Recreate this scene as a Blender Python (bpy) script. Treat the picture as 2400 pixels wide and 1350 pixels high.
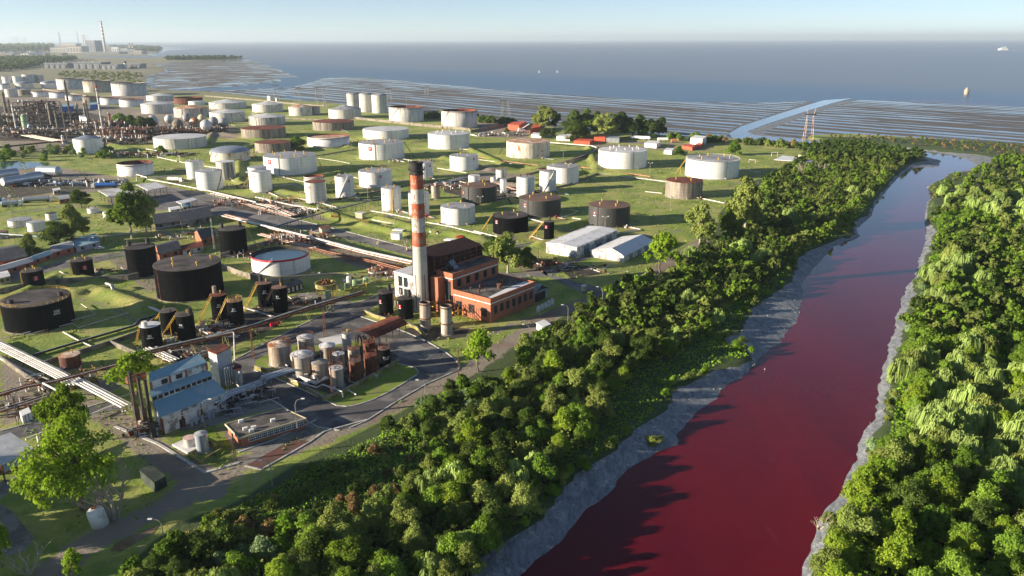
import bpy, bmesh, math, random
import numpy as np
from mathutils import Vector
R = math.radians
for o in list(bpy.data.objects): bpy.data.objects.remove(o)
SC = bpy.context.scene
COL = SC.collection
# ------------------------------------------------------------ camera, sky, sun, exposure
F = 1820.0; YH = 92.5; ROLL = R(.115); CH = 100.0
T = math.atan((675 - YH) / F)
fw = (0, math.cos(T), -math.sin(T)); r0 = (1, 0, 0); u0 = (0, math.sin(T), math.cos(T))
cr, sr = math.cos(ROLL), math.sin(ROLL)
rt = tuple(cr*a - sr*b for a, b in zip(r0, u0)); up = tuple(sr*a + cr*b for a, b in zip(r0, u0))
cam = bpy.data.objects.new("camera", bpy.data.cameras.new("camera")); COL.objects.link(cam)
from mathutils import Matrix
cam.matrix_world = Matrix(((rt[0], up[0], -fw[0], 0), (rt[1], up[1], -fw[1], 0), (rt[2], up[2], -fw[2], CH), (0, 0, 0, 1)))
cam.data.sensor_width = 36.0; cam.data.lens = 36.0*F/2400; cam.data.clip_start = 1; cam.data.clip_end = 200000
SC.camera = cam
SUN_AZ, SUN_EL = 15.0, 13.5       # shadows run 15 degrees off +X towards +Y
w = bpy.data.worlds.new("World"); SC.world = w; w.use_nodes = True
nt = w.node_tree; nt.nodes.clear()
sky = nt.nodes.new('ShaderNodeTexSky'); sky.sky_type = 'NISHITA'; sky.sun_disc = False
sky.sun_elevation = R(SUN_EL); sky.sun_rotation = R(90 - (SUN_AZ + 180))
sky.air_density = 0.5; sky.dust_density = 0.0; sky.ozone_density = 1.3; sky.altitude = 100
bg = nt.nodes.new('ShaderNodeBackground'); bg.inputs[1].default_value = 0.077
wo = nt.nodes.new('ShaderNodeOutputWorld')
gm = nt.nodes.new('ShaderNodeGamma'); gm.inputs[1].default_value = .84; nt.links.new(sky.outputs[0], gm.inputs[0]); nt.links.new(gm.outputs[0], bg.inputs[0]); nt.links.new(bg.outputs[0], wo.inputs[0])
sl = bpy.data.lights.new("sun", 'SUN'); sl.energy = 5.0; sl.angle = R(.5); sl.color = (1.0, .87, .69)
so = bpy.data.objects.new("sun", sl); COL.objects.link(so)
az = R(SUN_AZ + 180)
so.rotation_euler = Vector((math.cos(az)*math.cos(R(SUN_EL)), math.sin(az)*math.cos(R(SUN_EL)), math.sin(R(SUN_EL)))).to_track_quat('Z', 'Y').to_euler()
SC.view_settings.view_transform = 'Standard'; SC.view_settings.look = 'None'
SC.view_settings.exposure = 1.35; SC.view_settings.gamma = 1
SC.cycles.use_denoising = True; SC.cycles.max_bounces = 5; SC.cycles.diffuse_bounces = 2
SC.cycles.transparent_max_bounces = 6; SC.cycles.volume_bounces = 0
SC.cycles.use_adaptive_sampling = True; SC.cycles.adaptive_threshold = .02

# ------------------------------------------------------------ pixel <-> ground helpers (only used to survey the place)
def G(px, py, z=0.0):
    a = (px - 1200)/F; b = -(py - 675)/F
    d = [fw[i] + a*rt[i] + b*up[i] for i in range(3)]
    t = (z - CH)/d[2]
    return (d[0]*t, d[1]*t)
def PJ(x, y, z):
    v = (x, y, z - CH); D = sum(v[i]*fw[i] for i in range(3))
    return (1200 + F*sum(v[i]*rt[i] for i in range(3))/D, 675 - F*sum(v[i]*up[i] for i in range(3))/D, D)
def HT(x, y, py):
    lo, hi = 0.0, 400.0
    for _ in range(40):
        m = (lo + hi)/2
        if PJ(x, y, m)[1] > py: lo = m
        else: hi = m
    return lo
def GP(pts, z=0.0): return [G(p[0], p[1], z) for p in pts]

# ------------------------------------------------------------ object helpers
def thing(name, label, cat, loc=(0, 0, 0), group=None, rz=0.0):
    o = bpy.data.objects.new(name, None); COL.objects.link(o); o.empty_display_size = .5
    o.location = (loc[0], loc[1], loc[2] if len(loc) > 2 else 0); o.rotation_euler.z = rz
    o["label"] = label; o["category"] = cat
    if group: o["group"] = group
    return o
def tag(o, label=None, cat=None, group=None, kind=None):
    if label: o["label"] = label
    if cat: o["category"] = cat
    if group: o["group"] = group
    if kind: o["kind"] = kind
    return o
def copy_tree(o, parent=None):
    c = o.copy(); COL.objects.link(c); c.parent = parent
    for ch in o.children: copy_tree(ch, c)
    return c
class MB:
    def __init__(s): s.v = []; s.f = []; s.mi = []; s.cut = []
    def add(s, vs, fs, mi=0):
        n = len(s.v); s.cut.append((n, len(s.f))); s.v += [tuple(v) for v in vs]; s.f += [tuple(i + n for i in f) for f in fs]; s.mi += [mi]*len(fs); return s
    def box(s, c, d, rz=0.0, mi=0):           # c = centre of the base, d = full sizes
        x, y, z = d[0]/2, d[1]/2, d[2]; ca, sa = math.cos(rz), math.sin(rz)
        P = [(-x, -y, 0), (x, -y, 0), (x, y, 0), (-x, y, 0), (-x, -y, z), (x, -y, z), (x, y, z), (-x, y, z)]
        return s.add([(c[0] + p[0]*ca - p[1]*sa, c[1] + p[0]*sa + p[1]*ca, c[2] + p[2]) for p in P],
                     [(0, 3, 2, 1), (4, 5, 6, 7), (0, 1, 5, 4), (1, 2, 6, 5), (2, 3, 7, 6), (3, 0, 4, 7)], mi)
    def prism(s, poly, z0, z1, mi=0, top=None):   # poly = [(x,y)], z1 may be a list per corner
        n = len(poly); zt = z1 if isinstance(z1, (list, tuple)) else [z1]*n
        a = sum(poly[i][0]*poly[(i+1) % n][1] - poly[(i+1) % n][0]*poly[i][1] for i in range(n))
        if a < 0: poly = poly[::-1]; zt = list(zt)[::-1]
        vs = [(p[0], p[1], z0) for p in poly] + [(p[0], p[1], zt[i]) for i, p in enumerate(poly)]
        s.add(vs, [tuple(range(n))[::-1]] + [(i, (i+1) % n, n + (i+1) % n, n + i) for i in range(n)], mi)
        return s.add(vs[n:], [tuple(range(n))], mi if top is None else top)
    def tube(s, pts, r, k=6, mi=0, cap=True):
        pts = [Vector(p) for p in pts]; rings = []
        rs = r if isinstance(r, (list, tuple)) else [r]*len(pts)
        for i, p in enumerate(pts):
            d = (pts[min(i+1, len(pts)-1)] - pts[max(i-1, 0)])
            if d.length < 1e-6: d = Vector((0, 0, 1))
            d.normalize(); a = d.cross(Vector((0, 0, 1)))
            if a.length < .05: a = Vector((1, 0, 0))
            a.normalize(); b = d.cross(a)
            rings.append([p + (a*math.cos(2*math.pi*j/k) + b*math.sin(2*math.pi*j/k))*rs[i] for j in range(k)])
        vs = [v for rg in rings for v in rg]; fs = []
        for i in range(len(pts)-1):
            for j in range(k):
                fs.append((i*k + j, (i+1)*k + j, (i+1)*k + (j+1) % k, i*k + (j+1) % k))
        if cap: fs += [tuple(range(k)), tuple(range((len(pts)-1)*k, len(pts)*k))[::-1]]
        return s.add(vs, fs, mi)
    def cyl(s, c, r, h, k=24, mi=0, r2=None, cap=True, bottom=False):
        r2 = r if r2 is None else r2
        vs = [(c[0] + r*math.cos(2*math.pi*j/k), c[1] + r*math.sin(2*math.pi*j/k), c[2]) for j in range(k)]
        vs += [(c[0] + r2*math.cos(2*math.pi*j/k), c[1] + r2*math.sin(2*math.pi*j/k), c[2] + h) for j in range(k)]
        fs = [(j, (j+1) % k, k + (j+1) % k, k + j) for j in range(k)]
        if cap: fs.append(tuple(range(k, 2*k)))
        if bottom: fs.append(tuple(range(k))[::-1])
        return s.add(vs, fs, mi)
    def lathe(s, c, prof, k=32, mi=0):
        vs = []; fs = []
        for (r, z) in prof:
            vs += [(c[0] + r*math.cos(2*math.pi*j/k), c[1] + r*math.sin(2*math.pi*j/k), c[2] + z) for j in range(k)]
        for i in range(len(prof)-1):
            for j in range(k): fs.append((i*k + j, i*k + (j+1) % k, (i+1)*k + (j+1) % k, (i+1)*k + j))
        return s.add(vs, fs, mi)
    def split(s, k):      # separate meshes, k shapes each
        out = []; c = s.cut + [(len(s.v), len(s.f))]
        for i in range(0, len(s.cut), k):
            (v0, f0), (v1, f1) = c[i], c[min(i+k, len(s.cut))]; m = MB(); m.v = s.v[v0:v1]; m.f = [tuple(q-v0 for q in f) for f in s.f[f0:f1]]; m.mi = s.mi[f0:f1]; m.cut = [(0, 0)]; out.append(m)
        return out
    def build(s, name, mats, parent=None, smooth=False, loc=None):
        me = bpy.data.meshes.new(name)
        o0 = Vector((0, 0, 0))
        if loc is not None: o0 = Vector((loc[0], loc[1], loc[2] if len(loc) > 2 else 0))
        elif parent is not None:
            q = parent
            while q is not None: o0 = o0 + Vector(q.location); q = q.parent
        me.from_pydata([(v[0]-o0[0], v[1]-o0[1], v[2]-o0[2]) for v in s.v], [], s.f)
        for m in (mats if isinstance(mats, (list, tuple)) else [mats]): me.materials.append(m)
        me.polygons.foreach_set("material_index", s.mi)
        if smooth: me.polygons.foreach_set("use_smooth", [True]*len(s.f))
        me.update()
        o = bpy.data.objects.new(name, me); COL.objects.link(o)
        if loc is not None: o.location = o0
        if parent is not None: o.parent = parent
        return o
def quads_object(name, V, mat, parent=None, loc=(0, 0, 0), attr=None):
    """V: (n,4,3) array of loose quads -> one mesh"""
    n = V.shape[0]; me = bpy.data.meshes.new(name)
    me.vertices.add(n*4); me.vertices.foreach_set("co", V.astype(np.float32).ravel())
    me.loops.add(n*4); me.loops.foreach_set("vertex_index", np.arange(n*4, dtype=np.int32))
    me.polygons.add(n); me.polygons.foreach_set("loop_start", np.arange(0, n*4, 4, dtype=np.int32))
    me.polygons.foreach_set("loop_total", np.full(n, 4, dtype=np.int32))
    me.materials.append(mat)
    if attr is not None:
        a = me.attributes.new("tint", 'FLOAT', 'FACE'); a.data.foreach_set("value", attr.astype(np.float32))
    me.update(calc_edges=True)
    o = bpy.data.objects.new(name, me); COL.objects.link(o); o.location = loc
    if parent is not None: o.parent = parent
    return o

# ------------------------------------------------------------ materials
MATS = {}
def newmat(name):
    m = bpy.data.materials.new(name); m.use_nodes = True; m.node_tree.nodes.clear(); MATS[name] = m
    return m, m.node_tree
class NT:
    def __init__(s, nt): s.nt = nt
    def n(s, t, ins=None, **kw):
        nd = s.nt.nodes.new(t)
        for k, v in kw.items(): setattr(nd, k, v)
        for k, v in (ins or {}).items():
            sock = nd.inputs[k]
            if isinstance(v, bpy.types.NodeSocket): s.nt.links.new(v, sock)
            else: sock.default_value = v
        return nd
    def math(s, op, a, b=0.0, c=None, clamp=False):
        nd = s.nt.nodes.new('ShaderNodeMath'); nd.operation = op; nd.use_clamp = clamp
        for i, v in enumerate((a, b, c)):
            if v is None: continue
            if isinstance(v, bpy.types.NodeSocket): s.nt.links.new(v, nd.inputs[i])
            else: nd.inputs[i].default_value = v
        return nd.outputs[0]
    def ramp(s, fac, stops):
        nd = s.nt.nodes.new('ShaderNodeValToRGB'); s.nt.links.new(fac, nd.inputs[0])
        e = nd.color_ramp.elements
        while len(e) < len(stops): e.new(.5)
        for i, (p, c) in enumerate(stops):
            e[i].position = p; e[i].color = (c if len(c) == 4 else (*c, 1)) if isinstance(c, (tuple, list)) else (c, c, c, 1)
        return nd.outputs[0]
    def mix(s, fac, a, b, blend='MIX'):
        nd = s.nt.nodes.new('ShaderNodeMix'); nd.data_type = 'RGBA'; nd.blend_type = blend
        for i, v in ((0, fac), (6, a), (7, b)):
            if isinstance(v, bpy.types.NodeSocket): s.nt.links.new(v, nd.inputs[i])
            elif i == 0: nd.inputs[0].default_value = v
            else: nd.inputs[i].default_value = (*v, 1) if len(v) == 3 else v
        return nd.outputs[2]
    def noise(s, vec, scale, detail=4, rough=.55, dist=0.0):
        nd = s.nt.nodes.new('ShaderNodeTexNoise'); nd.inputs['Scale'].default_value = scale
        nd.inputs['Detail'].default_value = detail; nd.inputs['Roughness'].default_value = rough; nd.inputs['Distortion'].default_value = dist
        if vec is not None: s.nt.links.new(vec, nd.inputs['Vector'])
        return nd.outputs[0]
    def mapping(s, vec, scale=(1, 1, 1), rot=(0, 0, 0), loc=(0, 0, 0)):
        nd = s.nt.nodes.new('ShaderNodeMapping'); s.nt.links.new(vec, nd.inputs[0])
        nd.inputs['Scale'].default_value = scale; nd.inputs['Rotation'].default_value = rot; nd.inputs['Location'].default_value = loc
        return nd.outputs[0]
    def out(s, col, rough=.8, metal=0.0, bump=None, bstr=.3, bdist=.1, spec=.3):
        ins = {'Roughness': rough, 'Metallic': metal, 'Specular IOR Level': spec}
        b = s.n('ShaderNodeBsdfPrincipled', ins)
        if isinstance(col, bpy.types.NodeSocket): s.nt.links.new(col, b.inputs['Base Color'])
        else: b.inputs['Base Color'].default_value = (*col, 1)
        if bump is not None:
            bn = s.n('ShaderNodeBump', {'Height': bump, 'Strength': bstr, 'Distance': bdist}); s.nt.links.new(bn.outputs[0], b.inputs['Normal'])
        o = s.n('ShaderNodeOutputMaterial'); s.nt.links.new(b.outputs[0], o.inputs[0]); return b
def pos(n): return n.n('ShaderNodeNewGeometry').outputs['Position']
def attr(n, name): return n.n('ShaderNodeAttribute', attribute_name=name).outputs['Fac']
def simple(name, col, var=.25, scale=.6, rough=.8, metal=0.0, col2=None, c2amt=.5, spec=.3, bump=0.0):
    m, t = newmat(name); n = NT(t); p = pos(n)
    a = n.noise(p, scale, 5, .6)
    c = n.mix(a, tuple(x*(1-var) for x in col), tuple(min(1, x*(1+var)) for x in col))
    if col2:
        f = n.ramp(n.noise(p, scale*.45, 6, .7), [(.62-c2amt*.3, 0.0), (.70-c2amt*.25, 1.0)])
        c = n.mix(f, c, col2)
    n.out(c, rough, metal, a if bump else None, bump, spec=spec); return m
def shell(name, base, streak, samt, rust=(.2, .07, .03), ramt=0.0, rough=.5, seam=.12, plate=(9, 2.2), metal=0.0, dark=0.0):
    """painted steel tank shell: plate seams, vertical streaks, rust patches (uv in metres)"""
    m, t = newmat(name); n = NT(t); uv = n.n('ShaderNodeTexCoord').outputs['UV']
    oi = n.n('ShaderNodeObjectInfo').outputs['Random']
    off = n.n('ShaderNodeVectorMath', {0: uv}, operation='ADD'); cx = n.n('ShaderNodeCombineXYZ', {'X': n.math('MULTIPLY', oi, 500.0)})
    t.links.new(cx.outputs[0], off.inputs[1]); u = off.outputs[0]
    st = n.noise(n.mapping(u, (.55, .035, 1)), 1.0, 6, .65)
    c = n.mix(n.ramp(st, [(.60-samt*.25, 0.0), (.74-samt*.15, 1.0)]), base, streak)
    c = n.mix(n.math('MULTIPLY', n.noise(u, .13, 3), .25), c, tuple(x*.7 for x in base))
    bt = n.n('ShaderNodeTexBrick', {'Vector': u, 'Scale': 1.0, 'Mortar Size': .10, 'Brick Width': plate[0], 'Row Height': plate[1], 'Color1': (1, 1, 1, 1), 'Color2': (.93, .93, .93, 1), 'Mortar': (1-seam*4, 1-seam*4, 1-seam*4, 1)})
    c = n.mix(1.0, c, bt.outputs[0], 'MULTIPLY')
    if ramt > 0:
        rn = n.noise(n.mapping(u, (.35, .16, 1)), 1.0, 8, .72, .6)
        c = n.mix(n.ramp(rn, [(.66-ramt*.3, 0.0), (.72-ramt*.28, 1.0)]), c, n.mix(n.noise(u, .8, 4), rust, tuple(min(1, x*2.0) for x in rust)))
    n.out(c, rough if name != 'tank_black' else .95, metal, st, .05, .05, spec=.4 if name != 'tank_black' else .03); return m
M = {}
M['white'] = shell('tank_white', (.80, .79, .76), (.50, .47, .42), .32, (.35, .18, .09), ramt=.10, seam=.05)
M['whitew'] = shell('tank_weathered', (.66, .64, .59), (.30, .27, .23), .55, ramt=.12, seam=.05)
M['stripe'] = shell('tank_striped', (.62, .60, .56), (.09, .07, .06), .8, ramt=.15, seam=.06)
M['rusty'] = shell('tank_rust_spots', (.74, .70, .60), (.45, .38, .28), .5, (.33, .10, .03), .42, seam=.05)
M['concrete'] = shell('tank_concrete_brown', (.36, .31, .25), (.08, .065, .055), .8, ramt=.2, seam=.06, rough=.8)
M['beige'] = shell('tank_beige', (.50, .44, .34), (.20, .16, .11), .7, ramt=.15, seam=.06)
M['black'] = shell('tank_black', (.0045, .005, .006), (.010, .010, .010), .6, (.022, .010, .007), .05, .6, -.25, plate=(7, 2.4))
M['dark'] = shell('tank_dark_grey', (.045, .048, .050), (.085, .072, .05), .5, (.04, .02, .012), .08, .6, .04)
M['rust'] = shell('tank_all_rust', (.16, .055, .028), (.055, .02, .014), .8, (.30, .12, .05), .3, .85, .05)
M['tan'] = shell('tank_tan_streaked', (.50, .45, .37), (.20, .14, .09), .75, (.28, .11, .04), .3, .6, .05)
M['silver'] = shell('vessel_silver', (.48, .54, .60), (.30, .33, .37), .4, ramt=.1, rough=.38, seam=.03, metal=.5)
M['roof_white'] = simple('roof_white', (.58, .58, .58), .2, .25, .6, col2=(.38, .34, .30), c2amt=.3)
M['roof_grey'] = simple('roof_grey', (.33, .34, .36), .2, .2, .7, col2=(.20, .18, .16), c2amt=.4)
M['roof_rust'] = simple('roof_rust', (.20, .055, .03), .35, .3, .9, col2=(.09, .03, .02), c2amt=.5)
M['roof_rustspot'] = simple('roof_rust_spotted', (.38, .16, .07), .3, .35, .9, col2=(.60, .50, .40), c2amt=.5)
M['roof_black'] = simple('roof_black', (.045, .040, .038), .4, .3, .85, col2=(.10, .085, .08), c2amt=.6)
M['roof_brown'] = simple('roof_brown', (.17, .10, .075), .25, .2, .85, col2=(.10, .07, .06), c2amt=.5)
M['roof_dome'] = simple('dome_grey', (.30, .33, .38), .2, .3, .45, metal=.3, col2=(.22, .22, .24), c2amt=.3)
M['yellow'] = simple('paint_yellow', (.62, .40, .06), .25, 2, .6, col2=(.35, .18, .05), c2amt=.4)
M['rustmetal'] = simple('rusty_metal', (.22, .085, .04), .4, 1.5, .9, col2=(.09, .04, .025), c2amt=.6)
M['darkmetal'] = simple('dark_metal', (.035, .033, .032), .4, 1.5, .7, col2=(.08, .045, .03), c2amt=.4)
M['pipe'] = simple('pipe_white', (.70, .67, .62), .15, .8, .55, col2=(.42, .34, .28), c2amt=.3)
M['pipeblue'] = simple('pipe_blue_grey', (.36, .43, .50), .15, .8, .45, metal=.2)
M['pipepink'] = simple('pipe_oxide', (.52, .27, .18), .2, .8, .7, col2=(.30, .12, .07), c2amt=.5)
M['redband'] = simple('paint_red', (.45, .015, .03), .15, 1, .5)
M['orange'] = simple('container_orange', (.62, .11, .05), .2, .6, .7, col2=(.35, .10, .06), c2amt=.3)
M['whitepaint'] = simple('paint_white', (.78, .77, .74), .08, .7, .6, col2=(.52, .49, .44), c2amt=.25)
M['stain'] = simple('stained_white_wall', (.70, .69, .66), .12, .8, .8, col2=(.25, .22, .20), c2amt=.45)
M['bluesheet'] = simple('blue_sheet_roof', (.22, .36, .43), .16, .35, .65, col2=(.32, .42, .45), c2amt=.3)
M['greysheet'] = simple('grey_sheet', (.33, .36, .38), .15, .4, .6, col2=(.22, .22, .23), c2amt=.4)
M['greyplate'] = simple('grey_cladding', (.40, .42, .44), .12, .5, .7, col2=(.25, .24, .24), c2amt=.3)
M['slate'] = simple('slate_roof', (.06, .065, .075), .3, .6, .8, col2=(.12, .11, .11), c2amt=.3)
M['flatroof'] = simple('flat_roof_felt', (.16, .14, .125), .3, .5, .95, col2=(.075, .07, .066), c2amt=.55)
M['roofwhite2'] = simple('white_sheet_roof', (.70, .70, .70), .1, .35, .55, col2=(.52, .50, .48), c2amt=.3)
M['glass'] = simple('window_glass', (.03, .04, .05), .3, 2, .12, spec=.8)
M['conc'] = simple('concrete', (.30, .285, .26), .2, .8, .9, col2=(.17, .155, .14), c2amt=.45)
M['bund'] = simple('bund_wall', (.27, .235, .18), .25, .5, .95, col2=(.13, .11, .09), c2amt=.5)
M['bundy'] = simple('yellow_bund_wall', (.34, .30, .09), .25, .8, .95, col2=(.16, .13, .07), c2amt=.5)
M['kerb'] = simple('kerb_white', (.50, .49, .46), .15, .8, .9, col2=(.30, .28, .25), c2amt=.4)
M['asphalt'] = simple('asphalt', (.17, .160, .155), .35, .25, .95, col2=(.085, .082, .085), c2amt=.7)
M['asphalt2'] = simple('asphalt_patched', (.20, .185, .175), .3, .2, .95, col2=(.12, .115, .115), c2amt=.5)
M['padconc'] = simple('concrete_pad', (.24, .225, .20), .25, .35, .95, col2=(.13, .12, .11), c2amt=.5)
M['padwhite'] = simple('white_pad', (.62, .60, .58), .1, .5, .9)
M['soil'] = simple('oily_soil', (.05, .042, .036), .4, .4, .95, col2=(.11, .09, .07), c2amt=.5)
M['redearth'] = simple('red_earth', (.13, .06, .045), .35, .4, .95, col2=(.09, .07, .05), c2amt=.4)
M['green'] = simple('paint_green', (.30, .42, .24), .15, .6, .6)
M['dkgreen'] = simple('dark_green_sheet', (.030, .04, .034), .25, .8, .8, col2=(.06, .075, .05), c2amt=.4)
M['bluepaint'] = simple('paint_blue', (.03, .13, .45), .2, .5, .5)
M['cream'] = simple('cream_wall', (.50, .45, .30), .15, .6, .9)
M['pinkpaint'] = simple('pink_plastic', (.62, .42, .37), .1, .6, .6)
M['puddle'] = simple('muddy_puddle', (.22, .15, .07), .2, .4, .15, col2=(.13, .09, .05), c2amt=.4)
M['windsock'] = simple('windsock_cloth', (.75, .35, .33), .1, 1, .8)
M['bark'] = simple('bark', (.14, .11, .085), .35, 1.2, .95)
M['barkpale'] = simple('bark_pale', (.36, .31, .24), .25, 1.0, .95)
M['far_grey'] = simple('far_building_grey', (.26, .27, .29), .15, .05, .9)
M['far_beige'] = simple('far_building_beige', (.50, .44, .37), .15, .05, .9)
M['text'] = simple('lettering_white', (.80, .80, .80), .05, 1, .7)
M['textred'] = simple('lettering_faded_red', (.40, .13, .08), .2, 1, .9)
M['oilwater'] = simple('roof_pool_water', (.045, .085, .11), .15, .15, .08, spec=.9)
M['gravelroof'] = M['flatroof']
def mk_brick():
    m, t = newmat('brick_wall'); n = NT(t); p = pos(n)
    a = n.noise(p, .5, 6, .65); c = n.mix(a, (.28, .085, .045), (.46, .17, .09))
    f = n.ramp(n.noise(n.mapping(p, (1, 1, .25)), .5, 6, .7), [(.56, 0.0), (.72, 1.0)]); c = n.mix(f, c, (.17, .06, .04))
    w_ = n.n('ShaderNodeTexWave', {'Vector': p, 'Scale': 2.2, 'Distortion': .3}, wave_type='BANDS', bands_direction='Z')
    c = n.mix(n.math('MULTIPLY', w_.outputs[0], .16), c, (.45, .30, .22))
    n.out(c, .95, bump=a, bstr=.1); return m
M['brick'] = mk_brick()
def mk_corr(name, col, col2, period=.35, rough=.6, axis='X'):
    m, t = newmat(name); n = NT(t); p = pos(n); tc = n.n('ShaderNodeTexCoord').outputs['Object']
    wv = n.n('ShaderNodeTexWave', {'Vector': tc, 'Scale': 1/period/6.28*2}, wave_type='BANDS', bands_direction=axis)
    a = n.noise(p, .35, 5, .6); c = n.mix(n.ramp(a, [(.40, 0.0), (.7, 1.0)]), col, col2)
    n.out(c, rough, bump=wv.outputs[0], bstr=.25, bdist=.08); return m
M['rustcorr'] = mk_corr('rust_corrugated', (.050, .020, .016), (.022, .013, .012), rough=.9)
M['whitecorr'] = mk_corr('white_corrugated', (.66, .66, .66), (.5, .49, .47))
def mk_leaf(name, a, b, c_, trans=.25, lo=.7):
    a, b, c_ = [(q[0]*1.45, q[1]*1.5, q[2]*1.25) for q in (a, b, c_)]
    m, t = newmat(name); n = NT(t)
    tint = attr(n, 'tint'); oi = n.n('ShaderNodeObjectInfo').outputs['Random']
    col = n.mix(tint, a, b); col = n.mix(n.math('MULTIPLY', n.math('FRACT', n.math('MULTIPLY', oi, 7.31)), .45), col, c_)
    col = n.mix(1.0, col, n.ramp(n.math('FRACT', n.math('MULTIPLY', oi, 3.77)), [(0, lo), (1, 2.0-lo)]), 'MULTIPLY')
    d = n.n('ShaderNodeBsdfDiffuse', {'Color': col}); tr = n.n('ShaderNodeBsdfTranslucent', {'Color': n.mix(.5, col, (.30, .34, .05))})
    mx = n.n('ShaderNodeMixShader', {0: trans, 1: d.outputs[0], 2: tr.outputs[0]})
    o = n.n('ShaderNodeOutputMaterial', {0: mx.outputs[0]}); return m
M['leaf_green'] = mk_leaf('leaf_green', (.045, .095, .015), (.12, .20, .030), (.15, .20, .03))
M['leaf_dark'] = mk_leaf('leaf_dark', (.030, .055, .018), (.085, .115, .030), (.05, .09, .02))
M['leaf_bright'] = mk_leaf('leaf_bright', (.065, .13, .012), (.19, .27, .025), (.16, .23, .02), .35, .9)
M['leaf_lime'] = mk_leaf('leaf_lime', (.09, .15, .018), (.22, .27, .035), (.18, .25, .03), .3, .85)
M['leaf_willow'] = mk_leaf('leaf_willow', (.14, .20, .055), (.28, .35, .12), (.17, .23, .08))
M['leaf_olive'] = mk_leaf('leaf_olive', (.075, .11, .030), (.17, .21, .06), (.19, .19, .06))
M['leaf_dry'] = mk_leaf('leaf_dry', (.11, .065, .04), (.26, .16, .09), (.16, .13, .06))
M['leaf_weed'] = mk_leaf('leaf_weed', (.06, .13, .012), (.17, .28, .03), (.12, .2, .03), .3)
M['leaf_cane'] = mk_leaf('leaf_cane', (.10, .15, .085), (.22, .28, .17), (.12, .18, .08))
# ------------------------------------------------------------ terrain: one sheet with river bed, mud banks, tidal flats
def sdf(P, poly):
    """signed distance, positive inside; P (N,2)"""
    poly = np.array(poly, float); N = len(P); d2 = np.full(N, 1e18); ins = np.zeros(N, bool)
    x, y = P[:, 0], P[:, 1]
    for i in range(len(poly)):
        ax, ay = poly[i]; bx, by = poly[(i+1) % len(poly)]
        ex, ey = bx-ax, by-ay; L = ex*ex + ey*ey + 1e-9
        t = np.clip(((x-ax)*ex + (y-ay)*ey)/L, 0, 1)
        dx = x-ax-t*ex; dy = y-ay-t*ey; d2 = np.minimum(d2, dx*dx + dy*dy)
        if abs(ey) > 1e-9:
            c = ((ay > y) != (by > y)) & (x < ex*(y-ay)/ey + ax); ins ^= c
    d = np.sqrt(d2); return np.where(ins, d, -d)
def linedist(P, pts):
    d2 = np.full(len(P), 1e18); x, y = P[:, 0], P[:, 1]
    for (ax, ay), (bx, by) in zip(pts[:-1], pts[1:]):
        ex, ey = bx-ax, by-ay; L = ex*ex + ey*ey + 1e-9
        t = np.clip(((x-ax)*ex + (y-ay)*ey)/L, 0, 1)
        d2 = np.minimum(d2, (x-ax-t*ex)**2 + (y-ay-t*ey)**2)
    return np.sqrt(d2)
WZ = -2.0
# water's edge, left bank going up, then out to sea and back down the right bank
WL = [(1205, 1400), (1227, 1350), (1250, 1320), (1300, 1280), (1350, 1230), (1365, 1207), (1425, 1160), (1470, 1100), (1500, 1080), (1550, 1057), (1592, 1045), (1585, 1015), (1605, 997), (1632, 971), (1679, 935), (1705, 903), (1734, 885), (1758, 863), (1774, 840), (1831, 803), (1837, 790), (1868, 756), (1879, 724), (1880, 690), (1879, 664), (1921, 617), (1949, 579), (2014, 554), (2007, 536), (2042, 504), (2052, 473), (2077, 446), (2102, 418), (2135, 395), (2175, 391), (2203, 393), (2206, 375), (2163, 366), (2110, 356), (2060, 350), (1960, 342), (1870, 337), (1800, 334), (1755, 331), (1717, 323), (1708, 312), (1735, 296), (1779, 281), (1850, 258), (1930, 234)]
WR = [(1998, 231), (1950, 243), (1880, 265), (1800, 291), (1752, 309), (1762, 316), (1800, 320), (1883, 326), (1960, 332), (2060, 340), (2130, 349), (2213, 359), (2266, 375), (2284, 388), (2266, 399), (2228, 405), (2223, 415), (2188, 428), (2175, 438), (2193, 456), (2178, 473), (2172, 500), (2170, 521), (2170, 556), (2168, 574), (2153, 612), (2145, 652), (2126, 677), (2113, 708), (2100, 745), (2092, 792), (2081, 813), (2081, 850), (2063, 887), (2063, 935), (2042, 987), (2008, 1040), (2005, 1077), (1979, 1134), (1968, 1161), (1921, 1213), (1916, 1255), (1905, 1287), (1873, 1350), (1850, 1400)]
VL = [(1040, 1400), (1092, 1350), (1120, 1305), (1175, 1255), (1245, 1220), (1285, 1180), (1315, 1130), (1375, 1090), (1440, 1050), (1475, 1010), (1525, 980), (1563, 950), (1578, 907), (1636, 882), (1680, 860), (1741, 852), (1762, 834), (1738, 812), (1696, 801), (1694, 792), (1737, 771), (1741, 746), (1757, 736), (1754, 722), (1792, 700), (1820, 677), (1854, 657), (1853, 637), (1868, 626), (1863, 609), (1888, 587), (1951, 561), (2001, 548), (1996, 521), (2034, 499), (2047, 468), (2072, 439), (2092, 414), (2135, 383), (2173, 373), (2150, 363), (2100, 354), (2060, 347), (1960, 338), (1870, 333), (1800, 330), (1750, 327), (1709, 322), (1700, 312), (1725, 292), (1770, 278), (1840, 255), (1900, 232)]
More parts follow.
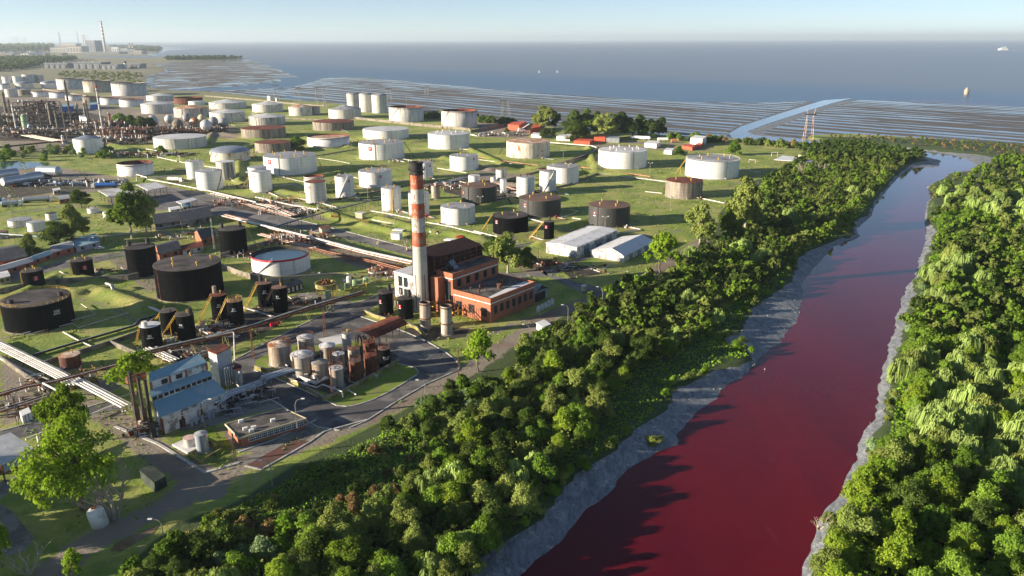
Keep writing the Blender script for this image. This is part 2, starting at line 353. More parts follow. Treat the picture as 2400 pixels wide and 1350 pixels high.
VR = [(2020, 230), (1970, 243), (1900, 265), (1830, 291), (1790, 306), (1800, 312), (1883, 321), (1960, 327), (2060, 335), (2130, 343), (2213, 353), (2290, 362), (2345, 370), (2342, 380), (2300, 398), (2228, 405), (2224, 413), (2190, 427), (2177, 437), (2194, 454), (2179, 470), (2175, 511), (2185, 524), (2200, 541), (2188, 556), (2190, 579), (2175, 596), (2173, 627), (2150, 650), (2145, 672), (2158, 697), (2131, 729), (2126, 771), (2110, 819), (2100, 850), (2089, 903), (2084, 955), (2073, 1003), (2040, 1040), (2050, 1071), (2042, 1140), (2000, 1166), (1985, 1197), (1945, 1240), (1940, 1287), (1910, 1350), (1890, 1400)]
LAND = [(0, 99), (140, 100), (250, 103), (340, 108), (385, 114), (372, 121), (345, 127), (360, 132), (470, 134.5), (575, 136.5), (578, 138.5), (480, 141.5), (420, 145), (352, 150), (390, 158), (385, 168), (345, 178), (343, 203), (400, 213), (480, 214), (560, 222), (640, 232), (760, 240), (830, 249), (905, 262), (1000, 268), (1120, 275), (1190, 283), (1300, 299), (1400, 311), (1560, 319), (1640, 323), (1750, 327), (1880, 327), (1900, 318), (2000, 315), (2130, 323), (2250, 330), (2400, 338), (2700, 352), (3600, 380)]
Wp = GP(WL + WR, WZ); Vp = GP(VL + VR, 0)
LANDp = [(-60000, -500), (-60000, 20000)] + GP(LAND, -1.0) + [(4000, 600), (4000, -500)]
INLET = GP([(178, 131), (240, 129.5), (330, 130), (372, 131.5), (372, 135.5), (300, 135), (240, 134), (190, 134)], -1)
FLAT1 = GP([(335, 145), (420, 138), (520, 139), (580, 141), (620, 152), (650, 165), (690, 180), (655, 190), (600, 196), (520, 205), (470, 206), (420, 210), (330, 214), (300, 170)], WZ)
FLAT2 = GP([(470, 214), (600, 208), (690, 206), (730, 196), (770, 183), (830, 181), (905, 187), (1000, 196), (1100, 205), (1200, 214), (1300, 222), (1450, 231), (1600, 240), (1760, 243), (1900, 238), (1850, 258), (1780, 281), (1735, 296), (1708, 316), (1760, 345), (1400, 345), (1000, 300), (760, 262), (560, 240)], WZ)
FLAT3 = GP([(1990, 236), (2060, 236), (2200, 243), (2330, 249), (2400, 252), (2900, 275), (3600, 310), (3600, 400), (2400, 345), (2100, 330), (1900, 330), (1762, 316), (1752, 309), (1800, 291), (1880, 265), (1950, 243)], WZ)
CHAN = GP([(640, 182), (760, 178), (735, 192), (700, 203), (640, 207), (560, 211), (500, 214), (420, 211), (520, 204), (610, 196), (650, 191)], WZ)   # creek between the two flats
CREEK2 = GP([(600, 206), (690, 208), (672, 216), (700, 226), (740, 233), (800, 243), (815, 251), (740, 243), (650, 230), (655, 215)], WZ)
def axis(segs):
    a = []
    for lo, hi, st in segs: a += list(np.arange(lo, hi, st))
    return np.array(a)
xs = axis([(-9000, -2200, 160), (-2200, -900, 22), (-900, -430, 8), (-430, 330, 2.5), (330, 900, 7), (900, 3200, 60)])
ys = axis([(85, 640, 2.5), (640, 1300, 5), (1300, 3200, 14), (3200, 9000, 70), (9000, 26000, 1500)])
XX, YY = np.meshgrid(xs, ys); PTS = np.stack([XX.ravel(), YY.ravel()], 1)
rg = np.random.RandomState(5)
def wob(P, s, a):   # small ragged offset for shore lines
    x, y = P[:, 0]/s, P[:, 1]/s
    return a*(np.sin(x*1.3+np.sin(y*1.7)) + .6*np.sin(y*2.3+1.3*np.sin(x*2.9)) + .4*np.sin(x*5.1+y*4.3))/2
near = (PTS[:, 1] < 1400)
big = 1e4
dl = sdf(PTS, LANDp) + wob(PTS, 14, 2.0)
dV = np.full(len(PTS), -big); dW = np.full(len(PTS), -big)
dV[near] = sdf(PTS[near], Vp) + wob(PTS[near], 3.0, .7); dW[near] = sdf(PTS[near], Wp) + wob(PTS[near], 2.6, .75)+wob(PTS[near], 9, .5)
far_r = (PTS[:, 1] >= 1400) & (PTS[:, 0] > 300) & (PTS[:, 1] < 2500)
dW[far_r] = sdf(PTS[far_r], Wp); dV[far_r] = sdf(PTS[far_r], Vp)
Z = np.clip(dl*.25, -4.5, 0.0)                      # land sheet falls to sea bed
dfl = np.maximum.reduce([sdf(PTS, FLAT1), sdf(PTS, FLAT2), sdf(PTS, FLAT3)]) + wob(PTS, 60, 5) + wob(PTS, 22, 2)
dch = np.maximum(sdf(PTS, CHAN), sdf(PTS, CREEK2)) + wob(PTS, 40, 3)
dfl = np.minimum(dfl, -dch)
Z = np.maximum(Z, np.clip(WZ + .10 + np.clip(dfl, -60, 0)*.03, -4.5, WZ + .10))
# berms
BERMS = [[(560, 370), (560, 430), (760, 470)], [(745, 415), (830, 400), (985, 380)], [(1000, 360), (1150, 400), (1200, 395)], [(560, 352), (600, 340), (720, 352), (830, 350)],
         [(1180, 560), (1300, 545), (1370, 520), (1490, 505)], [(1080, 500), (1200, 470)], [(1160, 430), (1250, 440), (1380, 400), (1470, 412)], [(1260, 575), (1400, 552)],
         [(885, 512), (990, 540), (1130, 560)], [(700, 480), (860, 530), (960, 552)], [(1100, 350), (1190, 390), (1400, 405)], [(1380, 345), (1400, 405)],
         [(0, 730), (60, 690), (130, 650), (230, 660), (300, 640)], [(175, 690), (215, 678), (260, 690), (330, 715), (345, 722)], [(10, 705), (130, 655)],
         [(180, 425), (280, 425), (430, 425)], [(260, 340), (360, 360), (520, 395)], [(480, 340), (500, 310), (620, 330)], [(700, 320), (840, 350)], [(820, 322), (960, 335), (1000, 330)]]
bz = np.zeros(len(PTS)); bm = (PTS[:, 1] < 1100)
for b in BERMS:
    d = linedist(PTS[bm], GP(b)); bz[bm] = np.maximum(bz[bm], 2.5*np.clip(1 - d/5.0, 0, 1)**1.2)
Z = np.where(Z > -.5, Z + bz, Z)
# river: mud bank between the V line and the water line, then the bed
inV = dV > 0; inW = dW > 0
t = np.clip(dV/np.maximum(dV - dW, .5), 0, 1)
zb = np.where(inW, WZ - .05 - np.minimum(dW*.25, 1.6), -.25 + (WZ + .25)*t)
Z = np.where(inV | inW, np.minimum(Z, zb), Z)
Z = np.where(sdf(PTS, INLET) > 0, -3.5, Z)
DIRT = [([(120, 1350), (180, 1290), (330, 1215), (420, 1170), (455, 1130), (510, 1120), (570, 1085), (690, 1050), (850, 985), (1000, 915), (1080, 880), (1190, 805), (1290, 740), (1390, 700), (1460, 664), (1530, 640), (1610, 590), (1660, 555)], 4.2),
        ([(215, 950), (290, 1000), (370, 1060), (450, 1110), (500, 1150)], 4.5), ([(190, 590), (110, 605), (0, 630)], 5.0), ([(0, 665), (150, 612), (300, 590)], 4),
        ([(1160, 300), (1300, 318), (1500, 335), (1660, 340)], 9), ([(1380, 338), (1500, 346), (1640, 350)], 12)]
DIRT += [([(560, 462), (700, 449), (830, 470), (960, 448)], 1.8), ([(745, 425), (900, 392), (1000, 352), (1100, 330)], 1.7), ([(1010, 400), (1180, 440), (1380, 425), (1560, 480)], 1.6), ([(1320, 540), (1480, 560), (1600, 540)], 1.8), ([(180, 700), (260, 720), (330, 760)], 1.5), ([(600, 660), (760, 640), (900, 650)], 2.0), ([(1130, 790), (1240, 745), (1330, 735)], 1.7), ([(20, 500), (180, 480), (330, 520), (420, 560)], 2.2), ([(1500, 420), (1600, 440), (1700, 440), (1800, 400)], 1.6)]
DPOLY = [[(0, 240), (120, 232), (330, 255), (440, 268), (560, 300), (560, 325), (430, 322), (340, 335), (240, 338), (160, 350), (0, 360)], [(0, 393), (160, 395), (250, 410), (330, 420), (230, 450), (0, 480)],
         [(0, 830), (60, 850), (130, 905), (150, 960), (60, 985), (0, 1000)], [(1120, 285), (1240, 290), (1240, 325), (1120, 320)], [(180, 905), (290, 870), (310, 900), (200, 940)],
         [(1140, 560), (1200, 552), (1300, 640), (1240, 650)], [(400, 590), (420, 660), (350, 690), (240, 600)], [(-300, 200), (0, 200), (350, 212), (420, 240), (150, 240), (-300, 240)], [(560, 470), (700, 480), (780, 520), (700, 510), (560, 480)], [(650, 545), (880, 590), (1000, 640), (930, 660), (760, 600), (640, 560)], [(1130, 395), (1230, 410), (1200, 470), (1160, 480), (1060, 420)]]
ddir = np.full(len(PTS), -20.0)
nm = (PTS[:, 1] < 1500)
for ln, wd in DIRT: ddir[nm] = np.maximum(ddir[nm], wd - linedist(PTS[nm], GP(ln)))
for pl in DPOLY: ddir[nm] = np.maximum(ddir[nm], np.minimum(sdf(PTS[nm], GP(pl)), 6))
# brush and weed floor
WEED = GP([(230, 1400), (420, 1230), (560, 1180), (700, 1090), (860, 1010), (1010, 935), (1100, 890), (1190, 825), (1260, 775), (1330, 740), (1420, 690), (1500, 655), (1620, 600), (1680, 555), (1690, 500), (1740, 440), (1830, 395), (1900, 345), (2060, 340), (2230, 362), (2300, 400), (2200, 450), (2200, 600), (2180, 650), (2160, 800), (2100, 950), (2060, 1150), (1940, 1400)], 0)
dwe = np.full(len(PTS), -20.0); dwe[nm] = sdf(PTS[nm], WEED)
RB = GP([(1860, 1400), (1900, 1287), (1960, 1160), (2060, 900), (2130, 650), (2150, 540), (2180, 400), (2300, 392), (2345, 372), (2300, 362), (2060, 342), (1900, 320), (2400, 330), (9000, 360), (9000, 2600)], 0)
dwe[nm] = np.maximum(dwe[nm], sdf(PTS[nm], RB))
ny, nx = XX.shape
me = bpy.data.meshes.new("ground")
V = np.stack([PTS[:, 0], PTS[:, 1], Z], 1)
ii = np.arange(ny*nx).reshape(ny, nx)
FQ = np.stack([ii[:-1, :-1], ii[:-1, 1:], ii[1:, 1:], ii[1:, :-1]], -1).reshape(-1, 4)
me.vertices.add(len(V)); me.vertices.foreach_set("co", V.astype(np.float32).ravel())
me.loops.add(FQ.size); me.loops.foreach_set("vertex_index", FQ.astype(np.int32).ravel())
me.polygons.add(len(FQ)); me.polygons.foreach_set("loop_start", np.arange(0, FQ.size, 4, dtype=np.int32)); me.polygons.foreach_set("loop_total", np.full(len(FQ), 4, dtype=np.int32))
me.polygons.foreach_set("use_smooth", [True]*len(FQ))
for nm_, arr in (("dirt", ddir), ("bank", np.where(inV | inW, np.minimum(dV, 10), -5)), ("weed", dwe), ("flat", np.where(dl < 0, dfl, -50)), ("land", dl)):
    a = me.attributes.new(nm_, 'FLOAT', 'POINT'); a.data.foreach_set("value", arr.astype(np.float32))
me.update(calc_edges=True)
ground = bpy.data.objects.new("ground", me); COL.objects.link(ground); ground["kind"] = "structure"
def mk_ground():
    m, t = newmat('ground'); n = NT(t); p = pos(n)
    big_ = n.noise(p, .012, 5, .6); mid = n.noise(p, .09, 6, .65); fine = n.noise(p, .9, 4, .6)
    # grass
    g = n.mix(n.ramp(mid, [(.35, 0.0), (.68, 1.0)]), (.125, .21, .020), (.34, .40, .06))
    g = n.mix(n.ramp(n.noise(p, .035, 6, .7), [(.46, 0.0), (.66, .85)]), g, (.52, .44, .15))
    g = n.mix(n.ramp(n.noise(p, .3, 5, .7), [(.60, 0.0), (.8, .6)]), g, (.05, .085, .015))
    g = n.mix(n.ramp(n.noise(n.mapping(p, (1, .35, 1), (0, 0, .35)), .22, 7, .75, .8), [(.54, 0.0), (.64, .7)]), g, (.40, .32, .16))
    g = n.mix(n.ramp(n.noise(p, .16, 6, .75), [(.56, 0.0), (.70, .8)]), g, (.06, .11, .012))
    g = n.mix(n.math('MULTIPLY', fine, .5), g, (.14, .17, .03))
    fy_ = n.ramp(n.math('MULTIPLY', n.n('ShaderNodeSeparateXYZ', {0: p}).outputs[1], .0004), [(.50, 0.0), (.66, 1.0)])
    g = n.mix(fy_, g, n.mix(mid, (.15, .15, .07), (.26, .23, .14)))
    # weeds / forest floor
    wd = n.mix(mid, (.03, .05, .012), (.065, .10, .02))
    col = n.mix(n.ramp(n.math('ADD', attr(n, 'weed'), n.math('MULTIPLY', mid, 3.0)), [(0.0, 0.0), (1.0, 1.0)]), g, wd)
    # bare earth
    ea = n.mix(n.noise(p, .14, 6, .7), (.32, .25, .20), (.17, .145, .125))
    ea = n.mix(n.ramp(n.noise(p, .05, 4), [(.52, 0.0), (.62, .6)]), ea, (.19, .12, .10))
    df = n.math('ADD', attr(n, 'dirt'), n.math('MULTIPLY', n.math('SUBTRACT', n.noise(p, .28, 6, .75), .5), 9.0))
    col = n.mix(n.ramp(df, [(0.0, 0.0), (.9, .92)]), col, ea)
    # river mud
    mu = n.mix(n.ramp(n.noise(n.mapping(p, (.5, .16, 1), (0, 0, .55)), 1.0, 7, .7, .5), [(.35, 0.0), (.7, 1.0)]), (.095, .11, .13), (.31, .32, .33))
    mu = n.mix(n.ramp(n.noise(p, .55, 6, .75), [(.55, 0.0), (.63, .75)]), mu, (.46, .43, .37))
    mu = n.mix(n.ramp(n.noise(n.mapping(p, (1.2, .5, 1), (0, 0, .55)), 1.0, 6, .8), [(.54, 0.0), (.62, .75)]), mu, (.055, .06, .065))
    bf = n.math('ADD', attr(n, 'bank'), n.math('MULTIPLY', n.math('SUBTRACT', n.noise(p, .8, 4, .7), .5), 2.0))
    col = n.mix(n.ramp(bf, [(0.0, 0.0), (.5, 1.0)]), col, mu)
    # tidal flats: ribs of mud with sheets of standing water
    sp = n.mapping(p, (1, 1, 1), (0, 0, R(45)))
    wv = n.n('ShaderNodeTexWave', {'Vector': n.mapping(sp, (.12, 1, 1)), 'Scale': .0095, 'Distortion': 5.0, 'Detail': 4.0, 'Detail Scale': 1.6, 'Detail Roughness': .6}, wave_type='BANDS', bands_direction='Y').outputs[1]
    rib = n.noise(n.mapping(sp, (.005, .035, 1)), 1.0, 5, .65, .3)
    ribs = n.math('ADD', n.math('MULTIPLY', wv, .22), n.math('MULTIPLY', rib, .78))
    pools = n.noise(n.mapping(p, (.008, .02, 1)), 1.0, 5, .6, 1.2)
    sepx = n.n('ShaderNodeSeparateXYZ', {0: p}).outputs[0]
    west = n.ramp(n.math('MULTIPLY_ADD', sepx, 1/300.0, 2.6), [(0.0, 1.0), (1.0, 0.0)])     # left of x=-480 the flat has winding pools, not ribs
    pat = n.mix(west, ribs, n.math('MULTIPLY_ADD', pools, 1.5, -.285))
    wetb = n.math('ADD', pat, n.math('MULTIPLY', n.math('SUBTRACT', 120.0, attr(n, 'flat'), clamp=False), .0005))
    wet = n.ramp(wetb, [(.50, 0.0), (.56, 1.0)])
    fl = n.mix(n.noise(p, .02, 5), (.060, .053, .048), (.135, .118, .105))
    fl = n.mix(wet, fl, (.045, .042, .04))
    isf = n.ramp(attr(n, 'land'), [(0.0, 1.0), (1.0, 0.0)]) # ramp clamps at 0..1 metre
    isf = n.math('MULTIPLY', n.math('LESS_THAN', attr(n, 'land'), 1.5), n.math('LESS_THAN', attr(n, 'bank'), 0.0))
    col = n.mix(isf, col, fl)
    wetf = n.math('MULTIPLY', wet, isf)
    rough = n.math('SUBTRACT', .95, n.math('MULTIPLY', wetf, .84))
    bmud = n.math('MULTIPLY', n.math('GREATER_THAN', attr(n, 'bank'), 0.0), .30); rough = n.math('SUBTRACT', rough, bmud)
    b = n.out(col, .9, bump=n.math('ADD', n.math('MULTIPLY', mid, .6), n.math('MULTIPLY', fine, .35)), bstr=.0, bdist=.5, spec=.5)
    t.links.new(rough, b.inputs['Roughness'])
    bn = [x for x in t.nodes if x.type == 'BUMP'][0]
    t.links.new(n.math('MULTIPLY', n.math('SUBTRACT', 1.0, isf), 1.0), bn.inputs['Strength'])
    return m
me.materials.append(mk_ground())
# ------------------------------------------------------------ water
def sheet_obj(name, poly, z, mat, kind='structure', **kw):
    bm = bmesh.new(); vs = [bm.verts.new((p[0], p[1], z)) for p in poly]
    f = bm.faces.new(vs); bmesh.ops.triangulate(bm, faces=[f]); bmesh.ops.recalc_face_normals(bm, faces=bm.faces)
    if sum(f.normal.z for f in bm.faces) < 0: bmesh.ops.reverse_faces(bm, faces=bm.faces)
    m = bpy.data.meshes.new(name); bm.to_mesh(m); bm.free(); m.materials.append(mat)
    o = bpy.data.objects.new(name, m); COL.objects.link(o)
    if kind: o["kind"] = kind
    return o
def mk_sea():
    m, t = newmat('sea_water'); n = NT(t); p = pos(n)
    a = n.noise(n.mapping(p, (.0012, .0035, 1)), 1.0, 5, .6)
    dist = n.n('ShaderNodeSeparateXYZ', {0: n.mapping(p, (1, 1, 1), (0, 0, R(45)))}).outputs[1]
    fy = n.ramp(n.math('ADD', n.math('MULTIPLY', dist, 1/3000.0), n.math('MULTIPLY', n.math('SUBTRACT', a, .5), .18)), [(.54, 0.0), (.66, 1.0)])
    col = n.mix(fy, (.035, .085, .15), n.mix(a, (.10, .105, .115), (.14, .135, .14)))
    # reddish discharge drifting off the channel mouth
    rd = n.noise(n.mapping(p, (.004, .03, 1), (0, 0, R(15))), 1.0, 6, .7)
    sx = n.n('ShaderNodeSeparateXYZ', {0: n.mapping(p, (1, 1, 1), (0, 0, R(45)))})
    lx, ly = n.n('ShaderNodeSeparateXYZ', {0: p}).outputs[0], sx.outputs[1]
    band = n.math('MULTIPLY', n.ramp(n.math('MULTIPLY', lx, .001), [(.50, 0.0), (.62, 1.0)]), n.ramp(n.math('MULTIPLY', n.math('ABSOLUTE', n.math('SUBTRACT', ly, 1485.0)), .01), [(.08, 1.0), (.42, 0.0)]))
    col = n.mix(n.math('MULTIPLY', band, n.ramp(rd, [(.48, 0.0), (.6, .7)])), col, (.30, .05, .12))
    bp = n.noise(n.mapping(p, (.02, .12, 1)), 1.0, 6, .7)
    b = n.out(col, .28, bump=bp, bstr=.45, bdist=2.0, spec=.6); return m
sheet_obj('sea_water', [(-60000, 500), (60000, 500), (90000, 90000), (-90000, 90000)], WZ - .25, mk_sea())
def mk_river():
    m, t = newmat('red_river_water'); n = NT(t); p = pos(n)
    a = n.noise(p, .03, 5, .6, .6)
    col = n.mix(a, (.105, .0045, .009), (.14, .007, .012))
    col = n.mix(n.ramp(n.noise(n.mapping(p, (.022, .010, 1), (0, 0, .45)), 1.0, 6, .65, 1.5), [(.36, 0.0), (.66, .75)]), col, (.078, .004, .013))
    film = n.ramp(n.noise(n.mapping(p, (.30, .05, 1), (0, 0, .45)), 1.0, 7, .75, 1.0), [(.62, 0.0), (.8, .22)])
    col = n.mix(film, col, (.24, .11, .13))
    speck = n.ramp(n.noise(p, 1.1, 2, .5), [(.80, 0.0), (.83, 1.0)]); col = n.mix(speck, col, (.6, .5, .48))
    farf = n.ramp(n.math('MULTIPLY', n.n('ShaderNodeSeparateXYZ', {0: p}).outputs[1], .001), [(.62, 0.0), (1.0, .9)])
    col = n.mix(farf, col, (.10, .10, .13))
    bn = n.n('ShaderNodeBump', {'Height': n.noise(p, .6, 3, .5), 'Strength': .12, 'Distance': .06}).outputs[0]
    d = n.n('ShaderNodeBsdfDiffuse', {'Color': col}); gl = n.n('ShaderNodeBsdfGlossy', {'Roughness': .07, 'Normal': bn})
    lw = n.n('ShaderNodeLayerWeight', {'Blend': .5, 'Normal': bn}).outputs['Facing']
    fr = n.math('ADD', n.math('MULTIPLY', n.math('POWER', lw, 5.0), 1.4), .018, clamp=True)
    mx = n.n('ShaderNodeMixShader', {0: fr, 1: d.outputs[0], 2: gl.outputs[0]}); n.n('ShaderNodeOutputMaterial', {0: mx.outputs[0]}); return m
# the river sheet follows the water line a little generously: the bank hides its edge
Wg = GP([(p[0] - 14, p[1]) for p in WL[:37]] + [(p[0], p[1]+1) for p in WL[37:]] + [(p[0], p[1]-1) for p in WR[:11]] + [(p[0] + 12, p[1] - 1) for p in WR[11:]], WZ)
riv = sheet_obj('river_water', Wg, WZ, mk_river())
pond = sheet_obj('pond_water', GP([(-40, 379), (20, 377), (60, 380), (118, 381), (112, 388), (60, 396), (0, 398), (-40, 398)]), .06, M['oilwater'])
# ------------------------------------------------------------ roads and yards
def road(name, pts, mat, z=.03): return sheet_obj(name, GP(pts), z, M[mat])
road('road_surface', [(545, 846), (620, 806), (700, 765), (800, 716), (850, 706), (935, 668), (960, 672), (940, 690), (905, 702), (870, 722), (845, 742), (870, 752), (905, 762), (950, 778), (1000, 800), (1045, 826), (1064, 840), (1078, 858), (1072, 868), (1000, 899), (930, 940), (860, 985), (820, 1002), (795, 1008), (745, 1000), (690, 970), (635, 936), (600, 925), (570, 910), (552, 880)], 'asphalt')
road('road_surface', [(395, 438), (480, 452), (560, 476), (620, 495), (690, 513), (800, 540), (960, 581), (1060, 606), (1180, 640), (1280, 638), (1285, 648), (1180, 655), (1050, 618), (950, 597), (790, 554), (640, 526), (560, 508), (480, 503), (420, 495), (350, 492), (290, 500), (250, 470), (330, 445)], 'asphalt2')
road('road_surface', [(0, 1012), (118, 981), (260, 940), (290, 958), (200, 975), (130, 1000), (40, 1030), (0, 1040)], 'asphalt')
road('road_surface', [(125, 620), (0, 645), (0, 660), (120, 636), (300, 600), (420, 575), (430, 568), (300, 588)], 'asphalt2')
road('road_surface', [(140, 403), (205, 420), (262, 429), (330, 420), (440, 404), (440, 408), (335, 427), (255, 436), (200, 428), (130, 412)], 'asphalt2')
road('road_surface', [(1270, 640), (1320, 614), (1361, 603), (1392, 594), (1398, 600), (1362, 612), (1330, 625), (1300, 645), (1350, 660), (1420, 678), (1400, 700), (1330, 672)], 'asphalt2')
road('yard_slab', [(533, 925), (600, 905), (640, 940), (700, 975), (745, 1000), (735, 1012), (690, 1000), (662, 955), (600, 968), (536, 985), (480, 1005), (420, 1010), (440, 960)], 'padconc', .05)
road('yard_slab', [(690, 985), (745, 1000), (738, 1015), (700, 1040), (640, 1062), (590, 1085), (565, 1090), (600, 1060), (560, 1060), (525, 1020), (535, 995), (560, 1045), (640, 1030)], 'padconc', .045)
road('yard_slab', [(890, 792), (970, 793), (1035, 822), (1000, 845), (930, 838), (900, 815)], 'padconc', .055)
road('yard_slab', [(745, 795), (800, 783), (802, 805), (770, 812)], 'padwhite', .06)
road('yard_slab', [(970, 765), (1100, 770), (1090, 790), (1010, 800), (940, 775)], 'soil', .06)
road('yard_slab', [(690, 690), (735, 684), (790, 698), (850, 715), (800, 735), (740, 718)], 'padconc', .055)
road('yard_slab', [(350, 830), (480, 770), (600, 720), (700, 690), (720, 715), (640, 770), (500, 830), (440, 858), (390, 850)], 'soil', .05)
road('yard_slab', [(1065, 415), (1165, 425), (1210, 420), (1215, 470), (1200, 480), (1160, 480), (1040, 450)], 'soil', .05)
road('yard_slab', [(470, 470), (560, 478), (640, 495), (740, 488), (760, 500), (690, 512), (600, 498), (520, 482)], 'soil', .06)
road('yard_slab', [(575, 1092), (690, 1028), (725, 1036), (612, 1100)], 'redearth', .065)
road('yard_slab', [(880, 625), (950, 618), (955, 640), (900, 650)], 'redearth', .05)
road('yard_slab', [(1205, 612), (1295, 610), (1290, 632), (1230, 628)], 'redearth', .05)
road('yard_slab', [(1290, 610), (1360, 625), (1420, 640), (1340, 655)], 'soil', .02)
road('yard_slab', [(0, 1180), (30, 1200), (80, 1260), (60, 1290), (0, 1310)], 'padconc', .04)
road('yard_slab', [(0, 1130), (130, 1080), (150, 1095), (30, 1145), (0, 1170)], 'padconc', .05)
road('yard_slab', [(-40, 250), (120, 248), (200, 262), (300, 285), (330, 300), (520, 300), (540, 312), (420, 320), (330, 334), (240, 322), (160, 330), (0, 330), (-40, 330)], 'soil', .12)
road('yard_slab', [(-20, 436), (60, 432), (140, 428), (235, 434), (245, 440), (150, 448), (60, 460), (-20, 470)], 'soil', .1)
road('puddle_water', [(258, 1292), (270, 1275), (300, 1258), (345, 1240), (372, 1232), (360, 1250), (320, 1272), (285, 1292)], 'puddle', .06)
isl = [(596, 868), (640, 884), (700, 910), (790, 951), (812, 953), (832, 951), (872, 938), (910, 920), (952, 895), (976, 880), (981, 872), (972, 862), (930, 852), (905, 838), (870, 800), (830, 800), (770, 812), (700, 806), (640, 822), (600, 845)]
GR = simple('island_grass', (.17, .24, .03), .4, .5, .95, col2=(.22, .20, .09), c2amt=.4)
M['grass2'] = GR
road('yard_slab', isl, 'grass2', .07)
road('yard_slab', [(535, 1002), (595, 985), (640, 1010), (560, 1060), (530, 1080), (470, 1090), (430, 1060), (380, 1020), (480, 1000)], 'grass2', .04)
road('yard_slab', [(620, 875), (700, 850), (790, 812), (900, 815), (935, 835), (860, 885), (790, 930), (760, 920)], 'soil', .085)
def kerb(pts, w_=.35, h=.15):
    P = [Vector((*q, 0)) for q in GP(pts)]; mb = MB()
    for a, b in zip(P[:-1], P[1:]):
        d = (b-a); L = d.length; c = (a+b)/2
        mb.box((c.x, c.y, 0), (L + .2, w_, h), math.atan2(d.y, d.x))
    o = mb.build('kerb', M['kerb']); o["kind"] = "structure"; return o
kerb(isl[:13], .4, .2)
kerb([(905, 762), (950, 778), (1000, 800), (1045, 826), (1066, 842), (1079, 858), (1073, 868), (1000, 900), (930, 941), (860, 986), (820, 1003)], .4, .2)
kerb([(545, 846), (620, 806), (700, 765), (800, 716), (850, 706), (935, 668)], .4, .2)
kerb([(845, 742), (905, 762)], .4, .2); kerb([(600, 925), (640, 940), (700, 976), (745, 1001), (795, 1009)], .4, .2)
kerb([(480, 452), (560, 476), (620, 495), (690, 513), (800, 540), (960, 581)], .5, .2)
kerb([(0, 1011), (118, 980), (260, 939), (330, 915)], .4, .2)
kerb([(560, 508), (640, 526), (790, 554)], .4, .15)
kerb([(270, 1000), (370, 1040), (480, 1108), (510, 1100), (560, 1085)], .8, .2); kerb([(560, 1060), (640, 1032), (740, 985)], .5, .2)
kerb([(575, 1092), (613, 1101), (725, 1037), (760, 1012), (860, 984)], .5, .2)

# ------------------------------------------------------------ vegetation
def rand_unit(rs, n):
    v = rs.normal(size=(n, 3)); return v/np.linalg.norm(v, axis=1)[:, None]
def leafquads(rs, P, Nn, size, asp=1.0, jitter=.55):
    """quads centred at P facing roughly Nn"""
    n = len(P); nr = Nn + rs.normal(size=(n, 3))*jitter; nr /= np.linalg.norm(nr, axis=1)[:, None]
    a = np.cross(nr, rand_unit(rs, n)); a /= np.linalg.norm(a, axis=1)[:, None] + 1e-9; b = np.cross(nr, a)
    s = size*(.6 + .8*rs.rand(n))[:, None]
    a = a*s; b = b*s*asp
    return np.stack([P - a - b*.6, P + a*.7 - b, P + a + b*.7, P - a*.6 + b], 1)/1.0
def crown(seed, w_, h, base, nleaf, size, lobes=9, kind='round', flat=.8):
    rs = np.random.RandomState(seed); C = []
    for i in range(lobes):
        ang = rs.rand()*2*math.pi; rr = math.sqrt(rs.rand())*.76*w_/2; zz = base + (h-base)*(.12 + .72*rs.rand()*(1 - .45*rr/(w_/2)))
        C.append((rr*math.cos(ang), rr*math.sin(ang), zz, w_*(.09 + .13*rs.rand())))
    C.append((0, 0, base + (h-base)*.55, w_*.26)); C.append((w_*.08, 0, base + (h-base)*.80, w_*.15))
    C = np.array(C); k = rs.choice(len(C), nleaf, p=C[:, 3]**2/np.sum(C[:, 3]**2))
    nt_ = max(8, nleaf//24); tk = rs.choice(len(C), nt_, p=C[:, 3]**2/np.sum(C[:, 3]**2)); TD = rand_unit(rs, nt_); TD[:, 2] = np.where(TD[:, 2] < -.35, -TD[:, 2], TD[:, 2])
    tr_ = C[tk, 3]*(.70 + .34*rs.rand(nt_)**.8)*(1 + .28*(rs.rand(nt_) > .88)); q_ = rs.randint(nt_, size=nleaf); k = tk[q_]; D = TD[q_]
    sc = np.array([1, 1, flat]); P = C[k, :3] + D*tr_[q_][:, None]*sc + rs.normal(size=(nleaf, 3))*(w_*.022 + .10) - D*rs.rand(nleaf)[:, None]*.25
    # drop leaves deep inside another lobe
    keep = np.ones(nleaf, bool)
    for j in range(len(C)):
        q = (P - C[j, :3])/sc; keep &= ~((np.linalg.norm(q, axis=1) < C[j, 3]*.62) & (k != j))
    P, D, k = P[keep], D[keep], k[keep]
    lob = rs.rand(len(C))
    if kind == 'willow':
        n = len(P); L = (1.2 + 2.6*rs.rand(n))*(h/9.0); wd = size*.42*(.6+.8*rs.rand(n))
        a = np.cross(np.stack([D[:, 0], D[:, 1], np.zeros(n)], 1) + rs.normal(size=(n, 3))*.3, np.array([0, 0, 1.0])); a /= np.linalg.norm(a, axis=1)[:, None] + 1e-9
        a = a*wd[:, None]; out = np.stack([D[:, 0], D[:, 1], np.zeros(n)], 1)*(.35*L)[:, None]; dn = np.array([0, 0, -1.0])*L[:, None]
        top = P.copy(); bot = P + out + dn; bot[:, 2] = np.maximum(bot[:, 2], .2)
        V = np.stack([top - a, top + a, bot + a*.5, bot - a*.5], 1)
    else:
        V = leafquads(rs, P, D*1.0 + np.array([0, 0, .25]), size)
    tint = np.clip(lob[k]*.55 + rs.rand(len(P))*.45, 0, 1)
    return V, tint
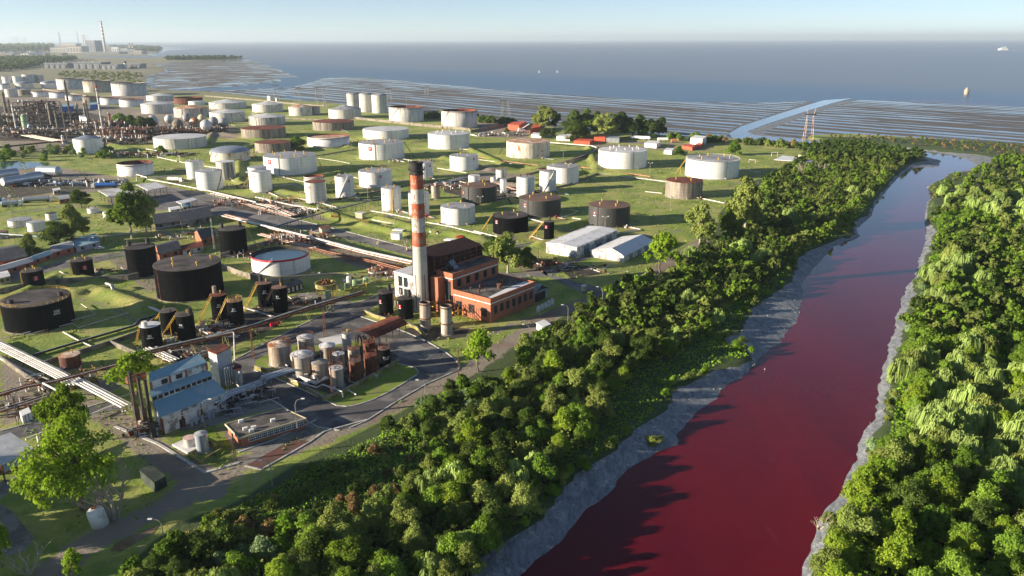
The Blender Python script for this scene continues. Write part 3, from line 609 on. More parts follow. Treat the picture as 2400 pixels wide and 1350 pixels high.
def trunk_mb(seed, h, r, base, w_, nb=5):
    rs = random.Random(seed); mb = MB(); top = base + (h-base)*.55
    mid = Vector((rs.uniform(-.4, .4), rs.uniform(-.4, .4), base*.6+.3)); tp = Vector((rs.uniform(-.6, .6), rs.uniform(-.6, .6), top))
    mb.tube([(0, 0, -.3), mid, tp], [r, r*.8, r*.35], 7)
    for i in range(nb):
        a = 2*math.pi*(i + rs.random()*.6)/nb; st = mid.lerp(tp, rs.uniform(.1, .7)); rr = w_*.33*rs.uniform(.6, 1.1)
        e = Vector((rr*math.cos(a), rr*math.sin(a), st.z + (h-st.z)*rs.uniform(.35, .7)))
        mb.tube([st, st.lerp(e, .5) + Vector((0, 0, .4)), e], [r*.45, r*.3, r*.1], 5)
    return mb
PROTO = {}
def proto(key, seed, w_, h, base, nleaf, size, leaf, bark='bark', kind='round', lobes=9, flat=.85, tr=.3, name='tree', nb=5):
    V, tint = crown(seed, w_, h, base, nleaf, size, lobes, kind, flat)
    cm = quads_object('crown', V, M[leaf], attr=tint); bk = trunk_mb(seed, h, tr, base, w_, nb).build('trunk', M[bark])
    PROTO[key] = (cm.data, bk.data, name, w_, h); bpy.data.objects.remove(cm); bpy.data.objects.remove(bk)
def plant(key, x, y, s, label, group, cat=None, rz=None, z=0.0, sz=None, name=None):
    cd, bd, nm_, w_, h = PROTO[key]
    t_ = thing(name or nm_, label, cat or {'shrub': 'bush'}.get(nm_, 'tree'), (x, y, z), group, rz if rz is not None else random.uniform(0, 6.28))
    t_.scale = (s, s, sz or s)
    for n_, d in (('crown', cd), ('trunk', bd)):
        o = bpy.data.objects.new(n_, d); COL.objects.link(o); o.parent = t_
    return t_
for i, lf in enumerate(['leaf_green', 'leaf_green', 'leaf_dark', 'leaf_dark', 'leaf_lime', 'leaf_olive', 'leaf_olive', 'leaf_green']):
    proto('b%d' % i, 11+i, 10, 9.5 + (i % 3), .5, 12000, .165, lf, lobes=15 + i % 5, name='broadleaf_tree')
for i in range(4): proto('w%d' % i, 41+i, 11, 9.5, 2.4, 5200, .32, 'leaf_willow' if i < 3 else 'leaf_olive', kind='willow', lobes=9, name='willow_tree')
for i, lf in enumerate(['leaf_green', 'leaf_dark', 'leaf_olive', 'leaf_weed', 'leaf_dry', 'leaf_cane']):
    proto('s%d' % i, 61+i, 5.2, 3.6, .1, 3600, .14 if lf != 'leaf_cane' else .11, lf, lobes=7, flat=.7, tr=.1, name='shrub', nb=4)
for i in range(3): proto('e%d' % i, 81+i, 13, 19, 2.2, 15000, .27, ['leaf_olive', 'leaf_dark', 'leaf_green'][i], 'barkpale', lobes=16, flat=1.0, tr=.55, name='tall_tree', nb=8)
proto('big', 95, 17, 16, 2.5, 14000, .20, 'leaf_bright', lobes=22, flat=.8, tr=.5, name='broadleaf_tree', nb=9)
proto('bigs', 96, 12, 13, 2.0, 13000, .20, 'leaf_bright', lobes=12, flat=.9, tr=.4, name='broadleaf_tree', nb=7)
proto('small_airy', 97, 9, 9, 1.5, 3000, .20, 'leaf_bright', lobes=10, flat=.7, tr=.25, name='broadleaf_tree', nb=7)
random.seed(4)
# ------------------------------------------------------------ tanks
def shell_mesh(name, r, h, mat, parent, k=48, inner=None, z0=0.0, band=None):
    """cylinder wall with uv in metres"""
    me = bpy.data.meshes.new(name); vs = []; fs = []; uvs = []; mi = []
    zs = [z0, z0 + h] if band is None else [z0, z0 + h - band, z0 + h]
    for z in zs:
        for j in range(k): vs.append((r*math.cos(2*math.pi*j/k), r*math.sin(2*math.pi*j/k), z))
    for i in range(len(zs)-1):
        for j in range(k):
            fs.append((i*k + j, i*k + (j+1) % k, (i+1)*k + (j+1) % k, (i+1)*k + j)); mi.append(i if band else 0)
            u0_, u1_ = 2*math.pi*r*j/k, 2*math.pi*r*(j+1)/k; uvs += [(u0_, zs[i]), (u1_, zs[i]), (u1_, zs[i+1]), (u0_, zs[i+1])]
    mats = [mat] + ([M['redband']] if band else [])
    if inner is not None:     # open top: inner wall
        n = len(vs); ri = r - .12
        for z in (z0, z0 + h):
            for j in range(k): vs.append((ri*math.cos(2*math.pi*j/k), ri*math.sin(2*math.pi*j/k), z))
        tp = (len(zs)-1)*k
        for j in range(k):
            fs.append((n + (j+1) % k, n + j, n + k + j, n + k + (j+1) % k)); mi.append(len(mats)); uvs += [(0, 0), (1, 0), (1, 1), (0, 1)]
            fs.append((tp + j, tp + (j+1) % k, n + k + (j+1) % k, n + k + j)); mi.append(len(mats)); uvs += [(0, 0)]*4
        mats.append(inner)
    me.from_pydata(vs, [], fs)
    for m in mats: me.materials.append(m)
    me.polygons.foreach_set("material_index", mi); me.polygons.foreach_set("use_smooth", [True]*len(fs))
    ul = me.uv_layers.new(name="UVMap"); ul.data.foreach_set("uv", [c for q in uvs for c in q]); me.update()
    o = bpy.data.objects.new(name, me); COL.objects.link(o); o.parent = parent; return o
TXT = {}
def text_polys(s):
    """flat triangulated outline of the string, 1 unit high, centred at x=0"""
    if s in TXT: return TXT[s]
    cu = bpy.data.curves.new("t", 'FONT'); cu.body = s; cu.size = 1.35; cu.align_x = 'CENTER'; cu.resolution_u = 3
    o = bpy.data.objects.new("t", cu); COL.objects.link(o); dg = bpy.context.evaluated_depsgraph_get(); dg.update()
    m = o.evaluated_get(dg).to_mesh(); v = [tuple(p.co) for p in m.vertices]; f = [tuple(p.vertices) for p in m.polygons]
    o.evaluated_get(dg).to_mesh_clear(); bpy.data.objects.remove(o); TXT[s] = (v, f); return TXT[s]
def on_shell(mb, pts2, faces, r, a0, z0, mi=0, flat=None):
    """bend a flat drawing onto a cylinder: x along the wall, y up"""
    return mb.add([(r*math.cos(a0 + x/r), r*math.sin(a0 + x/r), z0 + y) for x, y, *_ in pts2], faces, mi)
def rectp(x0, x1, y0, y1, n=3):
    xs_ = [x0 + (x1-x0)*i/n for i in range(n+1)]
    return [(x, y0) for x in xs_] + [(x, y1) for x in xs_], [(i, i+1, n+2+i, n+1+i) for i in range(n)]
def survey(xl, xr, yt, yb):
    xc = (xl+xr)/2; gx, gy = G(xc, yb); r = 5.0; h = 8.0; cx, cy = gx, gy
    for _ in range(12):
        d = math.hypot(gx, gy); ux, uy = gx/d, gy/d
        cx, cy = gx + ux*r, gy + uy*r
        pr = [PJ(cx + r*math.cos(a*.2618), cy + r*math.sin(a*.2618), h) for a in range(24)]
        w_ = max(p[0] for p in pr) - min(p[0] for p in pr); r *= (xr-xl)/w_
        h = HT(cx - ux*r, cy - uy*r, yt)
        e = xc - (max(p[0] for p in pr) + min(p[0] for p in pr))/2
        gx += e*PJ(cx, cy, h)[2]/F; nb = G(PJ(gx, gy, 0)[0], yb); gx, gy = nb
    return cx, cy, r, h
TANKS = {}
STAIRC = {'y': 'yellow', 'r': 'rustmetal', 'd': 'darkmetal'}
def tank(key, xl, xr, yt, yb, style, roof, label, group=None, vents=0, ventm='yellow', rail=None, logo=None, num=None, stair=None, spiral=None, rise=None, depth=0, band=None, pole=None, hatch=None, cat='storage tank', pad=False, inner='roof_rust', girder=True, name='storage_tank', hmax=None, ring=None):
    cx, cy, r, h = survey(xl, xr, yt, yb)
    if hmax: h = min(h, hmax)
    TANKS[key] = (cx, cy, r, h)
    t_ = thing(name, label, cat, (cx, cy, 0), group)
    kk = 48 if xr - xl > 30 else 28
    op = roof in ('open', 'float')
    sh = shell_mesh('shell', r, h, M[style], t_, kk, M[inner] if op else None, band=band)
    toC = math.atan2(-cy, -cx); view = toC
    if op:
        dz = depth or h*.45
        b = MB().lathe((0, 0, 0), [(r-.13, h-dz), (r*.85, h-dz+.25), (0.01, h-dz+.1)], kk); rr_ = b.build('floating_roof', M[rise or 'roof_rust'], smooth=False); rr_.parent = t_
        if girder and r > 6:
            g = MB(); g.lathe((0, 0, 0), [(r+.02, h-.9), (r+.75, h-.85), (r+.75, h-.75), (r+.02, h-.7)], kk); q = g.build('wind_girder', M['rustmetal' if style != 'black' else 'darkmetal']); q.parent = t_
    else:
        up_ = {'flat': .035, 'cone': .16, 'steep': .24, 'dome': .24}[roof]*r
        if roof == 'dome': prof = [(r+.12, h)] + [(r*math.cos(a), h + up_*math.sin(a)) for a in [i*math.pi/12 for i in range(1, 6)]] + [(.01, h + up_)]
        else: prof = [(r+.12, h-.05), (r+.12, h+.06), (.01, h + up_ + .06)]
        b = MB().lathe((0, 0, 0), prof, kk); q = b.build('roof', M[rise or 'roof_grey'], smooth=(roof == 'dome')); q.parent = t_
    rs = random.Random(hash(key) if isinstance(key, int) else sum(map(ord, key)))
    for i in range(vents):
        a = view + 2*math.pi*(i+.35)/vents; rd = r*rs.uniform(.45, .72) if vents > 1 else r*.4
        v = MB(); zb = h + (.035 if roof == 'flat' else .08)*r*(1-rd/r)
        s = .28 + r*.012
        v.cyl((rd*math.cos(a), rd*math.sin(a), zb), s*.6, s*2.6, 8); v.cyl((rd*math.cos(a), rd*math.sin(a), zb + s*2.6), s*1.15, s*1.2, 8)
        q = v.build('vent', M[ventm]); q.parent = t_
    if rail:
        v = MB(); n = max(8, int(2*math.pi*r/2.0)); hr = 1.1
        for i in range(n):
            a = 2*math.pi*i/n; v.box((r*math.cos(a), r*math.sin(a), h), (.10, .10, hr), a)
        for zz in (.55, hr): v.tube([(r*math.cos(2*math.pi*i/32), r*math.sin(2*math.pi*i/32), h+zz) for i in range(33)], .05, 4, cap=False)
        q = v.build('railing', M[rail]); q.parent = t_
    if logo:      # (px, py, half width m, kind)
        lx, ly, s, kd = logo; a0 = view + math.asin(max(-.97, min(.97, (lx - (xl+xr)/2)/((xr-xl)/2)))); z0 = HT(cx + r*math.cos(a0), cy + r*math.sin(a0), ly)
        v = MB(); on_shell(v, *rectp(-s, s, -s, s), r+.03, a0, z0); q = v.build('emblem_panel', M['redband']); q.parent = t_
        v = MB(); P_, F_ = text_polys('P'); R2 = r + .06
        on_shell(v, [(x*s*1.25, y*s*1.25 - s*.55) for x, y, _ in P_], F_, R2, a0, z0)
        on_shell(v, *rectp(-s*.9, s*.9, -s*1.45, -s*1.12), R2, a0, z0) if kd == 'w' else on_shell(v, *rectp(-s*.7, s*.7, -s*.9, -s*.74), R2, a0, z0)
        q = v.build('lettering', M['text']); q.parent = t_
    if num:       # (text, px, py, height m)
        tx, lx, ly, s = num; a0 = view + math.asin(max(-.97, min(.97, (lx - (xl+xr)/2)/((xr-xl)/2)))); z0 = HT(cx + r*math.cos(a0), cy + r*math.sin(a0), ly)
        v = MB(); P_, F_ = text_polys(tx); on_shell(v, [(x*s, y*s) for x, y, _ in P_], F_, r+.05, a0, z0)
        on_shell(v, *rectp(-s*1.1, s*1.1, -s*.45, -s*.28), r+.05, a0, z0)
        q = v.build('lettering', M['text']); q.parent = t_
    if stair:     # (foot px, foot py, colour)
        fx, fy = G(stair[0], stair[1]); dx, dy = fx-cx, fy-cy; L = math.hypot(dx, dy); a = math.atan2(dy, dx) + .15
        tp = Vector((r*math.cos(a), r*math.sin(a), h)); ft = Vector((dx, dy, 0)); sd = (ft-tp).cross(Vector((0, 0, 1))).normalized()*.45
        v = MB()
        v.tube([tp + sd, ft + sd], .13, 4); v.tube([tp - sd, ft - sd], .13, 4); v.tube([tp + sd*1.1 + Vector((0, 0, 1)), ft + sd*1.1 + Vector((0, 0, 1))], .06, 4)
        n = int((tp-ft).length/.9)
        for i in range(n):
            p = ft.lerp(tp, (i+.5)/n); v.box((p.x, p.y, p.z), (.9, .3, .06), math.atan2(sd.y, sd.x))
        md = ft.lerp(tp, .5); v.tube([md, (md.x, md.y, 0)], .1, 4)
        q = v.build('stair', M[STAIRC[stair[2]]]); q.parent = t_
    if spiral:    # (start deg from view, end deg)
        a0, a1 = R(spiral[0]), R(spiral[1]); v = MB(); n = 20; P_ = []
        for i in range(n+1):
            a = view + a0 + (a1-a0)*i/n; z = .1 + (h-.1)*i/n; P_ += [(r+.03, a, z), (r+.5, a, z), (r+.5, a, z+.12), (r+.03, a, z+.12)]
        vs = [(q_[0]*math.cos(q_[1]), q_[0]*math.sin(q_[1]), q_[2]) for q_ in P_]; fs = []
        for i in range(n):
            b0 = i*4
            for j in range(4): fs.append((b0+j, b0+4+j, b0+4+(j+1) % 4, b0+(j+1) % 4))
        v.add(vs, fs); v.tube([((r+.5)*math.cos(view + a0 + (a1-a0)*i/n), (r+.5)*math.sin(view + a0 + (a1-a0)*i/n), 1.2 + (h-.1)*i/n) for i in range(n+1)], .05, 4)
        q = v.build('spiral_stair', M[spiral[2] if len(spiral) > 2 else 'darkmetal']); q.parent = t_
    if pole is not None:    # vertical ladder / drain pipe down the wall, px x position
        a = view + math.asin(max(-.97, min(.97, (pole - (xl+xr)/2)/((xr-xl)/2)))); v = MB()
        v.tube([((r+.18)*math.cos(a), (r+.18)*math.sin(a), .1), ((r+.18)*math.cos(a), (r+.18)*math.sin(a), h+.5)], .14, 5)
        q = v.build('drain_pipe', M['darkmetal' if style in ('white', 'dark') else 'rustmetal']); q.parent = t_
    for (hx, hs) in (hatch or []):   # box or chimney on the roof: angle from view deg, (w,h)
        a = view + R(hx); v = MB(); rd = r*.72; v.cyl((rd*math.cos(a), rd*math.sin(a), h), hs[0], hs[1], 10)
        q = v.build('roof_stack', M[hs[2] if len(hs) > 2 else 'darkmetal']); q.parent = t_
    for zf in (ring or []):
        v = MB(); v.lathe((0, 0, 0), [(r+.02, h*zf), (r+.35, h*zf+.03), (r+.35, h*zf+.3), (r+.02, h*zf+.33)], kk); q = v.build('stiffening_ring', M['rustmetal']); q.parent = t_
    v = MB()    # concrete ring foundation and valve stubs
    v.lathe((0, 0, 0), [(r+.55, .0), (r+.5, .22), (r-.05, .24)], kk); q = v.build('foundation_ring', M['conc' if style != 'black' else 'bund']); q.parent = t_
    if xr - xl > 30:
        for i in range(3):
            v = MB(); a = view + R(rs.uniform(-75, 75)); v.tube([((r-.1)*math.cos(a), (r-.1)*math.sin(a), .9), ((r+1.6)*math.cos(a), (r+1.6)*math.sin(a), .9), ((r+1.6)*math.cos(a), (r+1.6)*math.sin(a), .1)], .2, 6)
            q = v.build('outlet_pipe', M['pipe' if style not in ('black', 'dark') else 'rustmetal']); q.parent = t_
    TANKS[key] += (label, style); return t_
FAR = 'storage tanks at the far edge of the refinery'
# far row beside the shore, left to right
tank('f1', 259, 341, 196, 225, 'whitew', 'open', 'tall open-topped grey white tank with diagonal stair, rightmost of the far three tall tanks', FAR, spiral=(-10, 55), girder=True, inner='concrete')
tank('f2', 192, 259, 190, 217, 'beige', 'open', 'tall brownish beige open tank in the middle of the far three tall tanks', FAR, inner='concrete')
tank('f3', 130, 195, 185, 210, 'whitew', 'open', 'tall white open tank, leftmost of the far three tall tanks', FAR, spiral=(-5, 50), inner='concrete')
tank('f4', 94, 132, 194, 207, 'white', 'dome', 'small white tank with grey domed roof just left of the three tall tanks', FAR, rise='roof_dome')
tank('f5', 34, 79, 196, 209, 'whitew', 'dome', 'low white domed tank second from the left edge in the far rows', FAR, rise='roof_dome')
tank('f6', -4, 24, 199, 210, 'white', 'dome', 'low domed tank cut by the left edge of the photo', FAR, rise='roof_dome')
tank('f7', 3, 29, 180, 195, 'white', 'flat', 'far white tank with rust red roof at the upper left', FAR, rise='roof_rust')
tank('f8', 28, 51, 179, 195, 'white', 'flat', 'far white tank between the rust roofed tank and the wide beige one', FAR)
tank('f9', 50, 82, 175, 194, 'whitew', 'flat', 'far pinkish white tank with flat roof in the rearmost row', FAR)
tank('f10', 82, 101, 176, 193, 'rusty', 'flat', 'narrow orange stained tank at the right end of the rearmost row', FAR)
tank('f11', 9, 40, 209, 228, 'whitew', 'cone', 'grey white cone roofed tank behind the process towers', FAR)
tank('f12', 39, 72, 211, 224, 'concrete', 'cone', 'brownish low tank behind the dark furnace structure', FAR)
tank('f13', 71, 115, 215, 227, 'white', 'float', 'low white tank directly in front of the small domed tanks', FAR, depth=1.5)
tank('f14', 114, 164, 217, 230, 'white', 'float', 'low white tank in front of the leftmost tall tank', FAR, depth=1.5)
tank('f15', 152, 193, 224, 236, 'white', 'float', 'small low white tank behind the dark flare stack', FAR, depth=1.5)
tank('f16', 192, 234, 227, 241, 'concrete', 'float', 'low brown rusty tank among white ones below the middle tall tank', FAR, depth=1.5)
tank('f17', 233, 279, 230, 246, 'white', 'float', 'low white tank behind the slim red-topped tower', FAR, depth=1.5)
tank('f18', 278, 336, 234, 251, 'white', 'float', 'low white tank below the rightmost tall tank', FAR, depth=1.5)
tank('g1', 342, 407, 225, 237, 'whitew', 'cone', 'low tank with pale cone roof nearest the tidal creek', FAR, rise='roof_white')
tank('g2', 329, 407, 245, 267, 'whitew', 'cone', 'white cone roofed tank with grey stains behind the row of spheres', FAR, rise='roof_white')
tank('g3', 407, 474, 230, 246, 'rust', 'open', 'stripped rusty tank skeleton with dark ribs and no roof', FAR, depth=4, ring=[.3, .6, .9])
tank('g4', 441, 480, 238, 247, 'white', 'flat', 'small white tank half hidden behind the dark striped tank', FAR, rise='roof_white')
tank('g5', 406, 489, 255, 276, 'stripe', 'cone', 'cone roofed tank with black vertical stripes behind the orange spheres', FAR, rise='roof_rustspot')
tank('g6', 489, 577, 242, 256, 'whitew', 'cone', 'wide low tank with pale cone roof behind the one with a diagonal stair', FAR, rise='roof_white', spiral=(-70, -35))
tank('g7', 490, 573, 265, 287, 'whitew', 'cone', 'grey white cone roofed tank right of the striped tank', FAR, rise='roof_white', spiral=(75, 35))
tank('g8', 590, 662, 246, 264, 'whitew', 'cone', 'cone roofed tank with a dark vertical door panel on its wall', FAR, rise='roof_white', spiral=(10, 50))
tank('g9', 676, 731, 252, 272, 'whitew', 'steep', 'white tank with rust red cone roof near the creek', FAR, rise='roof_rustspot', spiral=(20, 60))
tank('g10', 722, 750, 251, 268, 'stripe', 'flat', 'dark streaked tank peeping out behind the red cone roofed tank', FAR, rise='roof_rust')
tank('g11', 769, 846, 258, 279, 'whitew', 'steep', 'white tank with beige cone roof left of the three silos', FAR, rise='roof_grey')
tank('g12', 582, 668, 276, 295, 'stripe', 'cone', 'pale cone roofed tank with brown streaked walls above two rust roofed tanks', FAR, rise='roof_white')
tank('g13', 564, 669, 304, 326, 'concrete', 'flat', 'brown streaked tank with flat rust red roof, upper of the left pair', 'rust roofed brown tanks', rise='roof_rust')
tank('g14', 596, 683, 337, 359, 'concrete', 'flat', 'brown streaked tank with rust red roof beside a lone round tree', 'rust roofed brown tanks', rise='roof_rust')
tank('g15', 732, 829, 288, 307, 'concrete', 'flat', 'brown streaked tank with red roof standing alone on grass left of the silos', 'rust roofed brown tanks', rise='roof_rust')
tank('g16', 719, 818, 324, 346, 'white', 'float', 'white open tank with thick rusty rim and spotted floating roof', 'open-topped tanks', depth=1.2, rise='roof_rustspot')
tank('g17', 850, 957, 307, 329, 'white', 'flat', 'plain white tank with smooth white roof behind the emblem tank', rise='roof_white')
tank('g18', 840, 946, 339, 376, 'white', 'flat', 'big white tank with red square emblem at left and grey vented roof', vents=7, logo=(867, 349, 1.75, 'w'), pole=878, spiral=None, stair=(972, 370, 'd'), group='white tanks with red emblem')
tank('g19', 1003, 1099, 317, 351, 'white', 'flat', 'plain white tank with a ring of small roof stubs below the brown bund wall', rise='roof_white', vents=9, ventm='pipe', pole=1054)
tank('g20', 1054, 1121, 368, 401, 'white', 'flat', 'white tank with small dark red emblem at its right, left of the rusty spotted tank', logo=(1110, 373, .9, 'd'), vents=4, group='white tanks with red emblem')
tank('g21', 616, 741, 371, 411, 'white', 'flat', 'widest white tank with red emblem at its far left and eight yellow vents', vents=8, logo=(631, 380, 1.9, 'w'), pole=652, stair=(760, 403, 'y'), group='white tanks with red emblem')
tank('g22', 911, 992, 253, 287, 'whitew', 'open', 'tall grey open tank with rusty rim beside the three silos', 'open-topped tanks', inner='roof_rust', spiral=(-70, -25), depth=6)
tank('g23', 1034, 1118, 262, 302, 'whitew', 'open', 'tall grey open tank with rusty inside nearest the row of dark bushes', 'open-topped tanks', inner='roof_rust', spiral=(-75, -35), depth=6)
for i, (a, b, c, d) in enumerate([(812, 842, 221, 257), (841, 873, 222, 263), (870, 906, 224, 266)]):
    tank('silo%d' % i, a, b, c, d, 'whitew', 'dome', ['leftmost of the three tall pale silos', 'middle one of the three tall pale silos', 'rightmost of the three tall pale silos, nearest the open tank'][i], 'three tall silos', rise='roof_grey', name='silo', cat='silo')
tank('g24', 626, 643, 225, 236, 'white', 'flat', 'small white box-like tank by the creek, left of a smaller one', FAR)
tank('g25', 645, 653, 230, 239, 'white', 'flat', 'tiny white tank by the creek', FAR)
tank('g26', 840, 918, 405, 441, 'white', 'flat', 'white tank with emblem near its right side, just left of the big chimney', vents=6, logo=(890, 414, .95, 'd'), pole=879, group='white tanks with red emblem')
tank('g27', 975, 1014, 382, 419, 'white', 'flat', 'white tank half hidden behind the chimney top', vents=2, logo=(1007, 389, .85, 'd'), group='white tanks with red emblem')
tank('g28', 893, 939, 443, 496, 'white', 'flat', 'slender white tank left of the chimney with two dark pipes down its wall', vents=4, logo=(898, 455, .6, 'w'), pole=920, stair=(918, 503, 'y'), group='slender white tanks')
tank('g29', 957, 1005, 456, 507, 'white', 'flat', 'slender white tank standing directly behind the red and white chimney', vents=3, logo=(963, 465, .7, 'd'), group='slender white tanks')
tank('g30', 1033, 1113, 490, 529, 'white', 'flat', 'white tank with three yellow roof vents right of the chimney', vents=3, pole=1073, logo=(1040, 498, .8, 'w'))
tank('g31', 1081, 1165, 441, 484, 'dark', 'flat', 'dark grey tank with brown roof behind the white three-vented one', 'dark grey tanks', vents=3, rise='roof_brown', logo=(1086, 451, .8, 'd'), pole=1098, stair=(1199, 477, 'd'))
tank('g32', 711, 759, 416, 456, 'whitew', 'float', 'slender open white tank behind the rust roofed one', 'slender white tanks', depth=1.0)
tank('g33', 714, 763, 429, 478, 'whitew', 'flat', 'slender white tank with rust red roof and small emblem', 'slender white tanks', rise='roof_rust', logo=(724, 440, .75, 'd'))
tank('g34', 784, 828, 415, 464, 'white', 'flat', 'slender white tank with dark red emblem right of the rust roofed one', 'slender white tanks', vents=3, ventm='roof_grey', logo=(816, 425, .8, 'd'), spiral=(-40, 20, 'pipe'), stair=(762, 446, 'y'))
tank('g35', 580, 624, 394, 446, 'white', 'flat', 'white tank mostly hidden behind the one marked beside a yellow stair', 'slender white tanks')
tank('g36', 588, 635, 404, 452, 'white', 'flat', 'slender white tank below the widest white tank', 'slender white tanks', logo=(595, 414, .6, 'w'), stair=(566, 443, 'y'))
tank('g37', 1098, 1125, 413, 430, 'white', 'flat', 'small low white tank behind the dark grey tank', rise='roof_white')
tank('g38', 1172, 1187, 421, 454, 'white', 'flat', 'thin white vertical vessel between dark grey tanks')
tank('g39', 1162, 1187, 399, 428, 'whitew', 'flat', 'short fat white vessel with rail behind the thin vessel', rail='rustmetal')
tank('g40', 1150, 1163, 417, 430, 'white', 'dome', 'tiny white vessel beside the railed vessel')
tank('g41', 1010, 1031, 436, 467, 'tan', 'flat', 'rust topped slim tank between chimney and dark grey tank', rise='roof_rust', hatch=[(0, (.5, 2.0, 'pipe'))])
tank('g42', 1187, 1289, 336, 372, 'rusty', 'flat', 'large cream tank covered in orange rust spots with rusty roof', rise='roof_rustspot', stair=(1170, 362, 'd'))
tank('g43', 1403, 1517, 358, 397, 'white', 'flat', 'large bright white tank with white spoked roof on open grass', rise='roof_white', vents=10, ventm='pipe', pole=1485, stair=(1378, 391, 'r'))
tank('g44', 1608, 1734, 380, 421, 'white', 'flat', 'largest grey white tank at the right with six tall yellow vents', rise='roof_grey', vents=6, stair=(1582, 409, 'y'), rail='pipe')
tank('g45', 1561, 1648, 429, 467, 'concrete', 'flat', 'brown striped tank with red roof in front of the largest right tank', 'rust roofed brown tanks', rise='roof_rust', vents=3, stair=(1555, 446, 'r'))
tank('g46', 1380, 1477, 489, 534, 'dark', 'flat', 'dark grey tank with red emblem standing alone on the right lawn', 'dark grey tanks', rise='roof_brown', vents=4, logo=(1395, 500, 1.0, 'w'), pole=1403)
tank('g47', 1217, 1315, 472, 511, 'dark', 'flat', 'dark grey tank with brown roof and four yellow vents before two slender ones', 'dark grey tanks', rise='roof_brown', vents=4, logo=(1231, 480, .9, 'w'), pole=1238)
tank('g48', 1155, 1238, 512, 553, 'black', 'flat', 'black tank with black roof, three yellow vents and a red emblem at left', 'dark grey tanks', rise='roof_black', vents=3, logo=(1164, 520, 1.0, 'd'), stair=(1129, 541, 'y'))
tank('g49', 1275, 1299, 521, 563, 'black', 'flat', 'narrow black tank with yellow stair in front of dark grey tanks', rise='roof_black', logo=(1280, 532, .75, 'd'), stair=(1240, 560, 'y'), hatch=[(170, (.5, 2.2))])
tank('g50', 1282, 1357, 394, 432, 'white', 'flat', 'white tank with grey roof behind a slender white one', vents=3, pole=1331, stair=(1387, 425, 'd'))
tank('g51', 1265, 1304, 403, 450, 'white', 'flat', 'slender white tank, right one of two beside the dark grey roof', 'slender white tanks', vents=6, ventm='roof_rust', spiral=(-30, 40, 'pipe'))
tank('g52', 1211, 1253, 417, 461, 'white', 'flat', 'slender white tank, left one of two beside the dark grey roof', 'slender white tanks', vents=5, ventm='roof_rust')
tank('h1', 169, 239, 327, 361, 'white', 'steep', 'tall pure white tank with grey blue cone roof beside the refinery towers', rise='roof_dome')
tank('h2', 358, 483, 326, 350, 'whitew', 'flat', 'very wide low grey tank with pale flat roof on the left lawn', rise='roof_white')
tank('h3', 491, 585, 359, 381, 'rusty', 'dome', 'white tank with big grey domed roof and rust marks at lower right', rise='roof_dome', spiral=(-95, -60))
tank('h4', 272, 357, 386, 414, 'white', 'open', 'open white tank with black interior below the tall pure white tank', 'open-topped tanks', inner='roof_rust', depth=7, rise='roof_black')
tank('h5', 434, 476, 380, 421, 'white', 'flat', 'slender white tank, leftmost of three close together', 'slender white tanks', vents=3, ventm='pipe')
tank('h6', 505, 549, 381, 422, 'stripe', 'flat', 'slender white tank with two dark vertical stripes', 'slender white tanks', rise='roof_white')
tank('h7', 457, 519, 404, 447, 'white', 'flat', 'fat white tank with faint red mark and curved stair, front of three', 'slender white tanks', logo=(461, 415, .7, 'd'), spiral=(30, 75), vents=3, ventm='pipe')
SM = 'small white tanks near the left trees'
tank('i1', 203, 231, 490, 501, 'white', 'flat', 'small white tank with a rusty frame on top, above the others', SM, rise='roof_white', vents=2, ventm='rustmetal')
tank('i2', 240, 262, 498, 513, 'white', 'flat', 'small white tank partly hidden by the tall conifer-like trees', SM, rise='roof_white')
tank('i3', 105, 133, 501, 517, 'white', 'flat', 'small white tank with black roof beside the olive tree', SM, rise='roof_black')
tank('i4', 16, 75, 518, 533, 'whitew', 'flat', 'low wide grey white tank behind the tall lattice mast', SM, rise='roof_grey')
tank('i5', 61, 104, 523, 544, 'white', 'flat', 'white tank with streaked walls in front of the low wide one', SM, rise='roof_grey')
tank('i6', -14, 19, 545, 560, 'tan', 'flat', 'small brown tank cut by the left edge', SM, rise='roof_brown')
BK = 'black oil tanks'
tank('k1', 510, 575, 541, 599, 'black', 'flat', 'tall black tank with two roof stacks standing behind the blue water tank', BK, rise='roof_black', hatch=[(-110, (.8, 2.5)), (120, (.8, 2.5))], stair=(612, 590, 'y'))
tank('k2', 291, 363, 584, 650, 'black', 'flat', 'tall black tank with two roof stacks left of the largest black tank', BK, rise='roof_black', hatch=[(-110, (.9, 2.6)), (130, (.9, 2.6))], stair=(383, 603, 'd'))
tank('k3', 358, 517, 634, 707, 'black', 'flat', 'largest black tank with yellow vents on its brown roof', BK, rise='roof_black', vents=5, pole=368)
tank('k4', 164, 216, 613, 653, 'black', 'flat', 'small black tank with a red emblem, right one of a pair', BK, rise='roof_black', vents=3, logo=(195, 627, .9, 'd'), stair=(171, 652, 'y'))
tank('k5', 48, 100, 638, 679, 'black', 'flat', 'small black tank with a red emblem, left one of a pair', BK, rise='roof_black', vents=3, logo=(80, 652, .9, 'd'), stair=(57, 678, 'y'))
tank('k6', -2, 166, 718, 779, 'black', 'flat', 'broad black tank numbered 200 with yellow railing around its roof', BK, rise='roof_black', rail='yellow', num=('200', 123, 733, 1.15), hatch=[(-70, (.9, 1.6)), (75, (.9, 1.6))], stair=(-6, 750, 'y'))
tank('k7', 587, 725, 610, 648, 'white', 'float', 'white open tank with dark red rim, filled with blue grey water', 'open-topped tanks', depth=1.4, band=.9, rise='oilwater', girder=False, inner='darkmetal', spiral=(-55, -15, 'pipe'))
NB = 'slim numbered black tanks'
tank('n1', 373, 413, 733, 786, 'black', 'flat', 'slim black tank behind numbers 88 and 85 with a tiny roof stub', NB, rise='roof_black', hatch=[(20, (.25, 1.2))], stair=(362, 752, 'y'))
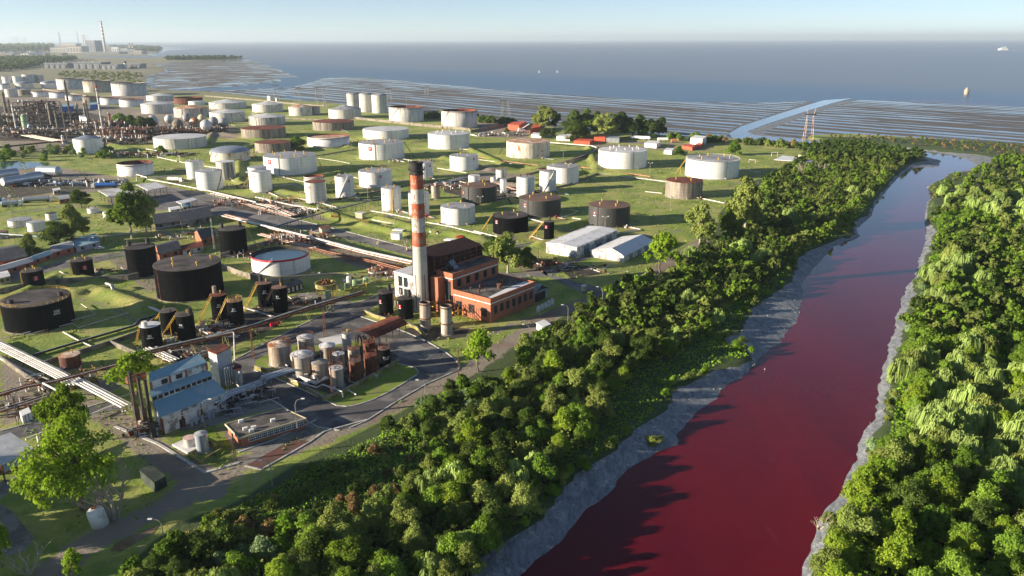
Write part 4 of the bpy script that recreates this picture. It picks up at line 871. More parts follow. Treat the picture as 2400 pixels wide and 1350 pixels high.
tank('n2', 410, 453, 742, 805, 'black', 'flat', 'slim black tank numbered 88 with thick roof stack', NB, rise='roof_black', vents=1, hatch=[(60, (.75, 2.2))], num=('88', 420, 766, .95), stair=(382, 785, 'y'))
tank('n3', 326, 375, 768, 820, 'black', 'flat', 'slim black tank numbered 85 with white roof and white down pipe', NB, rise='roof_white', hatch=[(-40, (.9, 2.0, 'pipe'))], num=('85', 347, 791, .95), stair=(318, 810, 'y'))
tank('n4', 491, 530, 695, 752, 'black', 'flat', 'slim black tank numbered 86 with rust red roof', NB, rise='roof_rust', vents=1, hatch=[(-150, (.75, 2.8, 'tan'))], num=('86', 510, 718, .9), stair=(462, 762, 'y'))
tank('n5', 529, 568, 709, 765, 'black', 'flat', 'slim black tank numbered 83 with yellow roof railing', NB, rise='roof_brown', vents=1, rail='yellow', num=('83', 545, 728, .9), stair=(504, 765, 'y'))
tank('n6', 600, 636, 667, 722, 'black', 'flat', 'slim black tank numbered 87 with black roof stack', NB, rise='roof_brown', vents=1, hatch=[(-150, (.7, 2.8))], num=('87', 618, 686, .9), stair=(572, 728, 'y'))
tank('n7', 636, 671, 677, 736, 'black', 'flat', 'slim black tank numbered 81 right of number 87', NB, rise='roof_brown', vents=1, hatch=[(150, (.7, 2.8))], num=('81', 648, 698, .9), stair=(606, 745, 'd'))
tank('n8', 886, 920, 689, 740, 'black', 'flat', 'black tank with red tag beside the brick building, left of two', 'black tanks by the brick building', rise='roof_black', hatch=[(130, (.7, 2.6))], logo=(890, 706, .6, 'w'), rail='darkmetal')
tank('n9', 932, 967, 703, 750, 'black', 'flat', 'black tank with red tag beside the brick building, right of two', 'black tanks by the brick building', rise='roof_black', hatch=[(130, (.7, 2.6))], logo=(936, 718, .6, 'w'), rail='darkmetal')
tank('n10', 983, 1008, 712, 772, 'tan', 'open', 'pale rust streaked upright silo, left of the two before the brick wall', 'two upright silos', depth=1.5, ring=[.38, .93], inner='roof_brown', name='silo', cat='silo')
tank('n11', 1032, 1059, 720, 787, 'tan', 'open', 'pale rust streaked upright silo with black door, right of the two before the brick wall', 'two upright silos', depth=1.5, ring=[.38, .93], inner='roof_brown', name='silo', cat='silo')
tank('n12', 939, 954, 664, 694, 'tan', 'dome', 'small rust stained white vessel by the white windowed annex', rise='roof_rustspot')
CL = 'cluster of stained tanks on the island'
tank('c1', 627, 682, 815, 862, 'tan', 'steep', 'stained white tank with rusty railing at the left end of the cluster', CL, rail='rustmetal', rise='roof_rustspot', vents=1, ventm='rustmetal')
tank('c2', 696, 735, 796, 840, 'tan', 'steep', 'stained cylinder at the back left of the cluster by the road', CL, rail='rustmetal', rise='roof_white', pole=715)
tank('c3', 680, 735, 840, 889, 'tan', 'steep', 'stained white tank with rusty patch on roof, front left of the cluster', CL, rail='rustmetal', rise='roof_white', pole=686)
tank('c4', 748, 785, 815, 852, 'tan', 'steep', 'cream tank behind the railless grey one in the cluster', CL, rise='roof_white', pole=770)
tank('c5', 730, 768, 855, 893, 'tan', 'steep', 'grey streaked tank without railing in the front row of the cluster', CL, rise='roof_grey')
tank('c6', 779, 807, 833, 872, 'tan', 'flat', 'narrow stained tank in the middle of the cluster', CL, rail='rustmetal', rise='roof_white')
tank('c7', 801, 822, 784, 822, 'whitew', 'flat', 'narrow white tank with orange post on top at the back of the cluster', CL, rail='rustmetal', vents=1, ventm='yellow')
tank('c8', 815, 843, 822, 858, 'tan', 'flat', 'stained narrow tank behind the dark rusty one', CL, rail='rustmetal', rise='roof_brown')
tank('c9', 850, 879, 806, 845, 'rust', 'flat', 'rusty orange tank at the back right of the cluster', CL, rail='rustmetal', rise='roof_rust')
tank('c10', 852, 883, 837, 884, 'rust', 'flat', 'fully rusted brown tank beside the black numbered one', CL, rail='rustmetal', rise='roof_rust')
tank('c11', 886, 914, 821, 865, 'black', 'flat', 'black tank lettered TE.02 at the right end of the cluster', CL, rail='rustmetal', rise='roof_brown', num=('TE.02', 904, 841, .75))
tank('c12', 817, 846, 850, 896, 'rust', 'flat', 'dark rusted tank in the front of the cluster', CL, rail='rustmetal', rise='roof_brown')
tank('c13', 771, 804, 868, 912, 'tan', 'flat', 'frontmost grey streaked tank with rusty railing', CL, rail='rustmetal', rise='roof_white')
tank('d1', 136, 187, 838, 867, 'rust', 'flat', 'low stained tank with orange rust roof beside the bund wall', rise='roof_rustspot', vents=1)
tank('d2', 429, 457, 1031, 1053, 'whitew', 'flat', 'short pink plastic tank on the white pad', rise='pinkpaint')
tank('d3', 455, 485, 1022, 1063, 'silver', 'steep', 'upright silver grey tank on legs beside the pink one', rise='roof_grey')
def tilted_tank():
    x, y = G(236, 1230); t_ = thing('water_tank', 'dented white fibreglass tank leaning beside the dead tree', 'tank', (x, y, 0)); t_.rotation_euler = (R(6), R(-7), 0)
    r = 1.75; h = 4.5
    v = MB(); v.lathe((0, 0, 0), [(.01, 0), (r*1.04, 0), (r*1.0, h*.80), (r*.90, h*.90), (r*.55, h*.96), (.01, h)], 28); q = v.build('body', M['whitepaint'], smooth=True); q.parent = t_
    v = MB(); v.cyl((0, 0, h+.1), .5, .2, 12); q = v.build('lid', M['rustmetal']); q.parent = t_
tilted_tank()
bpy.data.objects['storage_tank'] if 0 else None
# ------------------------------------------------------------ buildings
def W3(px, py, z): g = G(px, py, z); return (g[0], g[1], z)
def frame(O, P1):
    d = Vector((P1[0]-O[0], P1[1]-O[1])); d.normalize(); n = Vector((-d.y, d.x))
    return lambda a, b: (O[0] + d.x*a + n.x*b, O[1] + d.y*a + n.y*b)
def slab_quad(mb, q, th=.2, mi=0):     # q four 3d corners -> thick sheet
    lo = [(p[0], p[1], p[2]-th) for p in q]
    return mb.add(list(q) + lo, [(0, 1, 2, 3), (7, 6, 5, 4), (0, 4, 5, 1), (1, 5, 6, 2), (2, 6, 7, 3), (3, 7, 4, 0)], mi)
EACH = {'post': 1, 'air_conditioner': 1, 'transformer': 1, 'saddle': 1, 'wheel': 1, 'leg': 1, 'roof_vent': 2, 'small_vessel': 1, 'column': 1, 'red_pilaster': 1, 'pump': 1, 'riser_pipe': 1, 'stone_band': 1, 'tie_bar': 1, 'roof_pipe': 1, 'bund_wall': 1, 'loading_arm': 1, 'door_seam': 1, 'duct': 1}
def part(t_, name, mb, mat, **kw):
    if name in EACH and len(mb.cut) > EACH[name]:
        for m in mb.split(EACH[name]): o = m.build(name, mat, parent=t_)
        return o
    return mb.build(name, mat, parent=t_)
def windows(t_, P0, P1, z0, z1, n, w_, out=.06, frame_m='darkmetal', mull=2, name='window', glass='glass'):
    """n windows evenly spread on the wall from P0 to P1 (outside is on the right of P0->P1)"""
    a = Vector((P1[0]-P0[0], P1[1]-P0[1])); L = a.length; a.normalize(); o = Vector((a.y, -a.x)); ang = math.atan2(a.y, a.x)
    for i in range(n):
        c = Vector(P0[:2]) + a*(L*(i+.5)/n) + o*out*.5
        w = MB().box((c.x, c.y, z0), (w_, out + .04, z1-z0), ang).build(name, M[glass], parent=t_)
        f = MB(); cc = c + o*(out*.5 + .05)
        for s_ in (-.5, .5): f.box((cc.x + a.x*w_*s_, cc.y + a.y*w_*s_, z0-.06), (.14, .10, z1-z0+.12), ang)
        for j in range(1, mull): f.box((cc.x + a.x*w_*(j/mull-.5), cc.y + a.y*w_*(j/mull-.5), z0), (.07, .08, z1-z0), ang)
        for zz in (z0-.1, (z0+z1)/2, z1): f.box((cc.x, cc.y, zz), (w_+.14, .11, .1), ang)
        f.build('window_frame', M[frame_m], parent=w)
# --- brick powerhouse
A = G(1150, 757.6); B = G(1253, 714); f_ = frame(A, B)
pw = thing('brick_powerhouse', 'large red brick power house with stepped flat roofs behind the striped chimney', 'building', (*A, 0))
H1, H2, H3 = 9.4, 15.4, 20.6
lo = [f_(0, 0), f_(26.8, 0), f_(26.8, 18.6), f_(0, 18.6)]; upb = [f_(0, 18.7), f_(27.2, 18.7), f_(27.2, 27.2), f_(0, 27.2)]; tw = [f_(-3.2, 23.4), f_(-.05, 23.4), f_(-.05, 27.2), f_(-3.2, 27.2)]
part(pw, 'lower_wall', MB().prism(lo, 0, H1-.7), M['brick']); part(pw, 'upper_wall', MB().prism(upb, 0, H2-.6), M['brick']); part(pw, 'stair_tower', MB().prism(tw, 0, H2-1.6), M['brick'])
def parapet(t_, poly, z, h, mat, th=.4, name='parapet'):
    mb = MB(); n = len(poly)
    for i in range(n):
        p, q = Vector(poly[i]), Vector(poly[(i+1) % n]); d = q-p; c = (p+q)/2
        mb.box((c.x, c.y, z), (d.length + (th if i % 2 == 0 else -th-.01), th, h), math.atan2(d.y, d.x))
    return part(t_, name, mb, mat)
parapet(pw, lo, H1-.7, .9, M['brick']); parapet(pw, upb, H2-.6, .9, M['brick'])
def band(t_, poly, z, h, mat, out=.06, name='stone_band'):
    mb = MB(); n = len(poly)
    for i in range(n):
        p, q = Vector(poly[i]), Vector(poly[(i+1) % n]); d = q-p; c = (p+q)/2; o = Vector((d.y, -d.x)).normalized()*(out*.5)
        mb.box((c.x+o.x, c.y+o.y, z), (d.length + .2, out+.3, h), math.atan2(d.y, d.x))
    return part(t_, name, mb, mat)
band(pw, [f_(0, 18.5), f_(0, 0), f_(26.8, 0), f_(26.8, 18.5)][::1][:4], H1-2.0, .3, M['conc']) if 0 else None
mb = MB()
for P_, Q_ in ((f_(0, 18.5), f_(0, 0)), (f_(0, 0), f_(26.8, 0)), (f_(26.8, 0), f_(26.8, 18.5))):
    p, q = Vector(P_), Vector(Q_); d = q-p; c = (p+q)/2; mb.box((c.x, c.y, H1-2.1), (d.length+.1, .16, .32), math.atan2(d.y, d.x))
part(pw, 'stone_band', mb, M['whitepaint'])
mb = MB()
for P_, Q_ in ((f_(0, 27.2), f_(0, 18.7)), (f_(0, 18.7), f_(27.2, 18.7)), (f_(27.2, 18.7), f_(27.2, 27.2)), (f_(0, 23.3), f_(0, 18.8))):
    p, q = Vector(P_), Vector(Q_); d = q-p; c = (p+q)/2; mb.box((c.x, c.y, H2-2.2), (d.length+.1, .16, .34), math.atan2(d.y, d.x))
part(pw, 'stone_band', mb, M['whitepaint'])
part(pw, 'roof', MB().prism([f_(.2, .2), f_(26.6, .2), f_(26.6, 18.5), f_(.2, 18.5)], H1-.7, H1-.4), M['flatroof'])
part(pw, 'roof', MB().prism([f_(.2, 18.9), f_(27, 18.9), f_(27, 27), f_(.2, 27)], H2-.6, H2-.25), M['flatroof'])
part(pw, 'white_roof_strip', MB().prism([f_(.6, .6), f_(26.3, .6), f_(26.3, 4.4), f_(14, 4.2), f_(.6, 2.6)], H1-.4, H1-.36), M['roofwhite2'])
shd = [f_(-1.4, 27.3), f_(27.5, 27.3), f_(27.5, 37), f_(-1.4, 37)]
part(pw, 'boiler_house', MB().prism(shd, 0, [H3, H3-.8, H3+1.2, H3+1.8]), M['rustcorr'])
mb = MB()
for i in range(9): x_, y_ = f_(-1 + 3.5*i, 27.15); mb.box((x_, y_, H2-.2), (.3, .3, 4.8), math.atan2(B[1]-A[1], B[0]-A[0]))
for zz in (H2+1.5, H2+3.2):
    p, q = Vector(f_(-1.2, 27.1)), Vector(f_(27, 27.1)); c = (p+q)/2; mb.box((c.x, c.y, zz), ((q-p).length, .2, .2), math.atan2((q-p).y, (q-p).x))
part(pw, 'steel_frame', mb, M['rustmetal'])
mb = MB()
for i in range(7): x_, y_ = f_(5.5+i*.55, 25.6 + .3*(i % 2)); mb.cyl((x_, y_, H2-.25), .28, 2.2 + (i*7 % 3)*.5, 8)
x_, y_ = f_(7, 24.6); mb.box((x_, y_, H2-.25), (3.2, 2.0, .9), .4); part(pw, 'roof_pipe', mb, M['pipeblue'])
mb = MB(); x_, y_ = f_(2.2, 24.0); mb.tube([(x_, y_, H2), (x_, y_, H2+1.6), (x_+1.4, y_+1, H2+2.2)], .8, 10); x_, y_ = f_(4.4, 23.6); mb.cyl((x_, y_, H2-.2), 1.1, 1.4, 12); part(pw, 'duct', mb, M['darkmetal'])
windows(pw, f_(0, 18.6), f_(0, 0), 2.2, 5.3, 3, 2.6, mull=3)
windows(pw, f_(1, 0), f_(26.3, 0), 3.2, 6.0, 7, 1.7)
windows(pw, f_(0, 23.2), f_(0, 19.2), 5.0, 12.2, 1, 2.7, mull=3); windows(pw, f_(0, 23.2), f_(0, 19.2), .6, 3.8, 1, 2.6, mull=3)
windows(pw, f_(1, 18.7), f_(26.5, 18.7), H1+.6, H1+3.2, 5, 2.0, mull=3)
mb = MB()
for (a_, b_, r_, h_) in ((4, 9, .35, 1.2), (8, 12, .3, 1.4), (7, 8, .25, 1.0), (19, 10, .9, 1.3), (13, 6.5, .8, 1.6), (22, 12.5, .5, 1.2), (11, 13.5, .2, 1.8), (5, 14, .3, .9)):
    x_, y_ = f_(a_, b_); mb.cyl((x_, y_, H1-.4), r_, h_, 10); mb.cyl((x_, y_, H1-.4+h_), r_*1.35, .25, 10)
part(pw, 'roof_vent', mb, M['rustmetal'])
mb = MB()    # external steel stair and pipes on the front wall
for i in range(5):
    x_, y_ = f_(-2 - .0*i, 5 + 2.2*i); mb.tube([(x_, y_, 0), (x_, y_, 5.4)], .1, 4); 
p0, p1 = f_(-1.2, 4), f_(-1.2, 12); mb.tube([(p0[0], p0[1], .2), (p1[0], p1[1], 5.2)], .16, 4); p0, p1 = f_(-2.2, 4), f_(-2.2, 12); mb.tube([(p0[0], p0[1], .2), (p1[0], p1[1], 5.2)], .16, 4)
part(pw, 'fire_escape', mb, M['rustmetal'])
# white annex behind the chimney
an = thing('white_annex', 'white walled annex with grids of small windows behind the chimney base', 'building', (*f_(6, 44), 0))
ap = [f_(0, 37.3), f_(18, 37.3), f_(18, 51), f_(0, 51)]
part(an, 'wall', MB().prism(ap, 0, 10.5), M['stain']); part(an, 'roof', MB().prism([f_(-.3, 37.1), f_(18.3, 37.1), f_(18.3, 51.3), f_(-.3, 51.3)], 10.5, 10.8), M['roof_white'])
windows(an, f_(0, 49), f_(0, 43), 1.6, 4.4, 2, 2.0, mull=3); windows(an, f_(0, 49), f_(0, 43), 5.4, 9.2, 2, 2.0, mull=3)
# grey lean-to shed at the right end
gs = thing('grey_shed', 'grey corrugated pitched shed leaning against the right end of the brick building', 'shed', (*f_(31, 8), 0))
gp = [f_(27.6, 1.5), f_(38, 1.5), f_(38, 18), f_(27.6, 18)]
part(gs, 'wall', MB().prism(gp, 0, 4.0), M['greysheet'])
mb = MB(); e = lambda a_, b_, z: (*f_(a_, b_), z)
slab_quad(mb, [e(27.4, .9, 4.0), e(33, .9, 6.6), e(33, 18.5, 6.6), e(27.4, 18.5, 4.0)]); slab_quad(mb, [e(33, .9, 6.6), e(38.5, .9, 3.8), e(38.5, 18.5, 3.8), e(33, 18.5, 6.6)]); part(gs, 'roof', mb, M['greysheet'])
part(gs, 'doorway', MB().prism([f_(29, 1.42), f_(36, 1.42), f_(36, 1.5), f_(29, 1.5)], 0, 3.4), M['darkmetal'])
# --- the chimney
def chimney():
    c = G(989, 727); t_ = thing('chimney', 'tall red and white banded chimney with black top and faded vertical lettering', 'chimney', (*c, 0))
    zb = [0] + [HT(*c, y) for y in (575, 542, 509, 475, 442, 409, 381)]; TOP = zb[7]
    rad = lambda z: 2.95 - .62*min(1, z/TOP)**.8
    mb = MB()
    for i in range(7): mb.lathe((0, 0, 0), [(rad(zb[i]), zb[i]), (rad(zb[i+1]), zb[i+1])], 32, (0, 1, 2, 1, 2, 1, 3)[i])
    mats = [simple('chimney_concrete', (.52, .49, .42), .12, .35, .9, col2=(.36, .34, .30), c2amt=.35), simple('chimney_red', (.40, .10, .05), .25, .6, .9, col2=(.36, .20, .14), c2amt=.4), simple('chimney_white', (.54, .50, .44), .2, .6, .9, col2=(.40, .30, .24), c2amt=.35), simple('chimney_soot', (.035, .033, .032), .3, .8, .95, col2=(.16, .13, .11), c2amt=.2)]
    q = mb.build('shaft', mats, smooth=True); q.parent = t_
    mb = MB(); r = rad(TOP); o5 = TOP - 55
    mb.lathe((0, 0, 0), [(r+.05, TOP-.4), (r+.28, TOP-.3), (r+.28, TOP+.2), (r-.6, TOP+.25), (r-.65, TOP-5)], 32); mb.lathe((0, 0, 0), [(r+.1, TOP-2.8), (r+.75, TOP-2.7), (r+.75, TOP-2.6), (r+.1, TOP-2.5)], 32); mb.lathe((0, 0, 0), [(r+.05, TOP-4.4), (r+.3, TOP-4.3), (r+.3, TOP-3.9), (r+.05, TOP-3.8)], 32)
    for i in range(16): a = 2*math.pi*i/16; mb.box(((r+.7)*math.cos(a), (r+.7)*math.sin(a), TOP-2.6), (.08, .08, 1.0), a)
    q = mb.build('crown_platform', mats[3]); q.parent = t_
    v = math.atan2(-c[1], -c[0]); mb = MB()
    for j in range(13):
        z = 4 + j*3.7; a = v + 1.35
        mb.box(((rad(z)+.3)*math.cos(a), (rad(z)+.3)*math.sin(a), z), (.7, .5, .12), a)
    mb.tube([((rad(z)+.25)*math.cos(v-1.45), (rad(z)+.25)*math.sin(v-1.45), z) for z in (1, 20, 40, TOP-1)], .09, 5)
    mb.tube([((rad(z)+.55)*math.cos(v+1.3), (rad(z)+.55)*math.sin(v+1.3), z) for z in (1, 20, 40, TOP-1)], .06, 4)
    q = mb.build('ladder', M['rustmetal']); q.parent = t_
    lm = [simple('lettering_faded_salmon', (.66, .36, .25), .25, .9, .9), simple('lettering_faded_red', (.48, .17, .09), .25, .9, .9)]
    for i, ch in enumerate('ULTRAMAR'):
        z = zb[6] - 3.3 - i*2.72; P_, F_ = text_polys(ch); mb = on_shell(MB(), [(x*1.9, y*1.9) for x, y, _ in P_], F_, rad(z)+.035, v - .5, z); wb_ = zb[2] < z+1 < zb[3] or zb[4] < z+1 < zb[5]
        q = mb.build('letter', lm[1 if wb_ else 0]); q.parent = t_
    mb = MB()
    for a in (v-.75, v+.15, v+.55): mb.tube([((rad(z)+.12)*math.cos(a), (rad(z)+.12)*math.sin(a), z) for z in (1, 15)], .1, 4)
    q = mb.build('tie_bars', M['darkmetal']); q.parent = t_
chimney()
# --- blue roofed plant
bb = thing('blue_roofed_plant', 'white industrial hall with three stepped blue sheet roofs in the left foreground', 'building', (-93.5, 185.2, 0))
c1 = [W3(375, 977, 5.4), W3(529, 917.5, 5.4), W3(497, 884, 8.0), W3(356, 934, 8.0)]
c2 = [W3(353, 931, 9.1), W3(498, 878.5, 9.1), W3(488, 868, 10.0), W3(351, 913, 10.0)]
c3 = [W3(350, 894, 12.4), W3(485, 848.5, 12.4), W3(466, 828.5, 13.6), W3(348, 874, 13.6)]
for nm_, q in (('roof', c1), ('roof', c2), ('roof', c3)):
    part(bb, nm_, slab_quad(MB(), q, .25), M['bluesheet'])
xy = lambda q: (q[0], q[1])
def shrink(q, f=.97):
    cx = sum(p[0] for p in q)/4; cy = sum(p[1] for p in q)/4; return [(cx + (p[0]-cx)*f, cy + (p[1]-cy)*f) for p in q]
s1 = shrink(c1, .965); part(bb, 'wall', MB().prism(s1, 0, [5.1, 5.1, 7.7, 7.7]), M['stain'])
s2 = [s1[3], s1[2], xy(c2[2]), xy(c2[3])]; s2 = shrink([xy(c2[0]), xy(c2[1]), xy(c2[2]), xy(c2[3])], .975)
part(bb, 'wall', MB().prism(s2, 0, [8.8, 8.8, 9.7, 9.7]), M['stain'])
s3 = shrink(c3, .965); part(bb, 'upper_wall', MB().prism(s3, 0, [12.1, 12.1, 13.3, 13.3]), M['stain'])
def lerp2(a, b, t): return (a[0] + (b[0]-a[0])*t, a[1] + (b[1]-a[1])*t)
windows(bb, s2[0], s2[1], 8.05, 8.75, 11, 1.05, mull=2); windows(bb, lerp2(s3[0], s3[1], .1), lerp2(s3[0], s3[1], .62), 10.5, 11.6, 2, 1.6, mull=3)
mb = MB()
for t0 in (.0, .33, .62, 1.0):
    x_, y_ = lerp2(s3[0], s3[1], t0); mb.box((x_, y_, 10.0), (.5, .5, 2.1), .97)
part(bb, 'red_pilaster', mb, M['brick'])
mb = MB()
for i in range(4): x_, y_ = lerp2(s1[0], s1[1], .0 + i*.3); o_ = Vector((s1[1][1]-s1[0][1], -(s1[1][0]-s1[0][0]))).normalized()*.2; mb.box((x_+o_.x, y_+o_.y, 0), (.35, .3, 4.6), .97)
part(bb, 'column', mb, M['rustmetal'])
windows(bb, lerp2(s1[0], s1[1], .25), lerp2(s1[0], s1[1], .33), 0, 2.3, 1, 1.5, name='door', glass='darkmetal', mull=1)
windows(bb, lerp2(s1[0], s1[1], .80), lerp2(s1[0], s1[1], .9), 2.6, 3.4, 1, 1.5)
mb = MB()
for k_ in (0, .5): 
    p, q = Vector((*s1[0], 4.6-k_)), Vector((*s1[1], 4.6-k_)); o_ = Vector((q.y-p.y, -(q.x-p.x), 0)).normalized(); mb.tube([p + o_*(1.0+k_), q + o_*(1.0+k_)], .12, 5)
part(bb, 'wall_pipe', mb, M['pipe'])
mb = MB()
for t0 in (.38, .45, .55, .66, .72): x_, y_ = lerp2(s1[0], s1[1], t0); o_ = Vector((s1[1][1]-s1[0][1], -(s1[1][0]-s1[0][0]))).normalized()*1.6; mb.cyl((x_+o_.x, y_+o_.y, 0), .45, 1.4 + (t0*37 % 1)*1.2, 10)
part(bb, 'small_vessel', mb, M['pipeblue'])
part(bb, 'gable_panel', MB().prism([lerp2(s1[0], s1[3], .0), lerp2(s1[0], s1[3], .1), (lerp2(s1[0], s1[3], .1)[0]-.4, lerp2(s1[0], s1[3], .1)[1]), (s1[0][0]-.4, s1[0][1])], 0, 5), M['brick'])
# rusty stacks at its left end
ST = [((303, 872), (322, 984)), ((323, 884), (341, 994)), ((343, 890), (360, 1024))]
for i, (tp, bs) in enumerate(ST):
    x_, y_ = G(*bs); h_ = HT(x_, y_, tp[1]); t_ = thing('rusty_stack', ['rusty steel stack farthest left of three beside the blue roofed plant', 'middle rusty steel stack of three beside the blue roofed plant', 'rusty steel stack nearest the corner of the blue roofed plant'][i], 'stack', (x_, y_, 0), 'rusty steel stacks')
    part(t_, 'pipe', MB().cyl((x_, y_, 0), .45, h_, 14), M['darkmetal']); part(t_, 'furnace_base', MB().box((x_, y_, 0), (1.3, 1.3, 4.6), .9), M['darkmetal'])
    part(t_, 'rim', MB().lathe((x_, y_, 0), [(.46, h_-.3), (.56, h_-.2), (.56, h_), (.38, h_+.02), (.3, h_-1)], 14), M['darkmetal'])
dr = thing('overhead_drum', 'rusty horizontal drum on a steel frame above the blue roofed plant', 'pressure vessel', (*G(316, 960), 0))
p0, p1 = Vector(W3(296, 893, 9.5)), Vector(W3(341, 878, 9.5))
part(dr, 'drum', MB().tube([p0, p0.lerp(p1, .05), p0.lerp(p1, .95), p1], [.8, 1.1, 1.1, .8], 14), M['roof_black' if 0 else 'rustmetal']); mb = MB()
for p in (p0.lerp(p1, .1), p0.lerp(p1, .9)):
    for s_ in (-1.2, 1.2): mb.tube([(p.x+s_*.5, p.y-s_*.8, 0), (p.x+s_*.5, p.y-s_*.8, 8.6)], .14, 5)
mb.tube([p0 - Vector((0, 0, 1.2)), p1 - Vector((0, 0, 1.2))], .15, 4); mb.tube([(p0.x, p0.y, 4), (p1.x, p1.y, 8)], .1, 4)
part(dr, 'frame', mb, M['darkmetal'])
# grey clad tower
def box4(tn, label, cat, pts, h, wall, roof, group=None, over=.2, th=.25, extra=None):
    t_ = thing(tn, label, cat, (pts[0][0], pts[0][1], 0), group); part(t_, 'wall', MB().prism(pts, 0, h), M[wall])
    c = [sum(p[i] for p in pts)/len(pts) for i in (0, 1)]
    part(t_, 'roof', MB().prism([(p[0] + (p[0]-c[0])*over/max(1, math.dist(p, c)), p[1] + (p[1]-c[1])*over/max(1, math.dist(p, c))) for p in pts], h, h+th), M[roof]); return t_
def pxbox(a, b, c):     # three ground pixels: corner, end of one side, end of the other
    A_, B_, C_ = G(*a), G(*b), G(*c); return [A_, B_, (B_[0]+C_[0]-A_[0], B_[1]+C_[1]-A_[1]), C_]
tw_ = box4('clad_tower', 'square grey clad tower with rust red roof beside the blue roofed plant', 'tower', pxbox((517, 905), (549, 888), (497, 896)), 10.4, 'greyplate', 'roof_rust')
mb = MB(); x0_, y0_ = G(520, 905); 
for i in range(5): x_, y_ = G(531 + i*5.2, 908 - i*2.0); mb.tube([(x_, y_, .2), (x_, y_, 6.0 - .7*(i % 2)), (x_+.3, y_+.3, 6.2)], .16, 6)
part(tw_, 'riser_pipe', mb, M['pipe'])
box4('clad_hut', 'low grey clad block at the foot of the clad tower', 'building', pxbox((566, 908), (570, 895), (548, 900)), 5.2, 'greyplate', 'roof_rust')
# --- flat office
oA = G(566, 1050); oh = 2.8; oc = [W3(560.5, 1027.5, oh), W3(717.6, 981.5, oh), W3(663, 956.6, oh), W3(528, 994.5, oh)]
of = thing('office_block', 'single storey brick office with flat felt roof and a white window strip', 'building', (*oA, 0)); ow = shrink(oc, .95)
part(of, 'wall', MB().prism(ow, 0, oh-.25), M['brick']); part(of, 'roof', MB().prism([xy(p) for p in oc], oh-.25, oh+.05), M['flatroof'])
parapet(of, [xy(p) for p in oc], oh-.3, .5, M['cream'], .25, 'fascia')
windows(of, lerp2(ow[0], ow[1], .12), lerp2(ow[0], ow[1], .98), 1.0, 2.2, 9, 1.7, frame_m='whitepaint', mull=3)
mb = MB()
for (a_, b_) in ((590, 1012), (595, 1005), (640, 988), (565, 990), (575, 1008)): x_, y_ = G(a_, b_, oh); mb.box((x_, y_, oh), (1.2, .8, .8), .5)
part(of, 'air_conditioner', mb, M['whitepaint'])
# --- white hangars
hA, hB = G(1351, 605), G(1445.6, 562); f2 = frame(hA, hB); LL_ = math.dist(hA, hB); wd_ = math.dist(hA, G(1282.6, 592))
hg = thing('white_hangar', 'long white flat roofed warehouse, left and larger of two on the lawn', 'warehouse', (*hA, 0), 'white warehouses')
part(hg, 'wall', MB().prism([f2(0, 0), f2(LL_, 0), f2(LL_, wd_), f2(0, wd_)], 0, 5.4), M['stain'])
mb = MB(); e2 = lambda a_, b_, z: (*f2(a_, b_), z); slab_quad(mb, [e2(-.4, -.4, 5.3), e2(LL_+.4, -.4, 5.3), e2(LL_+.4, wd_/2, 6.0), e2(-.4, wd_/2, 6.0)]); slab_quad(mb, [e2(-.4, wd_/2, 6.0), e2(LL_+.4, wd_/2, 6.0), e2(LL_+.4, wd_+.4, 5.3), e2(-.4, wd_+.4, 5.3)]); part(hg, 'roof', mb, M['roofwhite2'])
windows(hg, f2(4, 0), f2(LL_-3, 0), 0, 4.2, 3, 5.0, name='door', glass='greysheet', mull=3)
hA, hB = G(1462, 615), G(1530, 581); f3 = frame(hA, hB); LL_ = math.dist(hA, hB); wd_ = math.dist(hA, G(1388.4, 599.6))
hg2 = thing('white_hangar', 'white gabled warehouse with a pale blue roof slope, right and smaller of two', 'warehouse', (*hA, 0), 'white warehouses')
mb = MB().prism([f3(0, 0), f3(LL_, 0), f3(LL_, wd_), f3(0, wd_)], 0, 3.5); e3 = lambda a_, b_, z: (*f3(a_, b_), z)
for a_ in (0, LL_): mb.add([e3(a_, 0, 3.5), e3(a_, wd_*.35, 6.0), e3(a_, wd_, 3.3)], [(0, 1, 2)])
part(hg2, 'wall', mb, M['stain']); part(hg2, 'roof', slab_quad(MB(), [e3(-.5, -.5, 3.3), e3(LL_+.5, -.5, 3.3), e3(LL_+.5, wd_*.35, 6.1), e3(-.5, wd_*.35, 6.1)]), M['roofwhite2'])
part(hg2, 'roof', slab_quad(MB(), [e3(-.5, wd_*.35, 6.1), e3(LL_+.5, wd_*.35, 6.1), e3(LL_+.5, wd_+.5, 3.2), e3(-.5, wd_+.5, 3.2)]), M['roof_white'])
windows(hg2, f3(3, 0), f3(LL_-3, 0), 0, 2.8, 3, 3.0, name='door', glass='greysheet', mull=2)
# --- rust red canopy over the loading bay
cn = thing('loading_canopy', 'curved dark red sheet canopy on posts over the loading bay by the island', 'canopy', (-46, 253, 0))
cf = frame((-47.2, 245.0), (-37.5, 259.1)); cl = 17.5; e4 = lambda a_, b_, z: (*cf(a_, b_), z); mb = MB(); prof = [(-.3, 3.7), (1.2, 4.8), (3.0, 5.4), (5.0, 5.4), (8.0, 4.9)]
for (b0, z0), (b1, z1) in zip(prof[:-1], prof[1:]): slab_quad(mb, [e4(-.5, b0, z0), e4(cl, b0, z0), e4(cl, b1, z1), e4(-.5, b1, z1)], .1)
part(cn, 'roof', mb, M['roof_rust']); mb = MB()
for i in range(6):
    for b_ in (.3, 7.4): x_, y_ = cf(i*cl/5.2, b_); mb.tube([(x_, y_, 0), (x_, y_, 4.2)], .12, 5)
part(cn, 'post', mb, M['darkmetal']); mb = MB()
